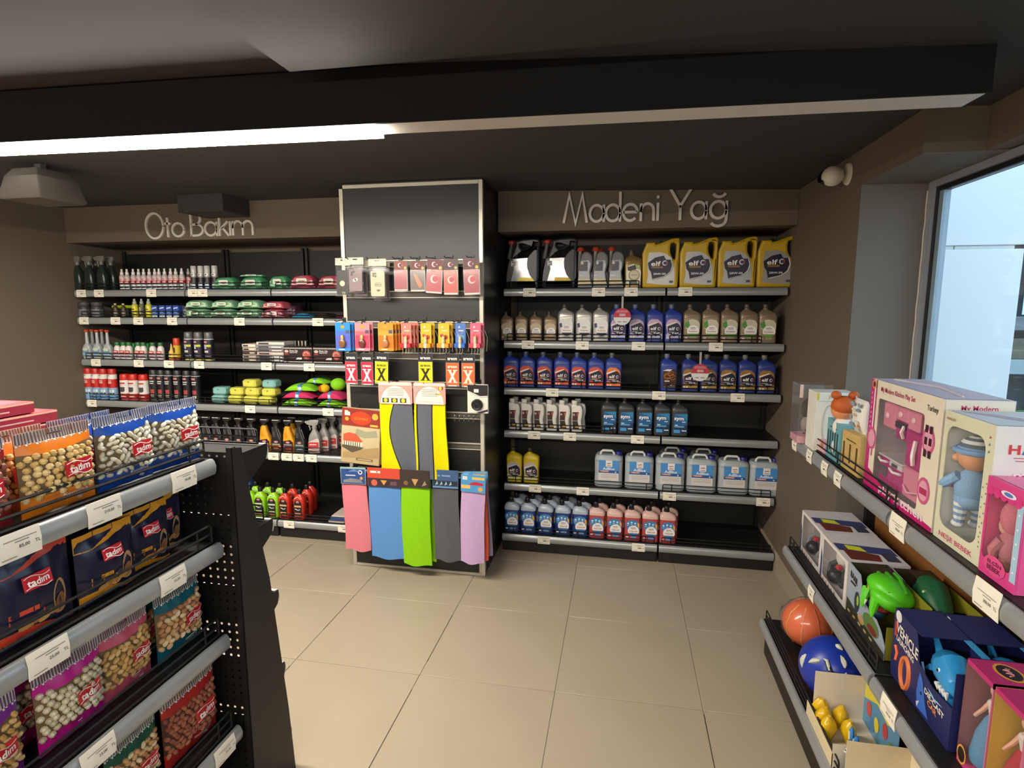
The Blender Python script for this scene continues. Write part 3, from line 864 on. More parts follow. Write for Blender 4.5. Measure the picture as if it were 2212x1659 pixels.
row(yel1, (1112, 1148), 4, 'yellow one litre oil bottle', 'yellow oil bottles')

# -- translucent jerrycans
b = MB()
b.body([(0, .165, .115, .025), (.008, .180, .128, .03), (.10, .178, .126, .03), (.186, .180, .128, .03), (.200, .172, .12, .035), (.212, .13, .10, .03, -.012)], 'c0c9ce:.32::milky', 4)
for z in (.170, .178): b.body([(z, .1815, .1295, .03), (z + .003, .1815, .1295, .03)], '9aa5ac:.35', 4, (0, 0))
hd = MB(); hd.tube([(-.055, -.02, .200), (-.050, -.02, .226), (-.040, -.02, .236), (.020, -.02, .236), (.030, -.02, .226), (.036, -.02, .205)], .0075, 'd4d8d6:.4', 8)
cp = MB(); cp.lathe([(.021, .198), (.023, .202), (.023, .226), (.020, .230)], '23237e:.4', .062, .0, 16)
lab = MB(); y = -.0655
lab.rect(-.062, .066, .098, .182, y, '4a8fd2:.4'); lab.rect(-.062, .066, .098, .115, y - .0003, '2a5a9c:.4'); lab.rect(-.063, .065, .046, .098, y, 'd8d4d2:.4')
lab.rect(-.018, .024, .140, .1815, y - .0004, 'ece8e4:.4'); lab.tube([(-.010, y - .001, .164), (.0, y - .001, .160), (.008, y - .001, .166), (.015, y - .001, .161)], .0022, '6a4a5a:.5', 4); lab.rect(-.010, .016, .146, .150, y - .0008, 'b06a5a:.5')
lab.txt('AdBlue', .018, .002, .127, y - .0008, 'eef4f8:.4', .02, w=.076); lab.rect(-.054, .002, .106, .114, y - .0006, 'e08a3c:.4'); lab.txt('Clearnox', .006, -.024, .110, y - .001, 'f8efe4:.4', .02, w=.04); lab.disc(.046, .106, .005, y - .0006, 'cfdcea:.4', n=8)
for z in (.088, .078, .070): lab.rect(-.05, .055, z - .002, z, y - .0004, '8a8c90:.5')
JER = T('jerrycan', 'jerrycan', [('body', b, [('label', lab)]), ('handle', hd), ('cap', cp)])
jx = (1314, 1379, 1445, 1512, 1580, 1647)
row(JER, jx, 4, 'translucent grey jerrycan with blue label and cap', 'grey jerrycans, front row', depth=.066, jit=.3)
for i, px in enumerate((1452, 1519)):
    p = at(px, 1040, .45); JER.put((p.x, .455, RZ[4]), 'translucent jerrycan half hidden behind the %s front jerrycan' % ('third' if i == 0 else 'fourth'), 'grey jerrycans, back row')

# -- coolant bottles, blue and red, three deep
def coolant(liq, top):
    b = MB(); b.body([(0, .092, .062, .012), (.005, .100, .070, .014), (.08, .099, .069, .015), (.155, .101, .071, .016)], liq, 4, (1, 0))
    c = MB(); c.body([(.155, .101, .071, .016), (.170, .101, .071, .018), (.186, .088, .058, .022, -.003), (.196, .050, .04, .018, -.008), (.202, .033, .033, .016, -.009)], top, 4, (0, 1))
    for z in (.172, .182): c.tube([(-.04, -.034, z - .012), (.0, -.035 + (z - .172) * .5, z - .004), (.04, -.033 + (z - .172) * .6, z)], .0022, top, 4)
    cp = MB(); cp.lathe([(.016, .198), (.018, .202), (.0175, .214), (.014, .216), (.0165, .219), (.0165, .232), (.014, .236)], '1c1a1c:.4', -.009, 0, 14)
    return T('coolant_bottle', 'bottle', [('liquid_body', b, [('label', lab_round('7a94c8:.4', '3f7fb8:.4', 'Glacelf', '3a6fae:.4', 'b84434:.4', -.0365, 'drops'))]), ('clear_shoulder', c), ('cap', cp)])
CB = coolant('1c3a78:.25', 'a9b3c2:.25'); CR = coolant('b2464a:.25', 'd6b0a8:.25')
row(CB, (1107, 1142, 1179, 1216, 1253), 5, 'blue coolant bottle', 'blue coolant bottles, front row', depth=.037, jit=.3)
row(CR, (1289, 1327, 1365, 1403, 1441), 5, 'red coolant bottle', 'red coolant bottles, front row', depth=.037, jit=.3)
for r_ in (1, 2):
    for i, px in enumerate((1107, 1142, 1179, 1216) if r_ == 2 else (1107, 1142, 1179, 1216, 1253)):
        Y = .134 + .026 + .037 + .086 * r_; p = at(px + 3, 1150, .2)
        CB.put((p.x + .012 * r_, Y, RZ[5]), 'blue coolant bottle in the %s row, %s' % ('second' if r_ == 1 else 'rear', nth(i, 4 if r_ == 2 else 5)), 'blue coolant bottles, back rows')
for i, px in enumerate((1289, 1327, 1365, 1403, 1441)):
    p = at(px + 3, 1150, .2); CR.put((p.x + .012, .283, RZ[5]), 'red coolant bottle in the second row, %s' % nth(i, 5), 'red coolant bottles, back row')

# -- round hanging signs on the price rails
def wobbler(px, py, pz, label):
    c = at(px, py, .165); top = at(px, pz, .19)
    t = thing('shelf_wobbler', label, 'sign', c)
    b = MB(); b.lathe([(.052, -.001), (.052, .001)], 'd9d6d4:.45', n=32)
    me = MB(); me.T = Matrix.Rotation(-PI / 2, 4, 'X'); me.lathe([(.052, -.001), (.052, .001)], 'd9d6d4:.45', n=32); me.T = None
    me.flat(ell_pts(0, 0, .052, .052, 0, 180, 20), -.0016, 'b82c3c:.45'); me.rect(-.052, .052, -.004, .001, -.0017, 'b82c3c:.45')
    me.rect(-.030, .030, .034, .037, -.0022, 'd8a0a4:.5'); me.rect(-.034, .034, .027, .030, -.0022, 'd8a0a4:.5'); me.rect(-.017, .019, .003, .018, -.0024, 'c8a4a8:.5')
    me.rect(-.026, -.006, -.034, -.028, -.002, '8a8a8a:.5'); me.rect(.004, .028, -.034, -.028, -.002, '8a8a8a:.5')
    part('disc', me, t)
    b = MB(); h = top.z - c.z; b.box(-.006, .006, .002, .003, .045, h, 'a8a49c:.4'); b.box(-.006, .006, .002, .035, h - .001, h, 'a8a49c:.4'); part('strip', b, t)
wobbler(1344, 684, 640, 'round red and white hanging sign over the navy bottles of the second shelf')
wobbler(1512, 805, 760, 'round red and white hanging sign over the gold labelled bottles')

# ================================================================ car care shelves (left)
def trigger_spray(name, col, head, label=None, h=.235):
    b = MB(); b.body([(0, .080, .054, .016), (.005, .086, .060, .02), (.10, .084, .058, .02), (.125, .074, .052, .02), (.150, .046, .042, .018), (.165, .032, .032, .015), (.178, .030, .030, .014)], col, 4)
    n_ = MB(); n_.lathe([(.017, .174), (.018, .178), (.016, .196), (.010, .198)], head, 0, 0, 12)
    n_.body([(.194, .030, .028, .006), (.205, .085, .030, .008, -.014), (.226, .095, .028, .010, -.012), (.234, .060, .022, .008, .0)], head, 2)
    n_.tube([(-.030, 0, .204), (-.038, 0, .188), (-.030, 0, .172), (-.034, 0, .160)], [.006, .006, .005, .004], head, 6)
    n_.tube([(-.058, 0, .218), (-.066, 0, .218)], .008, head, 8)
    parts = [('bottle', b, [('label', label)] if label else []), ('trigger_head', n_)]
    return T(name, 'bottle', parts)

def mist_spray(name, col, head, lab, h=.15, r=.019):
    b = MB(); b.lathe([(r * .9, 0), (r, .003), (r, h * .62), (r * .8, h * .70), (r * .45, h * .74)], col, n=14)
    c = MB(); c.lathe([(r * .62, h * .73), (r * .62, h * .84), (r * .40, h * .87), (r * .36, h * .98), (r * .30, h)], head, n=10)
    return T(name, 'bottle', [('bottle', b, [('label', lab(r, h))]), ('pump', c)])
def wrap(r, bands, n=14):
    """coloured bands wrapped round a can, as a thin sleeve"""
    b = MB()
    for z0, z1, m in bands:
        b.lathe([(r + .0005, z0), (r + .0005, z1)], m, n=n, cap=(0, 0))
    return b

def aerosol(name, capcol, bands, h=.2, r=.031, caph=.045, neck='c8c8c8:.3:.6', art=None, clearcap=False):
    z1 = h - caph
    b = MB(); b.lathe([(r * .96, 0), (r, .004), (r, z1 - .012), (r * .82, z1 - .002), (r * .8, z1)], neck, n=16)
    c = MB(); c.lathe([(r * .93, z1 - .008), (r * .95, z1), (r * .93, h - .006), (r * .82, h)], capcol, n=16)
    sl = wrap(r, bands, 16)
    if art: art(sl, r)
    return T(name, 'spray can', [('can', b, [('label', sl)]), ('cap', c)])

def curved_txt(b, s, hgt, cz, r, m, wd, bold=.02):
    v, f, tw, th = text_geo(s, bold, 0)
    b.add([((r + .0009) * math.sin(x / tw * wd / r), -(r + .0009) * math.cos(x / tw * wd / r), cz + z / th * hgt) for x, z in v], f, m)
def curved_rect(b, a0, a1, z0, z1, r, m, n=5):
    P = [((r + .0009) * math.sin(rad(a0 + (a1 - a0) * i / n)), -(r + .0009) * math.cos(rad(a0 + (a1 - a0) * i / n))) for i in range(n + 1)]
    b.add([(x, y, z0) for x, y in P] + [(x, y, z1) for x, y in P], [(i, i + 1, n + 2 + i, n + 1 + i) for i in range(n)], m)

CC = 'car care'
# -- top shelf
dk = trigger_spray('trigger_bottle', '27302a:.25', '6e6c64:.4')
for i, (px, Y, z_) in enumerate(((172, .205, 0), (197, .205, 0), (224, .205, 0), (244, .275, 0), (186, .30, 0), (212, .30, 0))):
    p = at(px, 620, Y)
    dk.put((p.x, Y, LZ[0]), 'dark green trigger spray bottle, %s of the %s row by the left wall' % (('first', 'second', 'third', 'last')[i] if i < 4 else ('first', 'second')[i - 4], 'front' if i < 4 else 'rear'), 'dark trigger bottles', rad(-4 + i * 2), (.88, .9, 1.06))
def redlab(r, h):
    b = wrap(r, [(.008, .045, 'cfd2d6:.4'), (.045, .066, 'a82436:.4'), (.066, .088, 'd8b0a8:.4')]); curved_rect(b, -40, 40, .014, .024, r, '4a5a6a:.5'); curved_rect(b, -45, 45, .052, .059, r, 'e0c8c4:.4'); curved_rect(b, -35, 35, .074, .078, r, '6a3a3a:.4'); return b
ms = mist_spray('mist_bottle', 'bdb6b4:.3', 'dcd8d2:.4', redlab)
row(ms, (266, 277, 290.5, 302, 313, 325, 337, 346, 358, 371, 382, 395), 0, 'white capped mist bottle with red band', 'small mist bottles', 'L', .025)
row(mist_spray('mist_bottle', '6a4a40:.3', 'a8a49c:.4', redlab), (409,), 0, 'slim brown mist bottle beside the clear capped cans', 'small mist bottles', 'L', .07)
def cart(sl, r):
    curved_rect(sl, -50, 50, .096, .112, r, 'd8d4cc:.4'); curved_rect(sl, -18, 18, .100, .107, r, '3a3a3c:.4')
cc = aerosol('spray_can', 'b9b9b4:.2', [(.004, .03, '2a3a6a:.4'), (.03, .085, '2c2628:.4'), (.085, .092, '8a8a8c:.4')], .165, .021, .048, art=lambda s, r: (curved_rect(s, -50, 50, .012, .05, r, 'cdd6e0:.4'), cart(s, r)))
row(cc, (421, 436, 450, 466), 0, 'slim dark spray can with clear cap', 'slim clear capped cans', 'L', .03)

def pillow(w, d, h, m, n=8, wr=.25, ex=3.2):
    """soft pack: two bulging sheets meeting in crimped ends"""
    b = MB(); rings = []
    for i in range(n + 1):
        u = -1 + 2 * i / n
        hh = h * max(.06, (1 - abs(u) ** ex)) ; dd = d * (1 - .10 * abs(u) ** 4)
        zc = h * .5
        ring = []
        for k in range(12):
            a = 2 * PI * k / 12
            ca, sa = math.cos(a), math.sin(a)
            s_ = (abs(ca) ** .55 * (1 if ca >= 0 else -1), abs(sa) ** .7 * (1 if sa >= 0 else -1))
            wob = 1 + wr * .12 * math.sin(5 * u + k * 1.7)
            ring.append((u * w / 2, s_[0] * dd / 2, zc * (hh / h * .9 + .1) + s_[1] * hh / 2 * wob))
        rings.append(ring)
    z0 = min(p[2] for r in rings for p in r)
    rings = [[(x, y, z - z0) for x, y, z in r] for r in rings]
    b.loft(rings, m); return b
def wipes(name, col, dark, lab, w=.17, d=.11, h=.084, tip=rad(50)):
    b = pillow(w, d, h, col, 10, .35, 7)
    p = MB(); y = -d / 2 * 1.0 - .001
    p.T = Matrix.Translation((0, -d * .5 - .0015, h * .52))
    p.flat([(-w * .42, -h * .30), (w * .42, -h * .30), (w * .40, h * .1), (-w * .40, h * .1)], .004, lab[1])
    p.flat(ell_pts(0, h * .05, w * .24, h * .36), .001, dark); p.shape([[(x * w, z * h) for x, z in ((-.19, -.15), (.19, -.15), (.21, -.08), (.21, .18), (.17, .25), (-.17, .25), (-.21, .18), (-.21, -.08))]], lab[0], .003, .0)
    p.rect(-w * .12, w * .13, h * .02, h * .08, -.002, lab[2]); p.rect(-w * .06, w * .08, -.06 * h, -.03 * h, -.002, lab[2])
    return T(name, 'wipes pack', [('pouch', b, [('label', p)])])
wg = wipes('wipes_pack', '4f9a6c:.3::foil', '2f7a4c:.35', ('dcdcd0:.4', '9cc8a4:.4', '3a4a40:.5'))
wp = wipes('wipes_pack', 'b0485c:.3::foil', '8a2438:.35', ('e4d4c8:.4', 'd8a0a0:.4', '5a2a34:.5'), .185, .11, .092)
zt = LZ[0]
def P(px, Y, py=620): return at(px, py, Y).x
wg.put((P(494, .215), .215, zt), 'green wipes pack, first of three, next to the clear capped cans', 'green wipes packs on the top shelf', rad(3))
wg.put((P(553, .215), .215, zt), 'green wipes pack in the middle carrying another pack', 'green wipes packs on the top shelf', rad(-3), (1.12, 1, 1.0))
wg.put((P(553, .235), .235, zt + .086), 'green wipes pack lying on top of the middle one', 'green wipes packs on the top shelf', rad(2), (1.12, .95, .22))
wg.put((P(610, .215), .215, zt), 'small green wipes pack beside the pink packs', 'green wipes packs on the top shelf', rad(-2), (.88, 1, 1.05))
wp.put((P(661, .215), .215, zt), 'pink wipes pack left of its twin on the top shelf', 'pink wipes packs on the top shelf', rad(2))
wp.put((P(719, .215), .215, zt), 'pink wipes pack half hidden by the pillar', 'pink wipes packs on the top shelf', rad(-2), .95)

# -- second shelf
jar = MB(); jar.lathe([(.036, 0), (.040, .004), (.040, .075), (.034, .085)], '3a3a3c:.35', n=16)
jl = wrap(.040, [(.008, .060, '55585c:.4')], 16)
for z in (.016, .026, .036, .046, .054): curved_rect(jl, -60, 60, z, z + .003, .040, '9a9ea4:.5')
jc = MB(); jc.lathe([(.034, .085), (.036, .088), (.036, .108), (.030, .112)], '4a4a4c:.4', n=14)
JAR = T('wax_jar', 'jar', [('pot', jar, [('label', jl)]), ('lid', jc)])
row(JAR, (184, 212), 1, 'dark lidded wax jar', 'dark wax jars', 'L', .042)
b = MB(); b.box(-.085, .085, -.012, .012, .066, .088, 'a8c020:.4', .006); b2 = MB(); b2.box(-.075, .075, -.03, .03, 0, .066, '22241f:.5', .006)
T('brush', 'brush', [('bristle_block', b2), ('handle', b)]).put((P(258, .27, 680), .30, LZ[1]), 'black brush with lime green handle on the second car care shelf')
SB = MB(); SB.lathe([(.013, 0), (.015, .003), (.015, .075), (.008, .085), (.007, .092)], '3a3026:.35', n=12)
sl = wrap(.015, [(.012, .05, '8a8068:.4'), (.05, .07, '4a4032:.4')], 12); sc_ = MB(); sc_.lathe([(.009, .090), (.009, .102)], 'b0a88c:.4', n=10)
SB = T('touch_up_bottle', 'bottle', [('bottle', SB, [('label', sl)]), ('cap', sc_)])
row(SB, (251, 268), 1, 'tiny brown touch-up bottle', 'tiny brown bottles', 'L', .02)
def yl(r, h): 
    b = wrap(r, [(.010, .070, 'd8cc30:.4')]); curved_rect(b, -25, 25, .056, .064, r, '3a3a20:.5'); curved_rect(b, -40, 40, .018, .024, r, '9a9020:.5'); return b
def yl2(r, h):
    b = wrap(r, [(.010, .085, '4a4a38:.4')]); curved_rect(b, -15, 15, .02, .075, r, 'b8b48c:.5'); return b
ym = mist_spray('mist_bottle', 'c8bc38:.3', 'a4a498:.4', yl, .135, .022); ymd = mist_spray('mist_bottle', '6a6840:.3', 'a4a498:.4', yl2, .135, .019)
row(ym, (293,), 1, 'yellow mist bottle left of the dark one', 'yellow mist bottles', 'L', .024)
row(ymd, (308,), 1, 'dark labelled mist bottle between two yellow ones', 'yellow mist bottles', 'L', .024)
row(ym, (323,), 1, 'yellow mist bottle beside the blue boxes', 'yellow mist bottles', 'L', .024)
def carton(name, w, d, h, m, fn=None, cat='box'):
    b = MB(); b.box(-w / 2, w / 2, -d / 2, d / 2, 0, h, m, .0015)
    p = MB()
    if fn: fn(p, -d / 2 - .0006)
    return T(name, cat, [('carton', b, [('print', p)] if fn else [])])
def bluebox(p, y):
    p.rect(-.021, .021, .002, .014, y, 'd8d8d4:.4'); p.rect(-.021, .021, .014, .030, y, '5a8cc8:.4'); p.disc(.006, .018, .010, y - .0004, 'a8b0b8:.4', n=12); p.flat([(-.018, .060), (-.006, .064), (.018, .068), (.016, .076), (-.016, .070)], y - .0004, 'c8d8ec:.4'); p.rect(-.016, .012, .036, .042, y - .0004, '9ab8dc:.4')
row(carton('small_box', .044, .05, .088, '2c4c9c:.4', bluebox), (340, 356, 371, 386), 1, 'small blue box with white foot', 'small blue boxes', 'L', .026)
row(carton('small_box', .050, .05, .085, '3a3c46:.4', lambda p, y: (p.disc(.0, .045, .017, y, '8a8c94:.4'), p.rect(-.02, .02, .008, .018, y, '9a9ca4:.4'))), (406,), 1, 'dark small box beside the green pouches', 'small blue boxes', 'L', .05)
gp = wipes('wipes_pack', '86b890:.28::foil', '3a6a48:.35', ('cfe0c4:.4', 'c4dcc0:.4', '3a4a40:.5'), .185, .13, .062)
pp = wipes('wipes_pack', 'c05868:.28::foil', '7a2a48:.35', ('e4ccc8:.4', 'd8a8a8:.4', '3a2a44:.5'), .175, .12, .060)
zs = LZ[1]
for i, px in enumerate((434, 490, 546)):
    gp.put((P(px, .235, 685), .235, zs), 'pale green wipes pouch at the bottom of the %s stack of two' % ('left', 'middle', 'right')[i], 'pale green wipes pouches', rad(-2 + i * 2))
    gp.put((P(px + 2, .24, 660), .24, zs + .0655), 'pale green wipes pouch on top of the %s stack of two' % ('left', 'middle', 'right')[i], 'pale green wipes pouches', rad(3 - i * 3), (.98, 1, .95))
pp.put((P(598, .225, 685), .225, zs), 'pink wipes pouch lying under another on the second shelf', 'pink wipes pouches', rad(2))
pp.put((P(600, .23, 660), .23, zs + .0635), 'pink wipes pouch lying on top of another', 'pink wipes pouches', rad(-6), (1, 1, .85))
pd = wipes('wipes_pack', '4a2c40:.35::foil', '3a1c30:.35', ('6a4a5c:.4', '5a3a4c:.4', '2a1a24:.5'), .09, .12, .085)
pd.put((P(637, .29, 680), .29, zs), 'dark purple pouch behind the pink ones', 'pink wipes pouches')
def flatpack(col, stripes, w=.145, d=.16, h=.022):
    b = pillow(w, d, h, col, 8, .05)
    p = MB(); p.T = Matrix.Translation((0, 0, h + .001)) @ Matrix.Rotation(-PI / 2, 4, 'X')
    for x0, x1, z0, z1, m in stripes: p.rect(x0 * w, x1 * w, z0 * d, z1 * d, 0, m)
    return T('cloth_pack', 'cloth pack', [('sleeve', b, [('print', p)])])
fp1 = flatpack('3a9ac8:.4', [(-.38, .38, -.2, .30, 'd8d4b8:.4'), (-.38, .38, -.36, -.26, 'cfcaa8:.4')], .150)
fp1.put((P(659, .225, 690), .245, zs), 'blue and cream flat cloth pack on the second shelf', 'flat cloth packs', rad(2), (1, 1, 1.6))
fp2 = flatpack('3c3424:.4', [(-.38, .38, -.40, -.15, 'd87a24:.4'), (-.3, .34, -.05, .36, '8a8a58:.4')], .145)
fp2.put((P(703, .225, 690), .245, zs), 'orange and olive flat cloth pack next to the blue one', 'flat cloth packs', rad(-2), (.9, 1, 1.5))
fp3 = flatpack('6a3040:.4', [(-.38, .38, -.40, .30, '9a5a6a:.4')], .10)
fp3.put((P(745, .24, 690), .25, zs), 'maroon flat cloth pack cut off by the pillar', 'flat cloth packs', rad(2), (.8, 1, 1.6))

# -- third shelf
ln = MB(); ln.body([(0, .058, .038, .010), (.004, .062, .042, .012), (.082, .062, .042, .012), (.102, .046, .036, .014), (.112, .024, .024, .011), (.200, .017, .017, .008)], 'a9b0b0:.3', 3)
nl = MB(); nl.rect(-.028, .028, .020, .076, -.0216, '6c94ac:.4'); nl.rect(-.028, .028, .030, .040, -.022, '93b8cc:.4'); nl.flat(ell_pts(0, .070, .024, .012), -.0224, 'c8cdbc:.4')
ncp = MB(); ncp.lathe([(.0105, .196), (.015, .203), (.0155, .212), (.011, .215)], 'c0492c:.4', n=12)
LN = T('long_neck_bottle', 'bottle', [('bottle', ln, [('label', nl)]), ('cap', ncp)])
row(LN, (192, 214, 236), 2, 'long necked bottle', 'long necked bottles', 'L', .022)
for i, px in enumerate((203, 224)):
    LN.put((P(px, .26, 770), .262, LZ[2]), 'long necked bottle behind the %s front pair' % ('first' if i == 0 else 'second'), 'long necked bottles')
wb_ = MB(); wb_.body([(0, .040, .036, .012), (.004, .043, .039, .014), (.085, .043, .039, .014), (.096, .030, .030, .013), (.106, .024, .024, .011)], 'dcd6d0:.4', 3)
wl_ = MB(); wl_.rect(-.0205, .0205, .046, .066, -.0198, 'c03a38:.4'); wl_.rect(-.0205, .0205, .012, .044, -.0198, 'b9a0b0:.4'); wl_.rect(-.014, .014, .052, .060, -.0204, 'e8d0c8:.4'); wl_.rect(-.016, .016, .020, .026, -.0204, '5a4a6a:.4')
wc_ = MB(); wc_.lathe([(.017, .102), (.018, .105), (.0175, .124), (.015, .127)], '2f6a3c:.4', n=12)
WB = T('additive_bottle', 'bottle', [('bottle', wb_, [('label', wl_)]), ('cap', wc_)])
row(WB, (256, 269, 281, 301, 312, 332, 349), 2, 'white bottle with green cap', 'green capped bottles', 'L', .02)
gm_ = MB(); gm_.body([(0, .020, .026, .006), (.085, .022, .026, .006), (.095, .034, .030, .01), (.118, .038, .032, .012)], '2f7a44:.4', 3)
GMJ = T('measuring_beaker', 'beaker', [('beaker', gm_)])
row(GMJ, (290.5, 321), 2, 'green dosing beaker between the white bottles', 'green beakers', 'L', .05)
yc = aerosol('spray_can', 'c03c1c:.4', [(.004, .020, '8a2018:.4'), (.020, .108, 'c8a830:.4')], .160, .024, .044, art=lambda s, r: (curved_rect(s, -55, 5, .055, .092, r, '3a3020:.4'), curved_rect(s, -40, 30, .03, .045, r, 'e0d080:.4')))
row(yc, (384,), 2, 'yellow spray can with red cap', 'yellow and red cans', 'L', .03)
yb = MB(); yb.lathe([(.019, 0), (.021, .006), (.021, .035), (.019, .060), (.010, .075), (.006, .100), (.003, .118)], 'd8b050:.4', n=12); ybl = wrap(.0215, [(.006, .014, 'c83c20:.4'), (.018, .034, 'e8d880:.4')], 12)
row(T('glue_bottle', 'bottle', [('bottle', yb, [('label', ybl)])]), (372,), 2, 'small yellow pointed bottle beside the red capped can', 'yellow and red cans', 'L', .022)
def blackart(s, r):
    curved_rect(s, -45, 10, .128, .142, r, 'c88a8c:.4'); curved_rect(s, 0, 55, .100, .116, r, 'b8c048:.4'); curved_rect(s, -45, 0, .085, .118, r, 'b0b0c0:.4'); curved_rect(s, -50, 20, .06, .075, r, 'c8c0c8:.4'); curved_rect(s, -50, 50, .034, .042, r, 'a89ab0:.4')
bc = aerosol('spray_can', '5a5c5c:.3', [(.004, .012, 'c8b868:.4'), (.012, .152, '1f1e2a:.4'), (.152, .157, 'd8d8d8:.3')], .205, .032, .042, art=blackart)
row(bc, (411, 432, 454), 2, 'black spray can with grey clear cap', 'black cans with clear caps', 'L', .034)
def stackbox(cols):
    def fn(p, y):
        z = 0
        for c_, hh in cols:
            p.rect(-.5, .5, z, z + hh * .85, y, c_); z += hh
    return fn
BX = [('8a7468:.5', 'd8c8b8:.5', .105), ('4a4a50:.5', 'b8b8bc:.5', .215)]
for si_, (px0, px1) in enumerate(((524, 554), (555, 616))):
    x0, x1 = P(px0, .19, 775), P(px1, .19, 775)
    w_ = x1 - x0 - .004
    cols = ['b8a090', 'd8c8b4', '5a4440', 'c8b4a4', 'ded4c4'] if si_ == 0 else ['6a6a70', '8a8a90', 'd0b8b0', '7a7a80', '9a9aa0', 'd8d4cc']
    z = LZ[2]
    for k, c_ in enumerate(cols):
        hh = .025 if si_ == 0 else .0235
        t_ = carton('flat_box', w_, .13, hh - .001, c_ + ':.45', lambda p, y, c_=c_, w_=w_, hh=hh: (p.rect(-w_ * .42, -w_ * .05, hh * .25, hh * .7, y, '3a3434:.5'), p.rect(w_ * .05, w_ * .4, hh * .3, hh * .6, y, 'e8e0d4:.5'), p.rect(-w_ * .47, w_ * .47, hh * .05, hh * .14, y, '2a2626:.5')))
        t_.put(((x0 + x1) / 2 + random.uniform(-.003, .003), .255, z), 'flat %s box, %s from the bottom of the %s stack' % ('brown' if si_ == 0 else 'grey', ORD[k], 'narrow' if si_ == 0 else 'wide'), 'stacked flat boxes'); z += hh
def checker(p, y):
    n = 22; w_ = .215
    for r_, z0 in ((0, .0035), (1, .098)):
        for i in range(n):
            x = -w_ / 2 + w_ * i / n
            p.flat([(x, z0), (x + w_ / n, z0), (x + w_ / n / 2, z0 + .010)], y, 'e0d4cc:.4')
    p.disc(.064, .056, .031, y - .0003, 'b05448:.4', n=20); p.tube([(.064 + .02 * math.cos(a), y - .001, .056 + .02 * math.sin(a)) for a in (.3, 1.2, 2.2, 3.2, 4.2, 5.2)], .005, 'd8a090:.4', 5)
    p.txt('Pasta Cila', .012, -.030, .084, y - .0006, 'ece4e0:.4', .02, w=.062); p.txt('Paste & Wax', .009, -.032, .072, y - .0006, 'ece4e0:.4', .02, w=.058)
    p.disc(-.085, .080, .016, y - .0006, 'c8bcb4:.4', rz=.010, n=14); p.rect(-.10, -.07, .058, .066, y - .0006, 'b04040:.4'); p.rect(-.09, .02, .036, .046, y - .0006, '8a8480:.4'); p.flat([(-.02, .022), (.028, .022), (.03, .044), (.0, .04)], y - .0009, 'd8d4d4:.4')
for i, (a0, a1) in enumerate(((617, 680), (681, 744))):
    x0, x1 = P(a0, .19, 775), P(a1, .19, 775)
    carton('polish_box', .218, .10, .112, '2a1a1c:.4', checker).put(((x0 + x1) / 2, .215, LZ[2]), 'dark polish box with checkered edges, %s' % ('left one' if i == 0 else 'partly behind the pillar'), 'checkered polish boxes')
for i in range(6):
    b = MB(); b.box(-.016, .016, -.003, .003, 0, .145, '1c1a1a:.3', .001); q = MB(); q.rect(-.004, .004, .06, .14, -.0036, 'c8c0b0:.4')
    T('wiper_pack', 'wiper pack', [('sleeve', b, [('stripe', q)])]).put((P(622 + i * 7.3, .33, 740), .34, LZ[2]), 'black strip pack standing behind the checkered boxes, %s' % nth(i, 6), 'strip packs')

# -- fourth shelf
def redart(s, r):
    for z in (.142, .132, .124): curved_rect(s, -45, 25, z, z + .004, r, 'f0d8d4:.4')
    curved_rect(s, -50, 10, .180, .184, r, '5a3a3a:.5')
    for a in (-45, -10, 25): curved_rect(s, a, a + 25, .055, .075, r, 'c8dcec:.4'); curved_rect(s, a + 5, a + 25, .04, .052, r, '2a2a34:.4')
rc = aerosol('spray_can', 'b82a24:.4', [(.004, .03, '6aa0d0:.4'), (.03, .09, '8aa4bc:.4'), (.09, .155, 'b8241f:.4'), (.155, .19, 'dcd8d0:.4')], .232, .030, .040, art=redart)
row(rc, (197, 213, 229, 248), 3, 'tall red and blue spray can', 'tall red cans', 'L', .032)
def dirtart(s, r):
    curved_rect(s, -40, 40, .122, .134, r, 'b04a48:.4'); curved_rect(s, -34, 34, .070, .100, r, '4a4646:.4'); curved_rect(s, -30, 26, .064, .07, r, '3a3434:.4'); curved_rect(s, -50, 50, .112, .114, r, '8a8a8a:.4'); curved_rect(s, -40, 40, .025, .036, r, 'e89a8a:.4')
wc2 = aerosol('spray_can', 'c4281f:.4', [(.004, .05, 'b8282c:.4'), (.05, .15, 'd8d4d0:.4')], .195, .034, .040, art=dirtart)
row(wc2, (274, 292, 314), 3, 'wide white and red spray can', 'wide red and white cans', 'L', .036)
def bart(s, r):
    curved_rect(s, -40, 25, .165, .180, r, 'b87a78:.4'); curved_rect(s, -40, 35, .145, .152, r, 'd0d0d0:.4'); curved_rect(s, -40, 30, .130, .138, r, 'b8b8b8:.4'); curved_rect(s, -30, 30, .06, .09, r, 'a84444:.4'); curved_rect(s, -34, 26, .034, .05, r, 'd0c8b4:.4'); curved_rect(s, -50, 50, .012, .015, r, 'b0b0b0:.4')
bc2 = aerosol('spray_can', '2a2a2a:.4', [(.004, .19, '17161a:.4'), (.19, .194, 'c8c8c8:.4')], .232, .030, .042, art=bart)
row(bc2, (337, 353, 369, 388, 408, 427), 3, 'tall black spray can', 'tall black cans', 'L', .032)
def sponge(m, lab=True):
    b = MB(); b.box(-.052, .052, -.045, .045, 0, .056, m, .012)
    f = MB(); f.box(-.058, .058, -.049, .049, -.0005, .0585, 'clear_film', .014)
    q = MB(); q.disc(.0, .04, .008, -.0462, '6a6420:.6', rz=.004, n=10)
    return T('sponge', 'sponge', [('foam', b, [('slot', q)]), ('wrapper', f)])
spy = sponge('d8d44a:.8'); spt = sponge('7fb8b4:.8')
z4 = LZ[3]; hh = .060
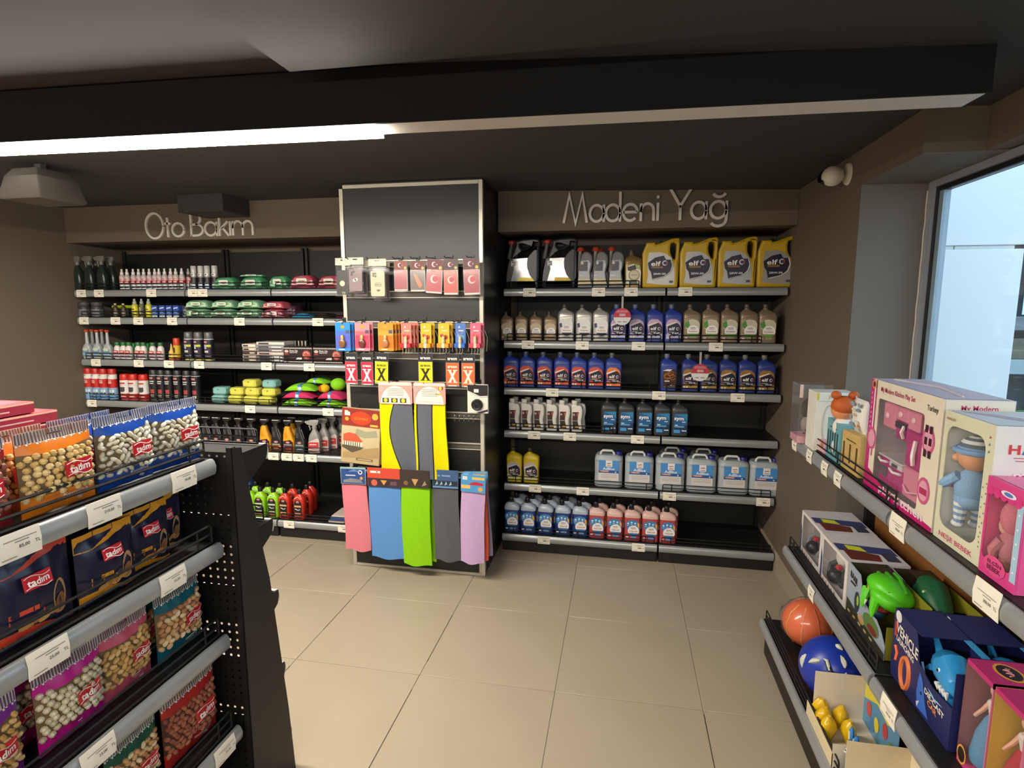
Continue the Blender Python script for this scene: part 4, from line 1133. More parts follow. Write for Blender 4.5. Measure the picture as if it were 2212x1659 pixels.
for i, (px, lv, kind) in enumerate(((478, 0, 't'), (513, 0, 'y'), (547, 0, 'y'), (578, 0, 'y'), (482, 1, 't'), (518, 1, 'y'), (551, 1, 'y'), (587, 1, 'y'), (547, 2, 'y'), (589, 2, 't'))):
    (spt if kind == 't' else spy).put((P(px, .225, 860), .225, z4 + .0008 + lv * hh), '%s sponge in clear wrap, %s in the %s layer of the pile' % ('teal' if kind == 't' else 'yellow', nth(i if lv == 0 else (i - 4 if lv == 1 else i - 8), 4 if lv < 2 else 2), ('bottom', 'middle', 'top')[lv]), 'wrapped sponges', rad(random.uniform(-3, 3)))
def mitt(m, w=.20, d=.14, h=.06, cuff='4a80b0:.5'):
    b = pillow(w, d, h, m + ':.95::cloth', 10, .5)
    c = MB(); c.box(-.012, .022, -d * .505, d * .4, h * .02, h * 1.02, cuff, .008)
    c.rect(-.006, .016, h * .3, h * .7, -d * .507, 'c8d4e0:.5')
    return T('wash_mitt', 'wash mitt', [('plush', b, [('band', c)])])
mg, mp = mitt('86cc2c'), mitt('cc3a68')
mg.put((P(648, .235, 868), .235, z4), 'lime green wash mitt at the bottom left of the plush pile', 'plush wash mitts', rad(3), (1.05, 1, .8))
mg.put((P(720, .235, 868), .235, z4), 'lime green wash mitt at the bottom right of the plush pile', 'plush wash mitts', rad(-4), (.9, 1, .8))
mp.put((P(650, .24, 850), .24, z4 + .050), 'pink wash mitt, left one of the middle layer', 'plush wash mitts', rad(4), (1.1, 1, .8))
mp.put((P(722, .24, 850), .24, z4 + .050), 'pink wash mitt, right one of the middle layer', 'plush wash mitts', rad(-6), (.95, 1, .95))
mg.put((P(655, .25, 835), .25, z4 + .100), 'lime green wash mitt on top at the left of the pile', 'plush wash mitts', rad(6), (1.1, 1, .85))
mg.put((P(690, .29, 825), .30, z4 + .150), 'lime green wash mitt lying across the middle of the pile', 'plush wash mitts', rad(-12), (.8, .9, .7))
b = MB(); b.ell((0, 0, .045), (.055, .05, .045), '86cc2c:.95::cloth', 14, 9)
tag(link('wash_mitt', mesh('wash_mitt', b), None, (P(731, .25, 830), .25, z4 + .108)), 'round lime green plush ball on the right of the pile', 'wash mitt', 'plush wash mitts')
b = MB(); b.ell((0, 0, .03), (.035, .03, .03), 'd8b020:.9::cloth', 12, 8); b.ell((-.02, .0, .028), (.025, .03, .026), 'b8541c:.8::cloth', 10, 7)
tag(link('wash_mitt', mesh('wash_mitt', b), None, (P(702, .19, 850), .19, z4 + .102)), 'small yellow and orange plush bundle among the mitts', 'wash mitt', 'plush wash mitts')

# -- fifth shelf
def chem_bottle(col, label, grip='6a6a6c:.4', cap='1c1b1b:.35'):
    """tall bottle with slanted ribbed grip and trigger"""
    b = MB(); b.body([(0, .078, .050, .012), (.004, .083, .056, .014), (.085, .082, .056, .014), (.110, .068, .05, .014, -.006), (.150, .050, .044, .014, -.012), (.185, .034, .034, .014, -.010)], col, 3)
    for i in range(7): b.tube([(-.028 - .002 * i + .006, -.027 + .0018 * i, .112 + i * .010), (-.004 - .0015 * i, -.028 + .0018 * i, .108 + i * .010)], .0022, grip, 4)
    b.tube([(.030, -.015, .10), (.024, -.014, .13), (.010, -.013, .165)], .003, grip, 4)
    c = MB(); c.body([(.180, .034, .034, .014, -.010), (.200, .036, .034, .012, -.010), (.215, .075, .036, .010, -.002), (.232, .07, .03, .010, .0)], cap, 3); c.box(-.030, .020, -.0165, -.0155, .222, .228, 'c8c8c4:.3')
    return T('chemical_bottle', 'bottle', [('bottle', b, [('label', label)]), ('trigger_cap', c)])
def chem_lab(col, mid, low):
    q = MB(); y = -.0286
    q.flat([(-.036, .006), (.038, .006), (.038, .075), (.02, .090), (-.036, .080)], y, col); q.disc(.0, .072, .015, y - .0004, 'c08a80:.4', rz=.008, n=14); q.rect(-.03, .03, .052, .058, y - .0004, 'b0b0b4:.4'); q.rect(-.034, .036, .036, .048, y - .0004, mid); q.flat([(-.03, .012), (.034, .012), (.02, .03), (-.02, .028)], y - .0004, low)
    return q
bk1 = chem_bottle('1b1a1b:.35', chem_lab('232226:.4', '3a3a40:.4', '4a4a50:.4'))
org = chem_bottle('e09a1c:.38', chem_lab('2a1620:.4', '8a4a6a:.4', 'a83a34:.4'), 'b87a14:.4')
bk2 = chem_bottle('1b1a1b:.35', chem_lab('232024:.4', 'c87a2c:.4', 'b85a3c:.4'))
bk3 = chem_bottle('1b1a1b:.35', chem_lab('2a3438:.4', '6a8a90:.4', '8a9aa0:.4'))
grp5 = 'trigger bottles on the fifth shelf'
row(bk1, (432, 452, 474, 497, 522, 549), 4, 'black trigger bottle', grp5, 'L', .03)
row(org, (577,), 4, 'orange trigger bottle, left of the two', grp5, 'L', .03)
row(bk2, (602,), 4, 'black trigger bottle between two orange ones', grp5, 'L', .03)
row(org, (627,), 4, 'orange trigger bottle, right of the two', grp5, 'L', .03)
org.put((P(636, .29, 970), .29, LZ[4]), 'orange trigger bottle standing behind the right one', grp5)
row(bk3, (652,), 4, 'black trigger bottle with grey-blue label', grp5, 'L', .03)
gl = MB(); y = -.0302
gl.flat([(-.040, .008), (.040, .008), (.040, .095), (.03, .110), (-.038, .082)], y, 'c8b8b4:.4'); gl.rect(-.038, .036, .036, .080, y - .0004, 'b83a40:.4'); gl.rect(-.036, .03, .010, .020, y - .0004, 'a04a4a:.4'); gl.rect(-.03, .02, .06, .066, y - .0008, 'e8d4d0:.4')
gs = trigger_spray('trigger_bottle', '8a8a84:.25', '8f8f8a:.3', gl)
for i in range(4):
    gs.put((P(682 + i * 8, .2, 975), .20 + i * .072, LZ[4]), 'grey trigger spray with red label, %s from the front' % ORD[i], 'grey trigger sprays', rad(8))

# -- bottom shelf
def wash_bottle(col, lab2, shoulder):
    b = MB(); b.body([(0, .078, .052, .014), (.005, .084, .058, .016), (.06, .080, .054, .016), (.13, .086, .060, .018), (.150, .080, .056, .02), (.172, .045, .04, .018), (.182, .030, .030, .014)], col, 4)
    for z in (.05, .065, .08, .095, .11): b.body([(z, .0845, .059, .018), (z + .005, .0865, .061, .018)], col, 4, (0, 0))
    b.flat([(-.030, .150), (.0, .172), (.030, .150), (.02, .150), (.0, .162), (-.02, .150)], -.0300, shoulder)
    q = MB(); y = -.0312
    q.flat([(-.026, .012), (.026, .012), (.030, .12), (.014, .142), (-.016, .142), (-.030, .12)], y, '1c1a1c:.4'); q.disc(0, .130, .013, y - .0004, 'c08480:.4', rz=.008, n=14); q.rect(-.026, .026, .092, .104, y - .0004, lab2); q.tube([(-.02, y - .0006, .08), (.0, y - .0006, .07), (.018, y - .0006, .076)], .003, 'd0d0cc:.4', 4); q.rect(-.022, .022, .04, .05, y - .0004, lab2); q.rect(-.024, .024, .018, .034, y - .0004, '8a4a40:.4')
    c = MB(); c.lathe([(.0155, .178), (.0165, .182), (.0155, .212), (.013, .215)], '171616:.35', n=12)
    return T('shampoo_bottle', 'bottle', [('bottle', b, [('label', q)]), ('cap', c)])
sg = wash_bottle('92cc1c:.3', 'b8d0a0:.4', 'c8ecc0:.3'); sr = wash_bottle('c8301f:.3', 'd8a07a:.4', 'e0a090:.3')
row(sg, (543, 566, 594), 5, 'lime green car shampoo bottle', 'lime shampoo bottles', 'L', .032)
row(sr, (619, 650), 5, 'red car shampoo bottle', 'red shampoo bottles', 'L', .032)
for i, (px, Y) in enumerate(((555, .215), (581, .215), (607, .215))): sg.put((P(px, Y, 1090), Y, LZ[5]), 'lime green shampoo bottle in the second row, %s' % nth(i, 3), 'lime shampoo bottles, back row')
for i, (px, Y) in enumerate(((634, .215), (664, .215), (672, .29))): sr.put((P(px, Y, 1090), Y, LZ[5]), 'red shampoo bottle in the second row, %s' % nth(i, 3), 'red shampoo bottles, back row')
bb = MB(); bb.body([(0, .09, .06, .015), (.005, .095, .065, .018), (.16, .095, .065, .018), (.19, .05, .045, .018), (.2, .036, .036, .016)], '24406a:.35', 3); bcap = MB(); bcap.lathe([(.021, .198), (.022, .202), (.022, .245), (.019, .25)], '2c5aa8:.4', n=14)
BB = T('water_bottle', 'bottle', [('bottle', bb), ('cap', bcap)])
for i, (px, Y) in enumerate(((512, .25), (535, .36))): BB.put((P(px, Y, 1060), Y, LZ[5]), 'blue capped bottle behind the lime bottles, %s' % ('nearer' if i == 0 else 'farther'), 'blue capped bottles')
for i in range(3):
    b = MB(); b.box(-.06, .06, -.08, .08, 0, .014, ('b8b4b0:.5', '3a5a9a:.5', 'c8b8b0:.5')[i], .003)
    tag(link('booklet_pack', mesh('booklet_pack', b), None, (P(739 + i * 2, .16, 1120) - .0, .155 + .01 * i, LZ[5] + .001 + i * .0155)), 'thin %s pack in the small pile beside the pillar' % ('grey', 'blue', 'beige')[i], 'pack', 'packs beside the pillar')

# ================================================================ slatwall panel on the pillar
PY = -.245
sw = thing('slatwall_panel', 'black slatwall panel with aluminium edging on the pillar front', 'display panel', (-.355, PY + .02, 0))
def swp(nm, x0, x1, y0, y1, z0, z1, m, c=0.0):
    b = MB(); b.box(x0 + .355, x1 + .355, y0 - PY - .02, y1 - PY - .02, z0, z1, m, c); return part(nm, b, sw)
rz_ = [at(900, q, PY).z for q in (561, 628, 694, 761, 823, 886, 951, 1013)]
top_z = 2.300
swp('edge_strip', -.781, -.758, PY - .006, PY + .0195, 0.002, top_z - .02, 'alu', .001)
swp('edge_strip', .047, .069, PY - .006, PY + .0195, 0.002, top_z, 'alu', .001)
swp('edge_strip', -.7575, .0465, PY - .006, PY + .0195, top_z - .020, top_z, 'alu', .001)
swp('edge_strip', -.7575, .0465, PY - .006, PY + .0195, 0.002, .018, 'alu', .001)
swp('edge_strip', .033, .0465, PY - .004, PY + .0195, .02, .35, 'alu', .001)
zs_ = [top_z - .021] + [z - .012 for z in rz_] + [.018]
for i in range(len(zs_) - 1):
    up = zs_[i] if i == 0 else zs_[i] - .030
    swp('board', -.757, .0464, PY, PY + .019, (rz_[i] + .0005) if i < len(rz_) else .0185, up, 'slat_black', .001)
for z in rz_:
    b = MB(); b.box(-.402, .4014, -.006 - .02, .0 - .02 + .0, z - .008, z, 'alu', .001); b.box(-.402, .4014, -.012, .0, z - .036, z - .0085, '6a675f:.4:.4'); b.box(-.402, .4014, -.006 - .02, -.0205, z - .042, z - .036, 'alu', .001)
    part('slat_rail', b, sw)
HOOK = MB(); HOOK.tube([(0, .012, .012), (0, -.002, .012), (0, -.10, .004), (0, -.118, .012)], .0028, '1a1a1a:.3:.5', 6); HOOK.box(-.012, .012, .0, .006, -.012, .024, '2a2a2a:.4')
HOOKM = mesh('hook', HOOK)
def hook(px, zi, Y=PY):
    x = at(px, (561, 628, 694, 761, 823, 886, 951, 1013)[zi], PY).x
    link('hook', HOOKM, sw, (x + .355, PY - .0065 - (PY + .02), rz_[zi] - .004))
for zi, pxs in ((0, (737, 770, 812, 866, 903, 936, 974, 1020)), (2, (745, 786, 838, 878, 917, 958, 992, 1024)), (3, (759, 793, 826, 922, 977, 1012)), (4, (858, 930, 1036)), (5, (773,)), (7, (770, 832, 902, 965, 1024))):
    for px in pxs: hook(px, zi)
# row of small empty steel hooks under the camera pack
for i in range(5):
    b = MB(); x = at(988 + i * 10, 900, PY).x + .355
    b.tube([(x, -.02, rz_[5] - .02), (x, -.06, rz_[5] - .022), (x, -.075, rz_[5] - .012)], .003, 'b8b4a8:.3:.7', 5); b.tube([(x, -.076, rz_[5] - .014), (x, -.078, rz_[5] - .045)], .0025, '6a6a66:.4:.5', 5)
    part('small_hook', b, sw)

def hang(name, cat, label, px0, px1, py0, py1, Y, parts_fn, group=None, tilt=0.0, rz=0.0):
    """hanging thing: size and place from its outline at depth Y; parts_fn(w, h) -> parts"""
    c0, c1 = at(px0, (py0 + py1) / 2, Y), at(px1, (py0 + py1) / 2, Y)
    cx = (px0 + px1) / 2
    zt_, zb_ = at(cx, py0, Y).z, at(cx, py1, Y).z
    w_, h_ = c1.x - c0.x, zt_ - zb_
    t = T(name, cat, parts_fn(w_, h_))
    return t, t.put(((c0.x + c1.x) / 2, Y, zb_ - .001), label, group, rz, 1.0, (0, tilt)), w_, h_

def card_box(w, h, m, th=.003):
    b = MB(); b.shape([[(-w / 2 + .004, 0), (w / 2 - .004, 0), (w / 2, .004), (w / 2, h - .004), (w / 2 - .004, h), (-w / 2 + .004, h), (-w / 2, h - .004), (-w / 2, .004)]], m, th); return b

# phone cases
def phone_case(col, art):
    def fn(w, h):
        hd = MB(); hd.shape([[(-w / 2, h - .040), (w / 2, h - .040), (w / 2, h), (-w / 2, h)], [(-.014, h - .014), (.014, h - .014), (.014, h - .008), (-.014, h - .008)]], 'd9d2c2:.5', .002)
        po = MB(); po.box(-w / 2 + .002, w / 2 - .002, -.009, .009, 0, h - .041, 'clear_film', .004)
        cs = MB(); cw, ch = w * .40, h - .066
        out_ = [(x * cw, .012 + z) for x, z in ((-.9, 0), (.9, 0))] + [(cw, .022), (cw, ch - .01), (cw * .9, ch), (-cw * .9, ch), (-cw, ch - .01), (-cw, .022)]
        cs.shape([out_], col, .008, .002)
        a = MB(); art(a, cw, ch, -.0052)
        return [('header_card', hd), ('pouch', po), ('case', cs, [('print', a)])]
    return fn
def art1(a, cw, ch, y): a.disc(0, ch * .5, .016, y, 'd8cfae:.5'); a.txt('99', .016, cw * .2, ch * .14, y, 'b0a888:.5', .01)
def art2(a, cw, ch, y):
    a.disc(-.005, ch * .55, .011, y, 'e0d8d0:.5', rz=.009); a.disc(.006, ch * .58, .010, y, 'e0d8d0:.5', rz=.009)
    for dx, dz in ((-.5, .86), (-.2, .9), (-.5, .78)): a.disc(cw * dx, ch * dz, .006, y - .0004, '3a3234:.3', n=12)
def art3(a, cw, ch, y):
    for dx, dz in ((-.55, .9), (-.25, .9), (-.55, .82), (-.25, .8)): a.disc(cw * dx, ch * dz, .006, y - .0004, '4a463c:.3', n=12)
    a.txt('SPACE', .010, .004, ch * .5, y, '5a564a:.5', .01, w=.04); a.rect(-.014, .02, ch * .56, ch * .575, y, '8a8674:.5'); a.rect(-.016, .024, ch * .44, ch * .452, y, '8a8674:.5'); a.flat([(-.008, ch * .3), (.004, ch * .24), (.016, ch * .3), (.010, ch * .33), (-.002, ch * .33)], y, '6a6656:.5')
gpc = 'bagged phone cases'
hang('phone_case_pack', 'phone case', 'black phone case in a clear bag, leftmost on the slatwall', 723, 755, 558, 641, -.325, phone_case('23201e:.4', art1), gpc, rad(2))
hang('phone_case_pack', 'phone case', 'mauve phone case in a clear bag hanging in front', 750, 786, 556, 634, -.350, phone_case('8a7278:.45', art2), gpc)
hang('phone_case_pack', 'phone case', 'dark phone case hanging behind the mauve one', 762, 798, 562, 645, -.300, phone_case('4a3a3c:.45', art2), gpc)
hang('phone_case_pack', 'phone case', 'cream phone case with printed words in a clear bag', 797, 835, 559, 645, -.350, phone_case('c8c0a0:.5', art3), gpc)
hang('phone_case_pack', 'phone case', 'dark phone case hanging behind the cream one', 806, 843, 562, 650, -.295, phone_case('5a4a48:.5', art2), gpc)

# red flag packs
def redpack(col, hdc, art):
    def fn(w, h):
        c = MB(); c.box(-w / 2, w / 2, -.004, .004, 0, h, 'b8b0a8:.3', .002)
        p = MB(); y = -.0046
        p.rect(-w * .48, w * .48, h * .70, h * .99, y, hdc); p.rect(-w * .47, w * .45, h * .06, h * .69, y, col); p.disc(w * .34, h * .76, w * .10, y - .0004, 'c8b860:.4', n=12); p.rect(-w * .46, w * .46, .002, h * .05, y, 'd8d4d0:.3')
        art(p, w, h, y - .0004)
        f = MB(); f.box(-w / 2 - .002, w / 2 + .002, -.007, -.0052, h * .02, h * .70, 'clear_film', .001)
        return [('card', c, [('print', p)]), ('film', f)]
    return fn
def moon(p, w, h, y, cz=.85, m='e8dcdc:.4'):
    p.disc(-w * .05, h * cz, w * .15, y, m, n=18); p.disc(.0, h * cz, w * .12, y - .0003, '7a2028:.4', n=18); p.disc(w * .12, h * cz, w * .035, y - .0004, m, n=6)
def flagart(p, w, h, y):
    moon(p, w, h, y); p.disc(0, h * .42, w * .24, y, 'e4c8c4:.4', n=18); p.disc(w * .06, h * .43, w * .18, y - .0003, 'b8303c:.4', n=18)
def figart(p, w, h, y):
    moon(p, w, h, y); p.flat([(-w * .3, h * .6), (0, h * .5), (w * .3, h * .2), (w * .1, h * .1), (-w * .1, h * .3)], y, 'c8784c:.4')
gr = 'red flag packs on the slatwall'
for i, (px0, px1, c_, hc, a_) in enumerate(((852, 881, 'a8424a:.4', '8a4438:.4', lambda p, w, h, y: moon(p, w, h, y)), (887, 919, '6a5850:.4', '6a2420:.4', figart), (919, 954, 'b83a44:.4', '6a1c26:.4', flagart), (959, 990, 'c84a3c:.4', '4a2428:.4', flagart), (1003, 1038, 'a82a3a:.4', '5a141e:.4', flagart))):
    py0 = (563, 563, 560, 560, 558)[i]; py1 = (629, 630, 634, 637, 637)[i]
    hang('flag_pack', 'flag pack', 'red and white flag souvenir pack, %s of the slatwall row' % nth(i, 5), px0, px1, py0, py1, -.335, redpack(c_, hc, a_), gr, rad((0, 0, 4, 0, -2)[i]))

# perfume cards
def perfume(col, col2, glass, trim):
    def fn(w, h):
        c = card_box(w, h, col)
        p = MB(); y = -.0021
        p.rect(-w * .47, w * .47, h * .10, h * .55, y, col2); p.rect(-w * .47, w * .47, h * .55, h * .70, y - .0002, trim); p.rect(-w * .12, w * .12, h * .80, h * .90, y, 'c8a040:.35:.4'); p.rect(w * .2, w * .44, h * .62, h * .74, y - .0006, '4a4a6a:.5'); p.rect(-w * .3, w * .1, h * .04, h * .07, y, 'e8e0d8:.5'); p.disc(0, h * .985, .006, y, '2a2a2a:.5', n=8)
        g_ = MB(); g_.T = Matrix.Translation((0, -.010, h * .14)); k = h / .18
        g_.body([(0, .026 * k, .014, .006), (.006, .040 * k, .018, .008), (.030 * k, .046 * k, .018, .009), (.046 * k, .030 * k, .016, .007), (.050 * k, .016 * k, .014, .006)], glass, 3)
        cp = MB(); cp.T = Matrix.Translation((0, -.010, h * .14)); cp.body([(.050 * k, .020 * k, .014, .006), (.068 * k, .022 * k, .016, .007), (.076 * k, .014 * k, .012, .005)], 'c8a868:.35:.3', 3)
        return [('card', c, [('print', p)]), ('flask', g_), ('cap', cp)]
    return fn
gpf = 'perfume air fresheners'
for nm, px0, px1, c_, c2, gl_, tr_, nst in (('blue', 725, 757, '2a86cc:.35', '5a5cb8:.4', '7a5a34:.2', '4a6ac0:.4', 3), ('pink', 767, 799, 'd8848c:.4', 'c83c5c:.4', '6a3c34:.2', 'd0606c:.4', 2), ('orange', 817, 850, 'd88a24:.4', 'd8701c:.4', 'a8744c:.2', 'e09a34:.4', 4)):
    t_, o_, w_, h_ = hang('perfume_card', 'air freshener', '%s perfume air freshener card, front one of its hook' % nm, px0, px1, 697, 758, -.355, perfume(c_, c2, gl_, tr_), gpf)
    for k in range(1, nst):
        t_.put((o_.location.x + .009 * k, o_.location.y + .026 * k, o_.location.z - .001), '%s perfume air freshener card, %s behind the front one' % (nm, ORD[k - 1]), gpf)
def minibottle(col, box_, b2, flower):
    def fn(w, h):
        c = card_box(w, h, col)
        p = MB(); y = -.0021
        p.flat([(-w * .22, h * .84), (-w * .10, h * .90), (-w * .02, h * .82), (-w * .2, h * .80)], y, 'd8d4c8:.5'); p.rect(-w * .2, w * .3, h * .68, h * .72, y, 'e8d8b8:.5'); p.disc(w * .16, h * .44, w * .2, y, flower, rz=h * .09, n=12); p.disc(-w * .18, h * .5, w * .16, y - .0003, flower, n=12)
        bx = MB(); bx.box(-w * .56, w * .5, -.024, -.003, h * .02, h * .20, box_, .002); bx.box(-w * .1, w * .12, -.0248, -.0238, h * .02, h * .20, b2)
        g_ = MB(); g_.T = Matrix.Translation((0, -.013, 0)); g_.lathe([(.009, h * .20), (.010, h * .22), (.010, h * .32), (.007, h * .36)], 'c8b894:.3', n=10); g_.lathe([(.0085, h * .36), (.0085, h * .46), (.006, h * .48)], 'd8c088:.5', n=10)
        s_ = MB()
        for dx in (-.35, -.05, .2): s_.tube([(w * dx, -.012, h * .02), (w * dx + .003, -.013, -.012), (w * dx - .002, -.012, -.028 - abs(dx) * .02)], .0012, 'b8aa8a:.7', 4)
        s_.tube([(-w * .3, -.016, h * .66), (0, -.016, h * .5), (w * .3, -.016, h * .66)], .0011, 'c8ba9a:.7', 4)
        s_.tube([(w * .55, .004, h * .7), (w * .8, .004, h * .4), (w * .72, .004, -.02)], .0012, 'b8aa8a:.7', 4)
        return [('card', c, [('print', p)]), ('box_base', bx), ('vial', g_), ('cord', s_)]
    return fn
for nm, px0, px1, c_, bx_, b2_, fl_, nst in (('salmon', 867, 889, 'd8786c:.4', 'b82430:.4', 'e0d0c0:.4', 'b82c2c:.4', 3), ('yellow', 909, 932, 'e0ae18:.4', 'e08a24:.4', 'e8d8b8:.4', 'b83020:.4', 2), ('second yellow', 947, 971, 'e0ae18:.4', 'e08a24:.4', 'e8d8b8:.4', 'a82a20:.4', 2), ('blue', 984, 1006, '4a72b8:.4', '2c5cb8:.4', 'd8c888:.4', '6a9cc8:.4', 1), ('rose', 1016, 1039, 'd8607a:.4', 'c83a54:.4', 'e0c8a0:.4', 'c84a5c:.4', 2)):
    t_, o_, w_, h_ = hang('scent_vial_card', 'air freshener', '%s card with hanging scent vial on the slatwall' % nm, px0, px1, 698, 752, -.345, minibottle(c_, bx_, b2_, fl_), 'scent vial cards')
    for k in range(1, nst): t_.put((o_.location.x + .010 * k, o_.location.y + .030 * k, o_.location.z - .001), '%s scent vial card hanging %s' % (nm, 'just behind the front one' if k == 1 else 'at the back of its hook'), 'scent vial cards')

# X air fresheners
def xcard(col, ink_, hdr='2a2a2c:.35', txtc=None):
    def fn(w, h):
        c = MB(); c.box(-w / 2, w / 2, -.003, .003, 0, h, '8a8a8a:.25', .0015)
        p = MB(); y = -.0036
        p.rect(-w * .49, w * .49, h * .73, h * .995, y, hdr); p.rect(-w * .47, w * .47, h * .05, h * .72, y, col)
        p.txt('areon', h * .075, 0, h * .84, y - .0004, 'dcdcd8:.4', .03, w=w * .7); p.txt('areon', h * .065, 0, h * .60, y - .0004, ink_, .03, w=w * .7)
        hw = w * .30
        for s_ in (1, -1):
            p.flat([(-s_ * hw, h * .50), (-s_ * hw * .45, h * .50), (s_ * hw, h * .13), (s_ * hw * .45, h * .13)], y - .0004 - (s_ > 0) * .0002, ink_)
            for zz in (.50, .13): p.rect(s_ * hw * .72 - w * .16, s_ * hw * .72 + w * .16, h * zz - h * .012, h * zz + h * .012, y - .0007, ink_)
        p.rect(-w * .3, w * .3, h * .012, h * .04, y, 'd0d0d0:.4')
        return [('card', c, [('print', p)])]
    return fn
for i, (px0, px1, py0, py1, c_, k_, nm) in enumerate(((746, 772, 762, 830, 'b8243c:.4', 'f0e4d8:.4', 'red'), (780, 806, 763, 832, 'b8243c:.4', 'f0e4d8:.4', 'red'), (809, 838, 762, 830, 'e8d414:.4', '26221c:.4', 'yellow'), (904, 935, 763, 830, 'e8d414:.4', '26221c:.4', 'yellow'), (963, 992, 764, 835, 'e0602c:.4', 'f0dccc:.4', 'orange'), (997, 1026, 764, 837, 'e0602c:.4', 'f0dccc:.4', 'orange'))):
    hang('air_freshener_card', 'air freshener', '%s air freshener card printed with a big X, %s of the pair' % (nm, 'left' if i in (0, 2, 4) else 'right'), px0, px1, py0, py1, -.345, xcard(c_, k_), 'X air freshener cards', rad(2 if i == 2 else 0))

# camera pack at the right edge
def campack(w, h):
    c = MB(); c.box(-w / 2, w / 2, -.006, .006, 0, h, 'd8d0c4:.4', .004)
    p = MB(); y = -.0066
    p.flat([(-w * .48, h * .78), (-w * .2, h * .70), (w * .1, h * .60), (w * .48, h * .62), (w * .48, h * .98), (-w * .48, h * .98)], y, '1e1c1e:.4'); p.tube([(-w * .48, y - .001, h * .76), (-w * .15, y - .001, h * .66), (w * .15, y - .001, h * .57), (w * .48, y - .001, h * .60)], .003, 'd8d4d0:.4', 4)
    p.rect(-w * .18, w * .05, h * .72, h * .84, y - .0005, 'c8c8c8:.4'); p.flat([(-w * .1, h * .02), (w * .48, h * .16), (w * .48, h * .08), (w * .1, h * .0)], y - .0004, '2a2a3a:.4')
    l_ = MB(); l_.T = Matrix.Translation((-w * .02, -.006, h * .31)) @ Matrix.Rotation(PI / 2, 4, 'X'); l_.lathe([(w * .27, 0), (w * .27, .012), (w * .22, .016), (w * .12, .013), (w * .06, .015)], '1c1c1e:.3', n=20)
    return [('card', c, [('print', p)]), ('lens', l_)]
hang('camera_pack', 'camera pack', 'black and white camera pack hanging at the right edge of the slatwall', 1010, 1055, 830, 893, -.345, campack)

# kraft seat-mat pack
def kraft(w, h):
    c = MB(); c.box(-w / 2, w / 2, -.010, .010, 0, h, 'b09a74:.7', .004)
    p = MB(); y = -.0106
    p.rect(-w * .49, w * .49, h * .68, h * .995, y, '8a2c24:.45'); p.disc(-.0, h * .83, w * .27, y - .0004, 'b83c1c:.45', rz=h * .12, n=18); p.txt('GÜDERİ', h * .055, 0, h * .825, y - .0008, 'e07a2c:.45', .02, w=w * .36)
    p.rect(-w * .42, -w * .28, h * .86, h * .95, y - .0005, 'd8c8c0:.5'); p.disc(-w * .36, h * .80, w * .05, y - .0005, 'e09a2c:.45', n=12); p.disc(w * .36, h * .88, w * .08, y - .0005, 'd8a03c:.45', n=12); p.rect(w * .24, w * .44, h * .70, h * .735, y - .0005, 'd8b03c:.45')
    p.rect(-w * .49, w * .49, h * .30, h * .67, y - .0002, 'b8a680:.6'); p.flat([(-w * .1, h * .64), (w * .15, h * .60), (w * .4, h * .64), (w * .46, h * .52), (w * .1, h * .48), (-w * .15, h * .52)], y - .0004, '8f8e72:.6')
    p.flat([(-w * .44, h * .40), (-w * .44, h * .52), (-w * .3, h * .56), (-w * .1, h * .54), (w * .06, h * .42), (w * .02, h * .38)], y - .0006, 'c05030:.5'); p.rect(-w * .44, w * .05, h * .33, h * .40, y - .0007, 'd8cdb4:.5')
    for i in range(8): p.rect(-w * .42 + i * w * .057, -w * .40 + i * w * .057, h * .315, h * .40, y - .001, '3a342c:.5')
    p.flat([(-w * .44, h * .20), (w * .2, h * .30), (w * .47, h * .34), (w * .47, h * .14), (-w * .44, h * .10)], y - .0003, 'a0855a:.6'); p.flat([(-w * .48, h * .29), (-w * .2, h * .20), (w * .0, h * .26), (w * .1, h * .31), (-w * .46, h * .33)], y - .0005, '4f463a:.6')
    p.rect(-w * .1, w * .34, h * .07, h * .115, y - .0006, '7a6444:.6'); p.rect(-w * .05, w * .29, h * .085, h * .10, y - .001, 'b8a47c:.6')
    b2 = MB(); b2.box(-w / 2 + .012, w / 2 + .014, .012, .022, .004, h - .004, 'a08a64:.7', .004); b2.box(-w / 2 + .022, w / 2 + .024, .024, .034, .008, h - .008, '937d59:.7', .004)
    return [('front_sheet', c, [('print', p)]), ('back_sheets', b2)]
hang('leather_cloth_pack', 'cloth pack', 'kraft pack printed with an old red car, left side of the pillar', 735, 818, 882, 1002, -.335, kraft, None, rad(4))

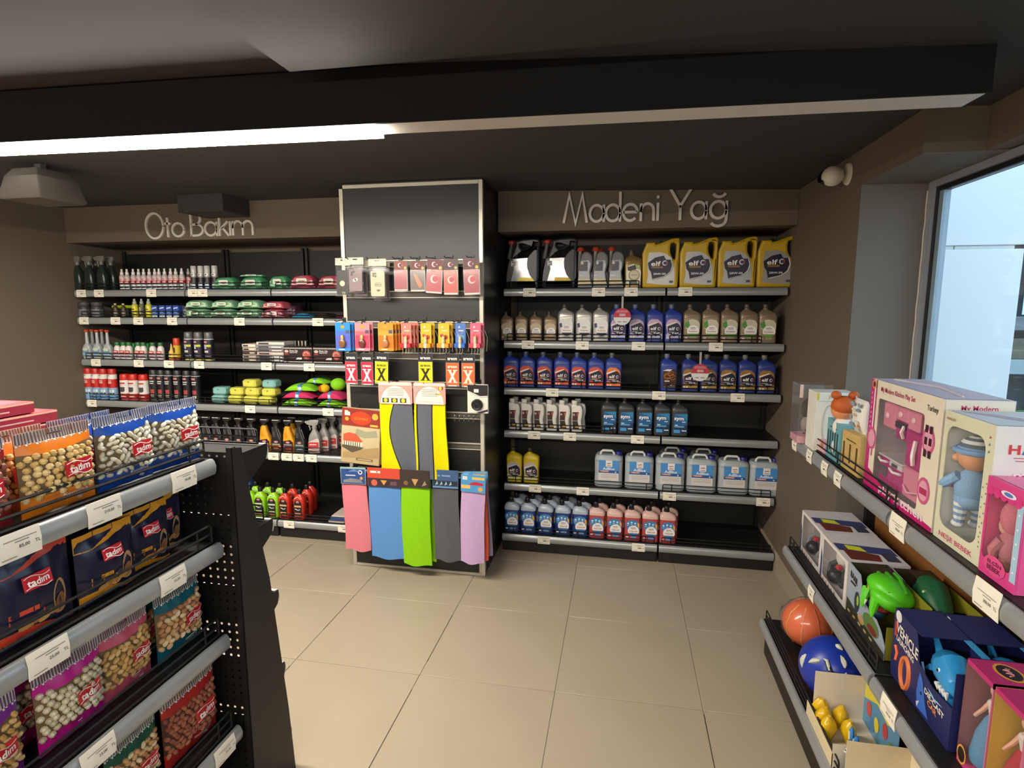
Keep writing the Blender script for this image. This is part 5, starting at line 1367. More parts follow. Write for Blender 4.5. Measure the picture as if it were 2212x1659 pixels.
# hanging cloths
def sheet(w, h, m, th=.012, waves=2.0, amp=.006, cols=None, seed=0, flare=0.0, pipe=None):
    """hanging folded cloth; cols: [(right boundary function of v, material)]"""
    b = MB(); nz = 16
    cols = cols or [(lambda v: 1.0, m)]
    left = lambda v: 0.0
    for bound, mt in cols:
        nx = 8
        for side in (-1, 1):
            vs_, fs_ = [], []
            for j in range(nz + 1):
                v = j / nz
                for i in range(nx + 1):
                    u = left(v) + (bound(v) - left(v)) * i / nx
                    x = (u - .5) * w * (1 + flare * (1 - v)) + .004 * math.sin(v * 5 + seed)
                    yy = side * th / 2 * (1 - .3 * abs(2 * u - 1) ** 3) + amp * (1.2 - v) * math.sin(u * PI * 2 * waves + seed + v * 1.2)
                    z = v * h + (.006 * math.sin(u * 7 + seed) if j == 0 else 0)
                    vs_.append((x, yy, z))
            for j in range(nz):
                for i in range(nx):
                    a = j * (nx + 1) + i
                    q = (a, a + 1, a + nx + 2, a + nx + 1)
                    fs_.append(q if side < 0 else q[::-1])
            b.add(vs_, fs_, mt)
        left = bound
    # close the rim
    for e0, e1 in ((0.0, 0.0), (1.0, 1.0)):
        vs_, fs_ = [], []
        for j in range(nz + 1):
            v = j / nz; u = e0
            x = (u - .5) * w * (1 + flare * (1 - v)) + .004 * math.sin(v * 5 + seed)
            o_ = amp * (1.2 - v) * math.sin(u * PI * 2 * waves + seed + v * 1.2); z = v * h + (.006 * math.sin(u * 7 + seed) if j == 0 else 0)
            t2 = th / 2 * .7
            vs_ += [(x, o_ - t2, z), (x, o_ + t2, z)]
        for j in range(nz):
            q = (2 * j, 2 * j + 1, 2 * j + 3, 2 * j + 2); fs_.append(q if e0 else q[::-1])
        b.add(vs_, fs_, cols[0][1] if e0 == 0 else cols[-1][1])
    vs_, fs_ = [], []
    for i in range(17):
        u = i / 16; x = (u - .5) * w * (1 + flare) + .004 * math.sin(seed); t2 = th / 2 * (1 - .3 * abs(2 * u - 1) ** 3); o_ = amp * 1.2 * math.sin(u * PI * 2 * waves + seed); z = .006 * math.sin(u * 7 + seed)
        vs_ += [(x, o_ - t2, z), (x, o_ + t2, z)]
    b.add(vs_, [(2 * i, 2 * i + 1, 2 * i + 3, 2 * i + 2) for i in range(16)], cols[0][1])
    return b
YEL, GRY, BLKP = 'd8c80e:.95::cloth', '5c606a:.95::cloth', '17161a:.9'
def padcloth(flip):
    def fn(w, h):
        hc = .046 / .21
        if not flip:
            c1 = lambda v: .50 - .27 * math.sin(PI * min(1, max(0, (v - .1) / .9))) ** 1.2 + .10 * (1 - v)
            cols = [(c1, YEL), (lambda v: c1(v) + .035, BLKP), (lambda v: 1.0, GRY)]
        else:
            c1 = lambda v: .50 + .14 * (1 - v) * .4 + .10 * (v - .3) * (v > .3)
            cols = [(lambda v: .07, YEL), (lambda v: .12, BLKP), (c1, GRY), (lambda v: c1(v) + .035, BLKP), (lambda v: 1.0, YEL)]
        s_ = sheet(w, h * .86, GRY, .016, 1.3, .007, cols, 1.0 if flip else 0.3, .10)
        hd = MB(); hd.shape([[(-w * .52, h * .79), (-w * .48, h * .775), (w * .48, h * .775), (w * .52, h * .79), (w * .52, h * .985), (w * .46, h), (-w * .46, h), (-w * .52, h * .985)]], 'd89488:.5', .003, 0, -.014)
        p = MB(); y = -.0162
        p.flat(ell_pts(0, h * .78, w * .46, h * .18, 0, 180, 16), y, 'e4d8c8:.5'); p.rect(-w * .5, w * .5, h * .965, h * .995, y - .0003, 'd8c0b8:.5')
        for k in range(5): p.rect(-w * .24, w * .26, h * (.925 - .016 * k), h * (.930 - .016 * k), y - .0005, '8a7a74:.6')
        p.rect(-w * .46, -w * .34, h * .90, h * .945, y - .0005, 'a8a09c:.5')
        if not flip:
            for k in range(3): p.rect(-w * .40 + k * w * .27, -w * .2 + k * w * .27, h * .79, h * .835, y - .0005, '3a3830:.5'); p.disc(-w * .30 + k * w * .27, h * .812, w * .06, y - .0008, 'd8c828:.5', n=8)
        else:
            p.rect(w * .3, w * .44, h * .93, h * .96, y - .0005, '4a3a4a:.5'); p.disc(w * .36, h * .945, w * .05, y - .0008, 'd8c828:.5', n=8); p.rect(-w * .4, w * .38, h * .80, h * .803, y - .0005, '8a7a74:.6'); p.rect(w * .2, w * .42, h * .875, h * .89, y - .0005, 'd0a040:.5')
        return [('cloth', s_), ('header_card', hd, [('print', p)])]
    return fn
hang('drying_towel', 'towel', 'yellow and grey drying towel on the left of its pair', 824, 893, 824, 1033, -.345, padcloth(False), 'yellow and grey drying towels')
hang('drying_towel', 'towel', 'grey and yellow drying towel on the right of its pair', 898, 964, 826, 1032, -.345, padcloth(True), 'yellow and grey drying towels')
def towel(m, card, prints, hf=.16, seed=0.0, waves=1.0, flare=.06, wcard=1.0):
    def fn(w, h):
        s_ = sheet(w, h * (1 - hf * .55), m, .014, waves, .005, None, seed, flare)
        hd = MB(); hd.box(-w * .52 * wcard, w * .52 * wcard, -.017, -.012, h * (1 - hf), h, card, .003)
        p = MB(); prints(p, w * wcard, h * (1 - hf), h, -.0176)
        return [('cloth', s_), ('header_card', hd, [('print', p)])]
    return fn
def pr_blue(p, w, z0, z1, y):
    d = z1 - z0
    p.rect(-w * .49, w * .49, z0 + d * .04, z1 - d * .1, y, '2c4a86:.45'); p.flat([(-w * .2, z0 + d * .75), (w * .05, z1 - d * .12), (w * .3, z0 + d * .75)], y - .0004, '6a8ac0:.45'); p.disc(w * .3, z0 + d * .72, w * .09, y - .0004, 'd8dce8:.45', n=12); p.disc(w * .3, z0 + d * .72, w * .05, y - .0006, '2c4a86:.45', n=12); p.rect(-w * .3, w * .1, z0 + d * .5, z0 + d * .56, y - .0004, 'c8d0e0:.45'); p.disc(w * .34, z0 + d * .38, w * .06, y - .0004, 'd89a4c:.45', n=10); p.flat([(-w * .4, z0 + d * .1), (w * .4, z0 + d * .1), (w * .3, z0 + d * .3), (-w * .1, z0 + d * .36), (-w * .4, z0 + d * .24)], y - .0004, '7a7e86:.4')
def pr_red(p, w, z0, z1, y):
    d = z1 - z0
    p.rect(-w * .5, w * .5, z0 + d * .45, z1, y, 'c84a34:.45'); p.rect(-w * .5, w * .5, z0, z0 + d * .45, y, '3a2c34:.45'); p.disc(-w * .3, z0 + d * .2, w * .1, y - .0004, 'c8604c:.45', n=10); p.flat([(-w * .1, z0 + d * .35), (w * .1, z0 + d * .35), (.0, z0 + d * .08)], y - .0004, 'd89a4c:.45'); p.rect(w * .2, w * .4, z0 + d * .1, z0 + d * .3, y - .0004, '6a4a54:.45'); p.rect(-w * .42, -w * .1, z0 + d * .72, z0 + d * .84, y - .0004, 'e8d4cc:.45')
def pr_dk(p, w, z0, z1, y):
    d = z1 - z0
    p.rect(-w * .5, w * .5, z0, z1, y, '3a2f2c:.45'); p.flat([(-w * .1, z0 + d * .5), (w * .14, z0 + d * .5), (.02 * w, z0 + d * .1)], y - .0004, 'b8925a:.45'); p.disc(-w * .3, z0 + d * .25, w * .08, y - .0004, '8a5a4a:.45', n=10); p.flat([(w * .25, z0 + d * .1), (w * .42, z0 + d * .2), (w * .36, z0 + d * .42)], y - .0004, '9a8a70:.45')
def pr_steel(p, w, z0, z1, y):
    d = z1 - z0
    p.rect(-w * .5, w * .5, z0, z1, y, '3c5a80:.45'); p.rect(-w * .48, w * .48, z0 + d * .12, z0 + d * .4, y - .0004, '22303c:.45'); p.rect(-w * .5, w * .5, z0, z0 + d * .07, y - .0004, '6a94c8:.45'); p.rect(-w * .3, w * .2, z0 + d * .64, z0 + d * .72, y - .0004, '7a98bc:.45')
    for k in range(4): p.flat([(-w * .4 + k * w * .18, z0 + d * .14), (-w * .28 + k * w * .18, z0 + d * .2), (-w * .32 + k * w * .18, z0 + d * .38)], y - .0006, '9aa8b4:.45')
def pr_car(p, w, z0, z1, y):
    d = z1 - z0
    p.rect(-w * .5, w * .5, z0, z1, y, '4a90c4:.45'); p.rect(-w * .05, w * .46, z0 + d * .74, z0 + d * .88, y - .0004, 'e0b45c:.45'); p.flat([(-w * .18, z0 + d * .42), (w * .44, z0 + d * .42), (w * .38, z0 + d * .56), (w * .1, z0 + d * .62), (-w * .1, z0 + d * .54)], y - .0004, 'b8283c:.35'); p.disc(w * .3, z0 + d * .2, w * .1, y - .0004, 'd8984c:.45', n=12); p.rect(-w * .45, -w * .25, z0 + d * .7, z0 + d * .9, y - .0004, 'd0d0d4:.45'); p.rect(-w * .5, -w * .12, z0 + d * .2, z0 + d * .4, y - .0004, 'e0b45c:.45')
gt = 'microfibre towels hanging at the bottom of the slatwall'
hang('microfibre_towel', 'towel', 'pink microfibre towel, leftmost of the hanging row', 745, 797, 1008, 1188, -.345, towel('d27a84:.95::cloth', '8aa8a8:.5', pr_blue, .20, .3), gt, rad(-1))
hang('microfibre_towel', 'towel', 'grey-blue towel hanging behind the pink one', 752, 800, 1012, 1185, -.300, towel('5a6480:.95::cloth', '6a9a9c:.5', pr_blue, .20, 1.0), gt)
hang('microfibre_towel', 'towel', 'light blue microfibre towel between pink and lime ones', 800, 868, 1010, 1205, -.345, towel('5c8cc6:.95::cloth', 'c84a34:.5', pr_red, .20, 1.3, .8, .02), gt)
hang('microfibre_towel', 'towel', 'lime green microfibre towel in front of its hook', 869, 930, 1014, 1220, -.350, towel('86c41c:.95::cloth', '3a2f2c:.5', pr_dk, .18, 2.0, .8, .0), gt)
hang('microfibre_towel', 'towel', 'lime green towel hanging behind the front lime one', 880, 940, 1016, 1211, -.300, towel('8ccc20:.95::cloth', '3a2f2c:.5', pr_dk, .18, 2.6, .8, .0), gt)
hang('microfibre_towel', 'towel', 'charcoal microfibre towel with blue steel card', 938, 992, 1014, 1211, -.335, towel('58585c:.95::cloth', '3c5a80:.5', pr_steel, .19, .8, 1.2, .04), gt)
hang('microfibre_towel', 'towel', 'lilac microfibre towel, rightmost front one', 993, 1044, 1024, 1216, -.360, towel('b99ac0:.95::cloth', '4a90c4:.5', pr_car, .19, 1.7, .9, .0), gt, rad(2))
hang('microfibre_towel', 'towel', 'orange microfibre towel hanging behind the lilac one', 1005, 1055, 1020, 1209, -.320, towel('d05c3e:.95::cloth', '6aa0c0:.5', pr_car, .12, .2, .7, .0), gt, rad(-1))
hang('microfibre_towel', 'towel', 'greyish purple towel at the very back right', 1014, 1064, 1017, 1200, -.280, towel('8f7f98:.95::cloth', '7ab0c8:.5', pr_car, .10, .9, .7, .0), gt, rad(-3))

# ================================================================ snack gondola (left foreground)
GX, GY0, GY1 = -.70, -3.35, -1.998
gz = [1.182, .931, .641, .344, .085]
gx = [-.306, -.302, -.302, -.282, -.262]
gon = thing('snack_gondola', 'black double-sided gondola of nut bags in the left foreground', 'shelf', (GX, GY0, 0), PI / 2)
GL_ = GY1 - GY0
b = MB(); b.box(0, GL_, -.012, .012, 0.0, 1.15, 'shelf_black'); part('spine_panel', b, gon)
b = MB(); b.box(0, GL_, -.40, .40, 0.0, .055, 'shelf_black', .003); part('plinth', b, gon)
TAGP = {p_: mesh('price_tag', tag_mesh(.086, .054, p_)) for p_ in ('85,00', '210,00', '60,00', '35,00', '25,00')}
gtags = [((30, 1160, '85,00'), (217, 1082, '210,00'), (391, 1025, '60,00')), ((98, 1418, '25,00'), (368, 1250, '35,00')), ((205, 1620, '25,00'),), ((480, 1610, '35,00'),), ()]
def lx_of(px, py, X): return atx(px, py, X).y - GY0
for i in range(5):
    yf = -(gx[i] - GX)
    b = MB(); b.box(0, GL_, yf + .008, -.013, gz[i] - .026, gz[i], 'shelf_black', .002); sh = part('shelf', b, gon)
    o = part('price_rail', rail_mesh(GL_ - .004), sh); o.location = (.002, yf, gz[i])
    o = part('wire_fence', fence_mesh(GL_ - .03, .056, .0036), sh); o.location = (.015, yf + .018, gz[i])
    for px, py, pr_ in gtags[i]:
        link('price_tag', TAGP[pr_], sh, (lx_of(px, py, gx[i]), yf, gz[i]))
    b = MB(); b.box(0, GL_, .013, .395, gz[i] - .026, gz[i], 'shelf_black', .002); part('shelf', b, gon)

# end-cap unit behind it, seen from its perforated back
ec = thing('endcap_gondola', 'empty black end-cap gondola with perforated back panel behind the nut bags', 'shelf', (-.62, -1.975, 0))
EX, EY = -.62, -1.975
b = MB(); PT = .025; nx_, nz_ = 20, 43; hx0 = -.276 - nx_ * PT; r_ = .0042
octa = [(math.cos(rad(22.5 + 45 * k)) * r_, math.sin(rad(22.5 + 45 * k)) * r_) for k in range(8)]
sqr = [(1, .42), (.42, 1), (-.42, 1), (-1, .42), (-1, -.42), (-.42, -1), (.42, -1), (1, -.42)]
for i in range(nx_):
    for j in range(nz_):
        cx, cz = hx0 + (i + .5) * PT - EX, .12 + (j + .5) * PT
        o_ = len(b.v)
        pts = [(cx + p[0], 0, cz + p[1]) for p in octa] + [(cx + max(-1, min(1, p[0])) * PT / 2 * (1 if abs(p[0]) == 1 else .42 / .42 * abs(p[0]) / .42 * .42), 0, cz + p[1] * PT / 2) for p in sqr]
        cr = [(cx + sx * PT / 2, 0, cz + sz * PT / 2) for sx, sz in ((1, 1), (-1, 1), (-1, -1), (1, -1))]
        fs_ = [(k, (k + 1) % 8, 8 + (k + 1) % 8, 8 + k) for k in range(8)] + [(8, 16, 9), (10, 17, 11), (12, 18, 13), (14, 19, 15)]
        b.add(pts + cr, fs_, 'shelf_black')
part('pegboard', b, ec)
b = MB(); b.box(-.72, hx0 - EX - .0005, -.001, .001, .12, 1.195, 'shelf_black'); b.box(-.72, .344, -.001, .001, 0, .1195, 'shelf_black'); part('back_sheet', b, ec)
up = MB(); up.box(.345, .362, -.010, .010, 0, 1.212, 'shelf_black'); part('upright', up, ec)
for k in range(24):
    q = MB(); q.box(.3625, .3630, -.004, .001, .06 + k * .048, .085 + k * .048, 'b8ae9a:.7' if k % 3 else '6a665c:.7')
    part('slot', q, ec)
def poly_yz(b, x0, x1, pts, m):
    n = len(pts); v = [(x0, p[0], p[1]) for p in pts] + [(x1, p[0], p[1]) for p in pts]
    b.add(v, [tuple(range(n)), tuple(range(2 * n - 1, n - 1, -1))] + [((i + 1) % n, i, n + i, n + (i + 1) % n) for i in range(n)], m)
q = MB(); poly_yz(q, .3635, .3665, [(-.008, 0), (.205, 0), (.185, .25), (.125, .75), (.045, 1.11), (.03, 1.205), (-.008, 1.212)], 'panel_black'); part('side_panel', q, ec)
for k, (yt, zt_) in enumerate(((.173, 1.183), (.178, .930), (.186, .680), (.198, .412), (.212, .158))):
    b = MB(); b.box(-.70, .352, .012, yt - .006, zt_ - .022, zt_ - .006, '191817:.95', .002); sh = part('shelf', b, ec)
    q = MB(); poly_yz(q, .3525, .356, [(.012, zt_ - .12), (.03, zt_ - .12), (yt - .012, zt_ - .045), (yt - .004, zt_ - .02), (yt - .004, zt_), (.012, zt_)], 'shelf_black'); part('bracket', q, sh)
    o = part('wire_fence', fence_mesh(1.02, .05, .003), sh); o.location = (-.69, yt - .014, zt_ - .004)
    o = part('label_holder', rail_mesh(1.03, 'd2cfc4:.3'), sh); o.rotation_euler = (0, 0, PI); o.location = (.350, yt, zt_)

# ---- nut bags
def nut_bag(w, h, band, nut, nutk, logo=True, words=('Kavrulmuş', '90g'), stripe='5a5a6a:.5', dark=None, seed=1):
    rnd = random.Random(seed)
    t = .046
    def prof(z):
        u = z / h
        return max(0.0, math.sin(PI * min(1, max(0, (u - .02) / .86)))) ** .55
    def surf(x, z): return -t / 2 * prof(z) * (1 - abs(2 * x / w) ** 3.0) - .0012 + .0016 * math.sin(x * 130 + seed) * (1 - abs(2 * x / w) ** 4)
    def mp(b0, off):
        b0.v = [(x, surf(x, z) + y - off, z) for x, y, z in b0.v]
        return b0
    def grid(b, x0, x1, zf0, zf1, m, y=0.0, n=12, k=3):
        v = []
        for j in range(k + 1):
            for i in range(n + 1):
                x = x0 + (x1 - x0) * i / n; z = zf0(x) + (zf1(x) - zf0(x)) * j / k
                v.append((x, y, z))
        b.add(v, [(j * (n + 1) + i, j * (n + 1) + i + 1, (j + 1) * (n + 1) + i + 1, (j + 1) * (n + 1) + i) for j in range(k) for i in range(n)], m)
    W2 = w / 2
    c_ = lambda v: (lambda x: v)
    body = MB()
    zlow = lambda x: h * (.20 + .045 * math.cos(x / w * PI))
    zup = lambda x: h * (.775 - .05 * math.cos(x / w * PI * .9 + .3))
    if dark:
        grid(body, -W2, W2, c_(0), c_(h), dark, 0, 12, 14); mp(body, 0)
    else:
        grid(body, -W2, W2, c_(0), c_(h * .24), band, 0, 12, 5); grid(body, -W2, W2, c_(h * .24), c_(h * .76), '6a5436:.6' if nutk != 'dark' else '40241a:.6', 0, 12, 7); grid(body, -W2, W2, c_(h * .76), c_(h * .86), band, 0, 12, 3); grid(body, -W2, W2, c_(h * .86), c_(h), 'd8d0c8:.4', 0, 12, 3); mp(body, 0)
    back = MB(); grid(back, -W2, W2, c_(0), c_(h), band if not dark else dark, 0, 12, 12)
    back.v = [(x, -surf(x, z) * .8, z) for x, y, z in back.v]; back.f = [f[::-1] for f in back.f]
    o_ = len(body.v); body.v += back.v; body.f += [tuple(o_ + k for k in f) for f in back.f]; body.m += [body.mi(band if not dark else dark)] * len(back.f)
    pr = MB()
    if dark:
        grid(pr, -W2, W2, lambda x: h * (.82 + .05 * math.sin(x / w * 4)), c_(h * .995), band, 0, 12, 2); grid(pr, -W2 * .98, W2 * .98, c_(.004), lambda x: h * (.12 + .07 * math.cos(x / w * 4 + 1)), band, 0, 12, 2)
        pr.rect(-.018, .018, h * .925, h * .94, -.0004, '14131a:.5')
        pr.rect(-W2 * .7, -W2 * .05, h * .34, h * .39, -.0004, band); pr.rect(-W2 * .7, W2 * .1, h * .28, h * .32, -.0004, band)
        if words[0]: pr.txt(words[0], h * .035, -W2 * .38, h * .365, -.0008, '1c1a2a:.5', .01, w=W2 * .55); pr.txt('SOS AROMALI', h * .03, -W2 * .3, h * .30, -.0008, '1c1a2a:.5', .01, w=W2 * .6)
        for k in range(5):
            a = -W2 * .5 + k * W2 * .22
            pr.flat(ell_pts(a + .012, h * (.20 + .03 * (k % 2)), .014, .007), -.0006, ('c89048:.5', 'b87838:.5', 'd8a860:.5')[k % 3])
        pr.flat([(-W2 * .2, h * .24), (W2 * .12, h * .27), (W2 * .1, h * .17), (-W2 * .22, h * .16)], -.0007, 'a8623c:.5')
        ring_ = ell_pts(W2 * .52, h * .36, W2 * .20, h * .20); pr.flat(ring_, -.0004, 'b08a5a:.5'); pr.flat(ell_pts(W2 * .52, h * .30, W2 * .14, h * .10), -.0006, '8a5a34:.5')
        lx, lz, ls = -W2 * .05, h * .66, w * .34
    else:
        n_ = 26
        for i in range(n_):
            x = -W2 + w * (i + .2) / n_
            pr.rect(x, x + w / n_ * .5, h * .865, h * .995, -.0004, stripe)
        grid(pr, -W2, W2, zup, c_(h * .875), band, -.0002, 12, 2); grid(pr, -W2 * .98, W2 * .98, c_(.003), zlow, band, -.0002, 12, 2)
        for i in range(n_): x = -W2 + w * (i + .2) / n_; pr.rect(x, x + w / n_ * .62, h * .845 + h * .012 * (i % 3), h * .875, -.0006, 'e6dfd8:.4')
        pr.rect(-.014, .014, h * .925, h * .938, -.0008, '2a2a30:.5')
        if words[0]: pr.txt(words[0], h * .045, W2 * .3, h * .165, -.0006, 'efe6e0:.5', .01, w=w * .36)
        if not words[0]: pr.rect(W2 * .0, W2 * .62, h * .155, h * .175, -.0006, 'e6dcd6:.5')
        pr.rect(W2 * .1, W2 * .62, h * .122, h * .130, -.0006, 'efe6e0:.5'); pr.txt(words[1], h * .05, W2 * .45, h * .07, -.0006, 'efe6e0:.5', .015)
        lx, lz, ls = W2 * .30, h * .48, w * .40
    mp(pr, .0004)
    parts = []
    nuts = None
    if not dark:
        nuts = MB(); step = {'round': .0150, 'almond': .0155, 'seed': .0150, 'dark': .0160, 'peanut': .0160}[nutk]
        z = h * .22; row_ = 0
        while z < h * .78:
            x = -W2 * .9 + (step / 2 if row_ % 2 else 0)
            while x < W2 * .92:
                xx, zz = x + rnd.uniform(-.003, .003), z + rnd.uniform(-.0025, .0025)
                if zlow(xx) < zz + .004 and zz < zup(xx) - .003 + .004:
                    rr = {'round': (.0082, .0075, .0074), 'almond': (.0100, .0065, .0064), 'dark': (.0104, .0070, .0070), 'seed': (.0104, .0055, .0055), 'peanut': (.0104, .0075, .0070)}[nutk]
                    R = Matrix.Rotation(rnd.uniform(-1.2, 1.2) if nutk != 'round' else 0, 3, 'Y')
                    nuts.ell((xx, surf(xx, zz) - .0005, zz), rr, nut[rnd.randrange(len(nut))], 7, 4, R)
                x += step * 1.12
            z += step * .82; row_ += 1
    lg = MB()
    s_ = ls / 2
    lg.flat([(lx - s_, lz - s_ * .52), (lx + s_, lz - s_ * .52), (lx + s_, lz + s_ * .52), (lx - s_, lz + s_ * .52)], -.0105, 'c8202c:.35')
    for dz in (.36, -.40): lg.tube([(lx - s_ * .9 + s_ * 1.8 * i / 8, -.0112, lz + s_ * dz + s_ * .13 * math.sin(i / 8 * 6.0)) for i in range(9)], .0008, 'f0e6e0:.4', 4)
    lg.txt('tadım', s_ * .50, lx, lz - s_ * .0, -.0114, 'f6efea:.4', .025, w=s_ * 1.55)
    yy = min(surf(lx - s_, lz), surf(lx + s_, lz), surf(lx, lz))
    lg.v = [(x, y + surf(x, z), z) for x, y, z in lg.v]
    res = [('pouch', body, [('print', pr), ('logo', lg)])]
    if nuts: res.append(('nuts', nuts))
    return T('nut_bag', 'snack bag', res)

CAS = ['d8b878:.4', 'e0c48c:.4', 'c8a464:.4']; ALM = ['9a5a44:.5', '8a4c38:.5', 'a8664c:.5']; SEED = ['d8d2bc:.5', 'c8c0a8:.5', 'e0dccb:.5']; PEA = ['c8a060:.5', 'd8b478:.5', 'b88c50:.5']; CHK = ['cbbfa2:.5', 'd8ccb0:.5', 'bcae90:.5']; MIX = ['d0b080:.5', 'e0c8a0:.5', 'b07850:.5', 'c89a68:.5']
NB = {
 'maroon': nut_bag(.165, .178, '8a1a20:.3', ALM, 'dark', words=('Kavrulmuş Tuzlu', '90g'), seed=2),
 'orange': nut_bag(.165, .178, 'e07a1c:.3', CAS, 'round', words=('Kavrulmuş', '90g'), stripe='6a4a4a:.5', seed=3),
 'blue': nut_bag(.158, .178, '16439a:.3', SEED, 'seed', words=('Kavrulmuş', '80g'), stripe='3a4a7a:.5', seed=4),
 'teal': nut_bag(.162, .195, '0f5a68:.3', MIX, 'peanut', words=('', '90g'), stripe='2a3a40:.5', seed=5),
 'pink': nut_bag(.150, .190, 'c8566c:.3', PEA, 'almond', words=('', '90g'), stripe='6a4450:.5', seed=6),
 'magenta': nut_bag(.158, .190, 'c01888:.3', CHK, 'round', words=('', '90g'), stripe='5a3a54:.5', seed=7),
 'purple': nut_bag(.158, .190, '7a2a8a:.3', PEA, 'almond', words=('', '90g'), stripe='5a3a6a:.5', seed=8),
 'red': nut_bag(.20, .210, 'a82424:.3', ALM, 'dark', words=('Kavrulmuş Tuzlu', '90g'), stripe='6a4a44:.5', seed=9),
 'green': nut_bag(.155, .200, '17503a:.3', MIX, 'almond', words=('', '90g'), stripe='4a5a50:.5', seed=10),
 'navy': nut_bag(.155, .170, 'd8921c:.35', None, None, words=('BARBEKÜ', '90g'), dark='1a1c34:.25', seed=11),
 'navyred': nut_bag(.170, .195, 'd0442c:.35', None, None, words=('', '90g'), dark='1a1c34:.25', seed=12),
}
def bagput(k, y0, y1, zi, label, dx=0.0, lean=0.0, tw=0.0, dz=0.0):
    X = gx[zi] - .050 - dx - (.028 if zi >= 2 else 0)
    NB[k].put((X, (y0 + y1) / 2 + (.030 if zi >= 2 else 0), gz[zi] + .002 + dz), label, 'nut bags on the gondola', PI / 2 + tw, (1.0, 1.0, 1.0), (lean, 0))
bagput('maroon', -2.68, -2.515, 0, 'dark red bag of almonds at the left edge of the top gondola shelf')
bagput('orange', -2.50, -2.335, 0, 'orange bag of hazelnuts in front on the top gondola shelf', -.006)
bagput('orange', -2.56, -2.39, 0, 'orange hazelnut bag peeping out behind the front orange one', .055)
bagput('blue', -2.325, -2.165, 0, 'blue bag of pumpkin seeds, left of two in front', -.004)
bagput('blue', -2.38, -2.22, 0, 'blue pumpkin seed bag tucked behind the left blue one', .055)
bagput('blue', -2.155, -2.01, 0, 'blue bag of pumpkin seeds at the far end of the top shelf', -.002, 0, rad(-5))
bagput('navyred', -2.585, -2.415, 1, 'navy snack bag with red top on the second gondola shelf')
bagput('navyred', -2.52, -2.36, 1, 'navy and red snack bag behind the front one', .055)
bagput('navy', -2.40, -2.25, 1, 'navy snack bag with orange top, nearest of three')
bagput('navy', -2.265, -2.115, 1, 'navy snack bag with orange top, middle of three', .02)
bagput('navy', -2.175, -2.025, 1, 'navy snack bag with orange top, farthest of three', .06)
bagput('teal', -2.205, -2.045, 2, 'teal bag of mixed nuts at the far end of the third shelf')
bagput('teal', -2.265, -2.105, 2, 'teal nut bag standing behind the front teal one', .06)
bagput('pink', -2.37, -2.22, 2, 'pink bag of peanuts on the third gondola shelf', .01)
bagput('pink', -2.43, -2.28, 2, 'pink peanut bag standing behind the front pink one', .075)
bagput('magenta', -2.53, -2.375, 2, 'magenta bag of chickpeas on the third gondola shelf')
bagput('magenta', -2.60, -2.45, 2, 'magenta chickpea bag standing behind the front one', .07)
bagput('purple', -2.72, -2.565, 2, 'purple bag of yellow nuts at the left edge of the third shelf')
bagput('red', -2.235, -2.035, 3, 'large red bag of almonds at the far end of the fourth shelf')
bagput('green', -2.40, -2.245, 3, 'dark green bag of nuts on the fourth gondola shelf', .01)
bagput('orange', -2.57, -2.405, 3, 'orange hazelnut bag low on the fourth gondola shelf', .02)
# red chocolate boxes on the far side of the top
for k, (yend, z_) in enumerate(((-1.985, 0), (-2.0, 1), (-2.012, 2), (-2.03, 3), (-2.095, 4))):
    b = MB(); b.box(-.15, .15, -.17, .17, 0, .031, 'a8303c:.35', .002)
    p = MB(); p.T = Matrix.Rotation(PI / 2, 4, 'Z'); p.rect(-.168, .168, .001, .029, -.1508, '942c3c:.35'); p.rect(-.168, .168, .0255, .0305, -.1512, 'd8a890:.35'); p.rect(-.12, .10, .010, .014, -.1513, 'd0a098:.45'); p.T = None
    p.add([(-.13, -.15, .0315), (.13, -.15, .0315), (.13, .15, .0315), (-.13, .15, .0315)], [(0, 1, 2, 3)], 'bc4a54:.35')
    for i in range(6): p.add([(-.02 + .0, -.10 + i * .035, .032), (.03, -.10 + i * .035, .032), (.03, -.082 + i * .035, .032), (-.02, -.082 + i * .035, .032)], [(0, 1, 2, 3)], 'e0c0b4:.45')
    fl = MB(); fl.flat([(.10, .0), (.14, .018), (.10, .03)], .172, 'c86a70:.4'); fl.T = None
    t_ = T('chocolate_box', 'chocolate box', [('carton', b, [('print', p)])])
    t_.put((-.94, yend - .17, gz[0] + z_ * .034), 'red flat chocolate box, %s' % ('bottom of the stack', 'second from the bottom of the stack', 'middle of the stack', 'second from the top of the stack', 'top of the stack')[k], 'red chocolate boxes', rad(random.uniform(-2, 2)))

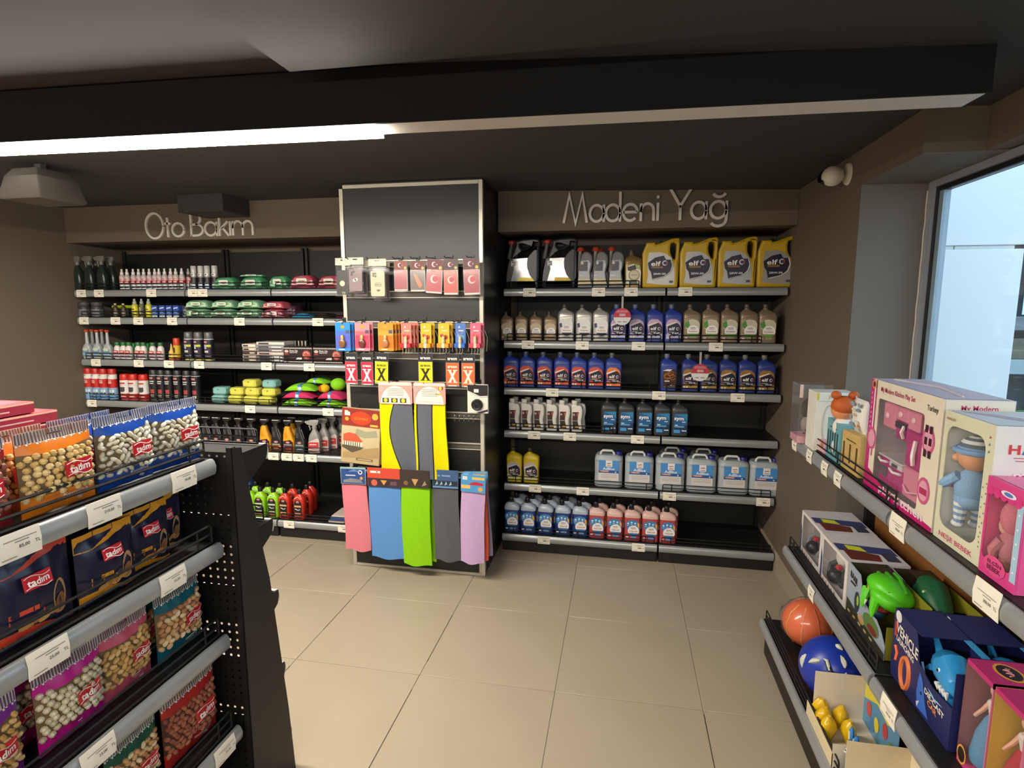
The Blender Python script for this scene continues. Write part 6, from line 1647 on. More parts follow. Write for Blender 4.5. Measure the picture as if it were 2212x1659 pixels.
# ================================================================ toy shelves (right foreground, below the window)
TX, TY = 1.955, -.742
tz = [1.040, .536, .172]; tf = [1.600, 1.592, 1.512]
TTAG = mesh('price_tag', tag_mesh(.062, .050)); TTAG2 = mesh('price_tag', tag_mesh(.085, .062, '300,00'))
for u_, (l0, l1) in enumerate(((0.0, .932), (.937, 2.25))):
    t = thing('toy_shelf_unit', 'black shelf unit of toys by the window, %s section' % ('far' if u_ == 0 else 'near'), 'shelf', (TX, TY - l0, 0), -PI / 2, 'toy shelf units')
    L = l1 - l0
    b = MB(); b.box(.03, L - .03, -.012, -.004, .02, 1.0, 'wood_board'); part('back_panel', b, t)
    for x in (.003, L - .028):
        b = MB(); b.box(x, x + .025, -.05, -.0125, 0, 1.03, 'shelf_black', .001); part('upright', b, t)
    b = MB(); b.box(.003, L - .003, tf[2] - TX + .02, -.051, 0, .10, 'shelf_black', .002); part('plinth', b, t)
    for i in range(3):
        yf = tf[i] - TX
        b = MB(); b.box(.002, L - .002, yf + .008, -.052, tz[i] - .026, tz[i], 'shelf_black', .002); sh = part('shelf', b, t)
        o = part('price_rail', rail_mesh(L - .006), sh); o.location = (.003, yf, tz[i] - (.0 if u_ == 0 else .004))
        if u_ == 0 or i == 2:
            o = part('wire_fence', fence_mesh(L - .03, .05, .003), sh); o.location = (.015, yf + .018, tz[i])
        tl = {(0, 0): ((1721, 962), (1753, 990), (1786, 1016), (1815, 1037)), (1, 0): ((1945, 1152), (2140, 1305)), (0, 1): ((1758, 1272),), (1, 1): ((1925, 1550),)}.get((u_, i), ())
        for px, py in tl:
            link('price_tag', TTAG if u_ == 0 else TTAG2, sh, (TY - l0 - atx(px, py, tf[i]).y, yf, tz[i] - (.0 if u_ == 0 else .004)))

def side_T(w): return Matrix.Translation((w / 2 + .0008, 0, 0)) @ Matrix.Rotation(PI / 2, 4, 'Z')
def top_T(h): return Matrix.Translation((0, 0, h + .0008)) @ Matrix.Rotation(-PI / 2, 4, 'X')
def win_box(w, h, d, outer, front, inner, win, th=.002):
    """cardboard box with a cut-out front; win = outline of the opening"""
    b = MB()
    b.box(-w / 2, -w / 2 + th, -d / 2 + th, d / 2, 0, h, outer); b.box(w / 2 - th, w / 2, -d / 2 + th, d / 2, 0, h, outer)
    b.box(-w / 2 + th, w / 2 - th, -d / 2 + th, d / 2, 0, th, outer); b.box(-w / 2 + th, w / 2 - th, -d / 2 + th, d / 2, h - th, h, outer)
    b.box(-w / 2 + th, w / 2 - th, d / 2 - th, d / 2, th, h - th, inner)
    f = MB(); f.shape([[(-w / 2, 0), (w / 2, 0), (w / 2, h), (-w / 2, h)], win], front, th, 0, -d / 2 + th / 2)
    g = MB(); xs_ = [p[0] for p in win]; zs2 = [p[1] for p in win]
    g.rect(min(xs_) - .002, max(xs_) + .002, min(zs2) - .002, max(zs2) + .002, -d / 2 + th + .0006, 'clear_film')
    return b, f, g
def rrect(x0, x1, z0, z1, r, n=4):
    o = []
    for cx, cz, a0 in ((x1 - r, z1 - r, 0), (x0 + r, z1 - r, 90), (x0 + r, z0 + r, 180), (x1 - r, z0 + r, 270)):
        o += [(cx + r * math.cos(rad(a0 + 90 * i / n)), cz + r * math.sin(rad(a0 + 90 * i / n))) for i in range(n + 1)]
    return o
RZT = -PI / 2
def ypos(px, py, X): return atx(px, py, X).y

# ---- kitchen play set box
X1 = 1.628
ya, yb_ = ypos(1863, 1046, X1), ypos(2013, 1154, X1)
w, h, d = ya - yb_ - .010, .346, .155
win = rrect(-w * .36, w * .30, h * .085, h * .845, .012)
bx, fr, gl_ = win_box(w, h, d, 'd8ccd0:.5', 'e2d8c4:.5', 'b8b0a4:.5', win)
p = MB(); y = -d / 2 - .0006
p.rect(-w / 2, -w * .435, 0, h, y, 'c02c74:.4'); p.rect(-w * .435, -w * .415, 0, h, y - .0002, 'e8e0e0:.4'); p.rect(-w * .41, -w * .395, h * .3, h, y - .0002, 'c02c74:.4')
p.flat([(-w / 2, 0), (w / 2, 0), (w / 2, h * .035), (-w * .2, h * .09), (-w / 2, h * .2)], y - .0003, 'c0206c:.4')
p.txt('My Modern Kitchen Play Set', h * .055, -w * .08, h * .925, y - .0006, 'b02c60:.45', .012, w=w * .50); p.txt('Turkey', h * .055, w * .385, h * .90, y - .0006, '4a4440:.45', .015, w=w * .13)
p.txt('play kitchen', h * .085, w * .08, h * .055, y - .0009, 'ecdce4:.45', .02, w=w * .62)
for (cx, cz) in ((w * .37, h * .66), (w * .37, h * .27), (-w * .42, h * .46)):
    p.flat(ell_pts(cx, cz, w * .075, h * .105), y - .0006, 'cc5a8a:.4'); p.flat(ell_pts(cx, cz, w * .055, h * .08), y - .0009, 'e0a0b4:.4')
for dx in (-.018, .004):
    for dz in (-.045, -.012, .02): p.rect(w * .37 + dx, w * .37 + dx + .014, h * .66 + dz, h * .66 + dz + .02, y - .0012, '3a1424:.4')
p.rect(w * .325, w * .415, h * .24, h * .29, y - .0012, 'b02c60:.4'); p.disc(-w * .445, h * .955, .014, y - .0006, 'd8a030:.4', n=14); p.disc(-w * .445, h * .955, .009, y - .0009, '4a2a5a:.4', n=12)
for k in range(9): p.flat([(-w * .475, h * (.5 + k * .045)), (-w * .455, h * (.51 + k * .045)), (-w * .465, h * (.53 + k * .045))], y - .0006, 'e8c0d0:.4')
s_ = MB(); s_.T = side_T(w); s_.rect(-d * .48, d * .48, h * .02, h * .995, 0, 'e4dccb:.5'); s_.txt('My Modern', h * .05, 0, h * .935, -.0004, 'c23a6c:.45', .02, w=d * .52); s_.txt('Kitchen Play Set', h * .05, 0, h * .865, -.0004, 'c23a6c:.45', .02, w=d * .76)
s_.T = top_T(h); s_.rect(-w * .48, w * .48, -d * .46, d * .46, 0, 'b4a8b8:.5'); s_.tube([(-w * .4, -.0006, -d * .2), (0, -.0006, d * .1), (w * .4, -.0006, -d * .1)], .004, 'cfc8d4:.5', 4); s_.T = None
PK, MG, WT = 'd8829a:.4', 'b02070:.35', 'e8dcdc:.4'
k = MB(); y0 = -d / 2 + .014; y1 = d / 2 - .01
k.box(-w * .34, -w * .16, y0, y1, h * .60, h * .82, PK, .004); k.box(-w * .155, w * .02, y0, y1, h * .70, h * .82, PK, .004); k.box(w * .025, w * .175, y0, y1, h * .66, h * .82, PK, .004)
k.box(w * .025, w * .29, y0, y1, h * .36, h * .655, MG, .004); k.box(w * .025, w * .29, y0, y1, h * .10, h * .355, PK, .004); k.box(-w * .155, w * .02, y0 + .004, y1, h * .54, h * .695, MG, .004)
k.box(-w * .34, -w * .17, y0, y1, h * .10, h * .33, MG, .004); k.box(-w * .165, w * .02, y0, y1, h * .10, h * .29, MG, .004); k.box(-w * .345, w * .02, y0 - .004, y1, h * .335, h * .352, 'd0c8cc:.3', .002); k.box(-w * .165, w * .02, y0 - .003, y0 + .01, h * .292, h * .333, 'c8c8c8:.3')
det = MB()
for (cx, cz) in ((-w * .26, h * .71), (-w * .07, h * .76), (w * .11, h * .75)): det.ell((cx, y0 - .002, cz), (.010, .006, .010), 'e8b8c0:.4', 10, 6)
det.tube([(w * .16, y0 - .004, h * .40), (w * .175, y0 - .010, h * .48), (w * .17, y0 - .004, h * .60)], .006, WT, 6); det.tube([(-w * .02, y0, h * .57), (-w * .01, y0 - .008, h * .62), (-w * .02, y0, h * .67)], .005, WT, 6)
for (x0, x1, zz) in ((-w * .33, -w * .19, h * .31), (-w * .155, w * .01, h * .265)): det.tube([(x0, y0 - .004, zz), ((x0 + x1) / 2, y0 - .010, zz - .003), (x1, y0 - .004, zz)], .004, WT, 6)
det.tube([(w * .06, y0 - .004, h * .20), (w * .16, y0 - .012, h * .17), (w * .26, y0 - .004, h * .20)], .003, 'e0a0b0:.4', 5)
det.box(-w * .32, -w * .20, y0 - .002, y0 + .001, h * .17, h * .26, '5a4048:.25'); det.box(-w * .145, w * .0, y0 - .001, y0 + .005, h * .64, h * .69, '2a2430:.3'); det.box(-w * .12, -.02, y0 - .006, y0 - .002, h * .30, h * .325, '3a3438:.3')
T('kitchen_play_set', 'toy box', [('carton', bx, [('top_and_side_print', s_)]), ('front_panel', fr, [('print', p)]), ('window', gl_), ('toy_kitchen', k, [('handles', det)])]).put((X1 + d / 2, (ya + yb_) / 2, tz[0]), 'pink and white toy kitchen play set box standing by the window', None, RZT)

# ---- doll helper
def baby(b, z0, k, skin, cloth, hat=None, legs=None, turn=-1):
    """seated-upright baby doll, facing local -x, base at z0, k = height"""
    b.ell((0, 0, z0 + k * .42), (k * .15, k * .16, k * .20), cloth, 12, 8)
    b.ell((0, 0, z0 + k * .28), (k * .15, k * .15, k * .10), cloth, 12, 8)
    R = None
    b.ell((turn * k * .01, 0, z0 + k * .76), (k * .165, k * .15, k * .18), skin, 16, 10)
    b.ell((turn * k * .165, 0, z0 + k * .735), (k * .028, k * .03, k * .024), skin, 8, 6)
    b.ell((turn * k * .145, 0, z0 + k * .675), (k * .03, k * .04, k * .018), 'b8625a:.5', 8, 6)
    for s in (-1, 1):
        b.ell((turn * k * .135, s * k * .065, z0 + k * .775), (k * .02, k * .02, k * .018), '1c2430:.2', 8, 6); b.ell((turn * k * .11, s * k * .11, z0 + k * .70), (k * .045, k * .04, k * .04), skin, 8, 6)
        b.tube([(0, s * k * .13, z0 + k * .54), (turn * k * .10, s * k * .19, z0 + k * .44), (turn * k * .22, s * k * .16, z0 + k * .38)], [k * .055, k * .05, k * .042], cloth, 8)
        b.tube([(turn * k * .21, s * k * .16, z0 + k * .385), (turn * k * .27, s * k * .15, z0 + k * .36)], [k * .036, k * .034], skin, 8)
        for f_ in range(4): b.tube([(turn * k * .26, s * k * .15 + (f_ - 1.5) * k * .018, z0 + k * .36), (turn * k * .31, s * k * .15 + (f_ - 1.5) * k * .022, z0 + k * .335)], [k * .013, k * .010], skin, 5)
        b.tube([(turn * k * .25, s * k * .13, z0 + k * .37), (turn * k * .285, s * k * .105, z0 + k * .375)], [k * .013, k * .010], skin, 5)
        n_ = 7
        for j in range(n_):
            za, zb2 = z0 + k * (.26 - .25 * j / n_), z0 + k * (.26 - .25 * (j + 1) / n_)
            b.tube([(turn * k * .02 * j / n_, s * k * .08, za), (turn * k * .02 * (j + 1) / n_, s * k * .08, zb2)], k * (.068 - .004 * j), (legs or (cloth, cloth))[j % 2], 9)
        b.ell((turn * k * .04, s * k * .08, z0 + k * .015), (k * .075, k * .05, k * .04), (legs or (skin, skin))[0], 9, 6)
    if hat:
        for j in range(6):
            t0, t1 = 12 + j * 13, 12 + (j + 1) * 13
            rings = [[(turn * k * .01 + k * .172 * math.cos(rad(q)) * math.cos(a), k * .158 * math.cos(rad(q)) * math.sin(a), z0 + k * .76 + k * .195 * math.sin(rad(q))) for a in [2 * PI * i / 16 for i in range(16)]] for q in (t0, t1)]
            b.loft(rings, hat[j % 2 + 1] if j else hat[0], (0, j == 5))
        b.tube([(turn * k * .01 + k * .175 * math.cos(a), k * .16 * math.sin(a), z0 + k * .80) for a in [2 * PI * i / 16 for i in range(16)]], k * .030, hat[0], 8, True)

# ---- music baby box
ya, yb_ = ypos(2013, 1154, X1) - .003, ypos(2116, 1244, X1)
w, h, d = ya - yb_ - .003, .322, .19
bx, fr, gl_ = win_box(w, h, d, 'dcdcd6:.5', 'd6d4b8:.5', 'c6c2b4:.5', rrect(-w * .42, w * .36, h * .12, h * .90, .03))
p = MB(); y = -d / 2 - .0006
p.txt('HALLEY', h * .022, -w * .35, h * .945, y, '8a4a40:.5', .01, w=w * .2); p.txt('NEŞE BEBEK', h * .05, -w * .02, h * .05, y, 'c8486c:.45', .02, w=w * .7)
for i in range(14): p.disc(w * .42 + .006 * math.sin(i * 3), h * (.14 + .035 * i), .0025, y, '8a8468:.5', n=6)
for i, c_ in enumerate(('b04a4a:.5', '5a7aa0:.5', '6a80b0:.5')): p.flat([(w * .40, h * (.90 - i * .05)), (w * .44, h * (.91 - i * .05)), (w * .42, h * (.925 - i * .05))], y, c_)
s_ = MB(); s_.T = side_T(w)
for i, (ch, c_) in enumerate(zip('HALLEY', ('c8323c:.45', '2c5cb0:.45', 'a8c890:.45', 'c8407c:.45', 'e0a030:.45', '2c8a5a:.45'))): s_.txt(ch, h * .065, -d * .30 + i * d * .13, h * .845, -.0005, c_, .03, w=d * .115)
s_.rect(-d * .3, -d * .2, h * .785, h * .792, -.0005, 'c07080:.5'); s_.rect(-d * .28, d * .2, h * .765, h * .772, -.0005, 'c07080:.5')
s_.txt('müzikli', h * .075, .0, h * .665, -.0004, 'b03a74:.45', .05, w=d * .55); s_.txt('müzikli', h * .075, -.002, h * .67, -.0010, 'efe6ea:.45', .01, w=d * .55)
s_.txt('neşe bebek', h * .065, .004, h * .565, -.0004, 'b03a74:.45', .05, w=d * .78); s_.txt('neşe bebek', h * .065, .002, h * .57, -.0010, 'efe6ea:.45', .01, w=d * .78)
s_.T = top_T(h); s_.rect(-w * .47, w * .47, -d * .47, d * .47, 0, 'b8bcc4:.4'); s_.flat([(-w * .4, -d * .4), (w * .1, -d * .1), (w * .4, d * .2), (-w * .1, d * .1)], -.0004, 'a08ca0:.45'); s_.flat([(-w * .2, -d * .1), (w * .3, d * .3), (w * .1, d * .4)], -.0006, 'd8dce4:.4'); s_.T = None
lx_ = (ya + yb_) / 2 - ypos(2106, 1000, X1 + .047)
dl = MB(); dl.T = Matrix.Translation((lx_, -d / 2 + .047, 0)); baby(dl, .045, .235, 'e0a478:.45', '8ab0d4:.8::cloth', ('7aa4d0:.8', 'e0e0dc:.8', '5a6a74:.8'), ('dfe4ea:.8', '7a9cc4:.8')); dl.T = None
em = MB(); em.T = Matrix.Translation((lx_ - .028, -d / 2 + .022, .150)); em.ell((0, 0, 0), (.010, .010, .018), 'c0404c:.6', 8, 6)
T('baby_doll_box', 'toy box', [('carton', bx, [('top_and_side_print', s_)]), ('front_panel', fr, [('print', p)]), ('window', gl_), ('doll', dl, [('motif', em)])]).put((X1 + d / 2, (ya + yb_) / 2, tz[0]), 'white box with a baby doll in striped blue hat', None, RZT)

# ---- pink doll box, nearest
ya, yb_ = ypos(2116, 1245, X1) - .004, ypos(2180, 1300, X1) - .01
w, h, d = ya - yb_ + .012, .214, .17
bx, fr, gl_ = win_box(w, h, d, 'd05a8a:.4', 'd8448a:.4', 'c8a89c:.5', rrect(-w * .46, w * .34, h * .16, h * .86, .01))
p = MB(); y = -d / 2 - .0006
p.rect(w * .35, w * .5, h * .1, h * .86, y, 'a8c8dc:.3')
for i in range(5): p.disc(-w * .4 + i * w * .19, h * .865, w * .10, y - .0003, 'd83a84:.4', rz=h * .05, n=12); p.disc(w * .42, h * (.2 + .14 * i), .003, y - .0006, 'f0f4f8:.3', n=4)
p.flat(ell_pts(w * .1, h * .90, w * .2, h * .032), y - .0005, 'e8e4ec:.4'); p.flat(ell_pts(w * .1, h * .90, w * .12, h * .02), y - .0008, '5a7ac0:.4')
p.flat(ell_pts(-w * .05, h * .14, w * .3, h * .10), y - .0008, 'e0508c:.4'); p.txt('ELÇİN', h * .055, -w * .05, h * .17, y - .0012, '7a1c4c:.45', .04, w=w * .38); p.txt('BEBEK', h * .05, -w * .05, h * .11, y - .0012, '7a1c4c:.45', .04, w=w * .38)
s_ = MB(); s_.T = side_T(w); s_.rect(-d * .48, d * .48, h * .01, h * .99, 0, 'd8508c:.4'); s_.flat(rrect(-d * .4, d * .4, h * .12, h * .84, .01), -.0004, 'c89a8c:.3'); s_.T = top_T(h); s_.rect(-w * .48, w * .48, -d * .46, d * .46, 0, 'e06a9c:.35'); s_.T = None
dl = MB(); dl.T = Matrix.Translation((-.018, -d / 2 + .040, 0)); dl.ell((0, 0, h * .62), (.030, .030, .042), 'cc7484:.8::cloth', 14, 10); dl.ell((-.012, 0, h * .52), (.024, .024, .028), 'd8a890:.5', 12, 8); dl.ell((0, 0, h * .32), (.032, .03, .045), 'b8747c:.8::cloth', 12, 8)
for s in (-1, 1): dl.tube([(0, s * .025, h * .40), (-.01, s * .035, h * .28), (-.014, s * .03, h * .2)], [.011, .010, .008], 'b8747c:.8::cloth', 8); dl.tube([(0, s * .014, h * .2), (-.004, s * .014, h * .05)], [.013, .011], 'd8a890:.5', 8)
dl.T = None
T('doll_box', 'toy box', [('carton', bx, [('top_and_side_print', s_)]), ('front_panel', fr, [('print', p)]), ('window', gl_), ('doll', dl)]).put((X1 + d / 2 - .004, (ya + yb_) / 2, tz[0]), 'small bright pink doll box, nearest on the top toy shelf', None, RZT)

# ---- clear box and white doll box at the far end
y0_, y1_ = ypos(1732, 980, X1) - .085, ypos(1765, 1005, X1)
b = MB(); w = .125; h = .250; d = .11
b.box(-w / 2, w / 2, -d / 2, d / 2, 0, h, 'clear_film'); e = MB()
e.box(-w / 2, w / 2, d / 2 - .002, d / 2 - .0005, .002, h - .002, '6a625a:.5'); e.box(-w / 2 - .001, -w / 2 + .012, -d / 2 - .001, -d / 2 + .001, h * .78, h, 'd8b8b4:.5'); e.box(-w / 2 + .002, w / 2 - .002, -d / 2 + .002, d / 2 - .003, .001, .03, 'd8a0ac:.5')
dl = MB(); dl.ell((0, .01, h * .55), (.035, .03, .05), '3a302a:.8', 12, 8); dl.ell((.0, .005, h * .28), (.035, .03, .045), '8a8078:.7', 12, 8); dl.ell((.03, -.03, h * .30), (.012, .008, .035), 'd8b0a0:.5', 8, 6)
T('doll_box', 'toy box', [('clear_cover', b), ('base_card', e), ('doll', dl)]).put(((at(1732, 980, -.87).x + at(1776, 980, -.87).x) / 2, -.815, tz[0]), 'clear plastic box with a dark doll at the far end of the toy shelf', None, 0)
b = MB(); w, h, d = at(1841, 940, -.99).x - at(1758, 940, -.99).x, .236, .10
b.box(-w / 2, w / 2, -d / 2, d / 2, 0, h, 'dcd8cc:.5', .001)
p = MB(); y = -d / 2 - .0006
p.rect(-w * .49, w * .49, h * .86, h * .995, y, 'd8dad4:.5'); p.txt('JOLU', h * .07, -w * .04, h * .925, y - .0004, 'b09050:.5', .01, w=w * .3); p.txt('U', h * .06, w * .13, h * .92, y - .0008, '3a5ab0:.5', .03); p.rect(-w * .49, -w * .43, h * .87, h * .99, y - .0004, 'c8b83c:.5'); p.rect(-w * .49, w * .49, h * .845, h * .86, y, 'b8c8b0:.5')
p.tube([(q[0], y - .0006, q[1]) for q in ell_pts(-w * .15, h * .45, w * .16, h * .34)], .0012, 'a8a49c:.6', 4, True); p.txt('ae', h * .08, -w * .16, h * .16, y - .0006, '8a5a8a:.5', .01); p.rect(w * .3, w * .49, h * .3, h * .99, y - .0003, 'd8b4b8:.5'); p.rect(w * .31, w * .35, h * .88, h * .98, y - .0006, 'c8b83c:.5')
T('doll_box', 'toy box', [('carton', b, [('print', p)])]).put(((at(1841, 940, -.99).x + at(1758, 940, -.99).x) / 2, -.94, tz[0]), 'white box with thin printed letters behind the red haired doll', None, 0)
dl = MB(); HR = 'b8561c:.6'
dl.ell((0, 0, .036), (.040, .040, .042), 'd88a58:.45', 16, 10); dl.ell((.006, .0, .052), (.043, .043, .037), HR, 16, 10)
for s in (-1, 1): dl.ell((.01, s * .03, .092), (.016, .018, .016), HR, 10, 7); dl.ell((-.034, s * .014, .036), (.006, .007, .008), '2a3a34:.2', 8, 6)
dl.ell((-.041, 0, .026), (.008, .008, .007), 'd88a58:.45', 8, 6); dl.ell((-.042, 0, .012), (.010, .012, .008), 'c85a7c:.4', 8, 6); dl.tube([(.008 + .024 * math.cos(a), .03 + .024 * math.sin(a) * .2, .075 + .022 * math.sin(a)) for a in [2 * PI * i / 12 for i in range(12)]], .003, 'b8b8c8:.4', 5, True)
dl.ell((.01, 0, -.03), (.03, .035, .04), 'e0d8d0:.7', 12, 8); dl.ell((.005, 0, -.105), (.028, .032, .05), 'd0d0cc:.7', 12, 8)
tag(link('baby_doll', mesh('baby_doll', dl), None, (1.655, -1.118, tz[0] + .157), RZT), 'red haired baby doll with pink dummy looking over the caddies', 'doll')
# soft diaper pouch
dp = MB(); rings = []
for j in range(9):
    v = j / 8; ww = .105 * (1 - .12 * abs(2 * v - 1) ** 3); tt = .04 * max(.15, 1 - abs(2 * v - 1) ** 3)
    rings.append([(ww / 2 * math.copysign(abs(math.cos(a)) ** .6, math.cos(a)), tt / 2 * math.copysign(abs(math.sin(a)) ** .8, math.sin(a)), v * .115) for a in [2 * PI * i / 16 for i in range(16)]])
dp.loft(rings, 'e4e0d8:.8')
pt = MB()
for (cx, cz, rx, rz2, c_) in ((-.026, .098, .018, .008, '8a9aa4:.8'), (.028, .100, .012, .008, '8a9aa4:.8'), (-.014, .078, .020, .006, 'c8ccc0:.8'), (-.002, .062, .017, .006, 'c8a888:.8'), (.024, .082, .014, .007, '7a90a8:.8'), (-.034, .05, .010, .009, '8a9aa4:.8'), (-.022, .026, .022, .008, '7a90a0:.8'), (.018, .040, .018, .006, 'ccd0c4:.8'), (.030, .028, .008, .006, 'c8803c:.8'), (.022, .016, .014, .006, 'a8b8c4:.8')):
    pt.flat(ell_pts(cx, cz, rx, rz2, n=12), -.0218, c_)
T('nappy_pouch', 'pouch', [('pouch', dp, [('print', pt)])]).put((1.662, -1.268, tz[0] + .138), 'white patterned nappy pouch resting on the wooden caddy', None, RZT)
# caddies
def caddy(name, col, dark, w, h, d, slots, slant):
    b = MB(); b.shape([[(-w / 2, .0), (w / 2, 0), (w / 2, h * (1 - slant)), (-w / 2, h)]], col, d, .002)
    p = MB(); y = -d / 2 - .0006
    for i in range(slots): x = -w * .36 + i * w * .72 / max(1, slots - 1); p.rect(x - w * .045, x + w * .045, h * .12 + (.1 * h if i % 2 else 0), h * .72, y, dark)
    p.rect(-w * .25, w * .3, h * .80, h * .83, y, dark)
    return T(name, 'toy caddy', [('caddy', b, [('slots', p)])])
caddy('toy_caddy', '6aa4ac:.5', '2a3438:.5', .128, .150, .045, 5, .04).put((1.650, -1.118, tz[0]), 'teal slotted toy caddy standing in front of the red haired doll', 'toy caddies', RZT)
caddy('toy_caddy', 'c8a868:.55', '5a4424:.55', .155, .135, .05, 3, -.04).put((1.655, -1.280, tz[0]), 'pale wooden slotted toy caddy beside the pink kitchen box', 'toy caddies', RZT)
b = MB(); b.box(-.05, .05, -.02, .02, 0, .05, 'd89aa4:.5', .003); p = MB(); p.rect(-.045, .045, .006, .014, -.0206, 'e0b8b8:.5'); p.disc(.02, .03, .012, -.0206, 'b07848:.5', n=10)
T('small_toy_box', 'toy box', [('carton', b, [('print', p)])]).put((1.645, -.82 - .18, tz[0]), 'small pink box lying at the front of the far toy shelf', None, RZT)

# ---- second shelf
X2 = 1.650
def robot_box(first):
    w, h, d = .262, .178, .20
    bx, fr, gl_ = win_box(w, h, d, 'd4cccc:.5', 'dcd6d2:.5', 'b8aca4:.5', rrect(-w * .44, w * .42, h * .10, h * .93, .012))
    s_ = MB(); s_.T = top_T(h); s_.rect(-w * .47, w * .47, -d * .47, d * .47, 0, 'd4d0d0:.45'); s_.flat([(-w * .15, -d * .47), (w * .1, -d * .47), (w * .2, d * .47), (-.05 * w, d * .47)], -.0004, '3a4478:.45'); s_.flat([(-w * .1, -d * .3), (w * .06, -d * .3), (w * .12, d * .0), (-w * .05, -d * .05)], -.0008, 'd8d828:.45'); s_.flat([(w * .05, -d * .4), (w * .4, -d * .4), (w * .42, d * .1), (w * .2, d * .15)], -.0006, '6a2c24:.45'); s_.rect(w * .12, w * .4, d * .2, d * .42, -.0006, '3a3c50:.45'); s_.T = None
    p = MB(); y = -d / 2 - .0006; p.flat([(-w * .5, 0), (-w * .44, 0), (-w * .44, h * .5), (-w * .5, h * .7)], y, '3a4478:.45')
    for i in range(6): p.flat([(-w * .48 + i * .03, 0), (-w * .46 + i * .03, h * .09), (-w * .44 + i * .03, 0)], y - .0003, ('8a3c2c:.45', '5a3430:.45')[i % 2])
    r = MB(); r.T = Matrix.Translation((-.03, -d / 2 + .052, 0))
    c_ = ('3a3a40:.4', '8a8a88:.4') if first else ('d8d4cc:.4', '2a2a2c:.4')
    r.ell((-w * .18, .02, h * .58), (.035, .035, .045), c_[1] if first else c_[0], 12, 8); r.ell((.03, .02, h * .35), (.04, .04, .035), '4a4044:.4', 10, 7); r.ell((.07, .01, h * .55), (.03, .03, .03), '5a5a60:.4', 10, 7)
    for s in (-1, 1): r.tube([(s * .05, 0, h * .5), (s * .075, -.02, h * .35), (s * .06, -.03, h * .2)], [.014, .012, .010], c_[1], 8)
    r.box(.02, .04, -.04, -.02, h * .5, h * .6, 'c8303c:.4', .003); r.ell((-.03, -.02, h * .2), (.03, .03, .03), '1c1c20:.4', 10, 7)
    return T('robot_toy_box', 'toy box', [('carton', bx, [('top_print', s_)]), ('front_panel', fr, [('print', p)]), ('window', gl_), ('robot', r)])
robot_box(True).put((X2 + .10, -.895, tz[1]), 'white robot toy box at the far end of the middle toy shelf', 'robot toy boxes', RZT)
robot_box(False).put((X2 + .098, -1.165, tz[1]), 'white robot toy box in front of the other one', 'robot toy boxes', RZT)

def dino_box(head, second):
    w, h, d = .30, .182, .118
    b = MB(); th = .002
    b.box(-w / 2, w / 2, d / 2 - th, d / 2, 0, h, '8a8424:.5'); b.box(-w / 2, -w / 2 + th, -d / 2, d / 2 - th, 0, h, '3a3420:.5'); b.box(-w / 2, w / 2, -d / 2, d / 2 - th, 0, th, '6a6420:.5'); b.box(w / 2 - th, w / 2, -d / 2, d / 2 - th, 0, h * .6, '8a8424:.5'); b.box(-w / 2, -w * .1, -d * .1, d / 2, h - th, h, '3a2c1c:.5')
    f = MB(); f.shape([[(-w / 2, 0), (w * .5, 0), (w * .5, h * .22), (w * .38, h * .42), (w * .26, h * .52), (w * .1, h * .50), (-.08 * w, h * .60), (-w * .20, h * .98), (-w / 2, h)]], '9aa4b4:.5', .003, 0, -d / 2)
    p = MB(); y = -d / 2 - .0022
    p.flat([(-w * .5, 0), (w * .5, 0), (w * .5, h * .12), (-w * .1, h * .2), (-w * .5, h * .3)], y, '3a382c:.5'); p.flat(ell_pts(w * .16, h * .32, w * .2, h * .16), y - .0003, '5a7a3c:.5'); p.flat(ell_pts(w * .2, h * .26, w * .12, h * .07), y - .0006, '7a2c28:.5'); p.flat(ell_pts(-w * .22, h * .42, w * .07, h * .2), y - .0003, '2a3a44:.5'); p.flat(ell_pts(-w * .2, h * .46, w * .03, h * .1), y - .0006, '9ab83c:.5'); p.flat(ell_pts(-w * .08, h * .2, w * .09, h * .08), y - .0006, 'b89a6c:.5')
    p.txt('RAAR', h * .13, -w * .34, h * .80, y - .0006, '2a2420:.5', .04, w=w * .2, slope=-.15); p.rect(-w * .42, -w * .28, h * .66, h * .70, y - .0006, '2a2420:.5')
    for i in range(5): p.rect(-w * .45 + i * .045, -w * .38 + i * .045, h * .06, h * .10, y - .0006, 'c8b878:.5')
    q = MB(); head(q, h)
    return T('dinosaur_puppet_box', 'toy box', [('carton', b), ('front_card', f, [('print', p)]), ('puppet', q)])
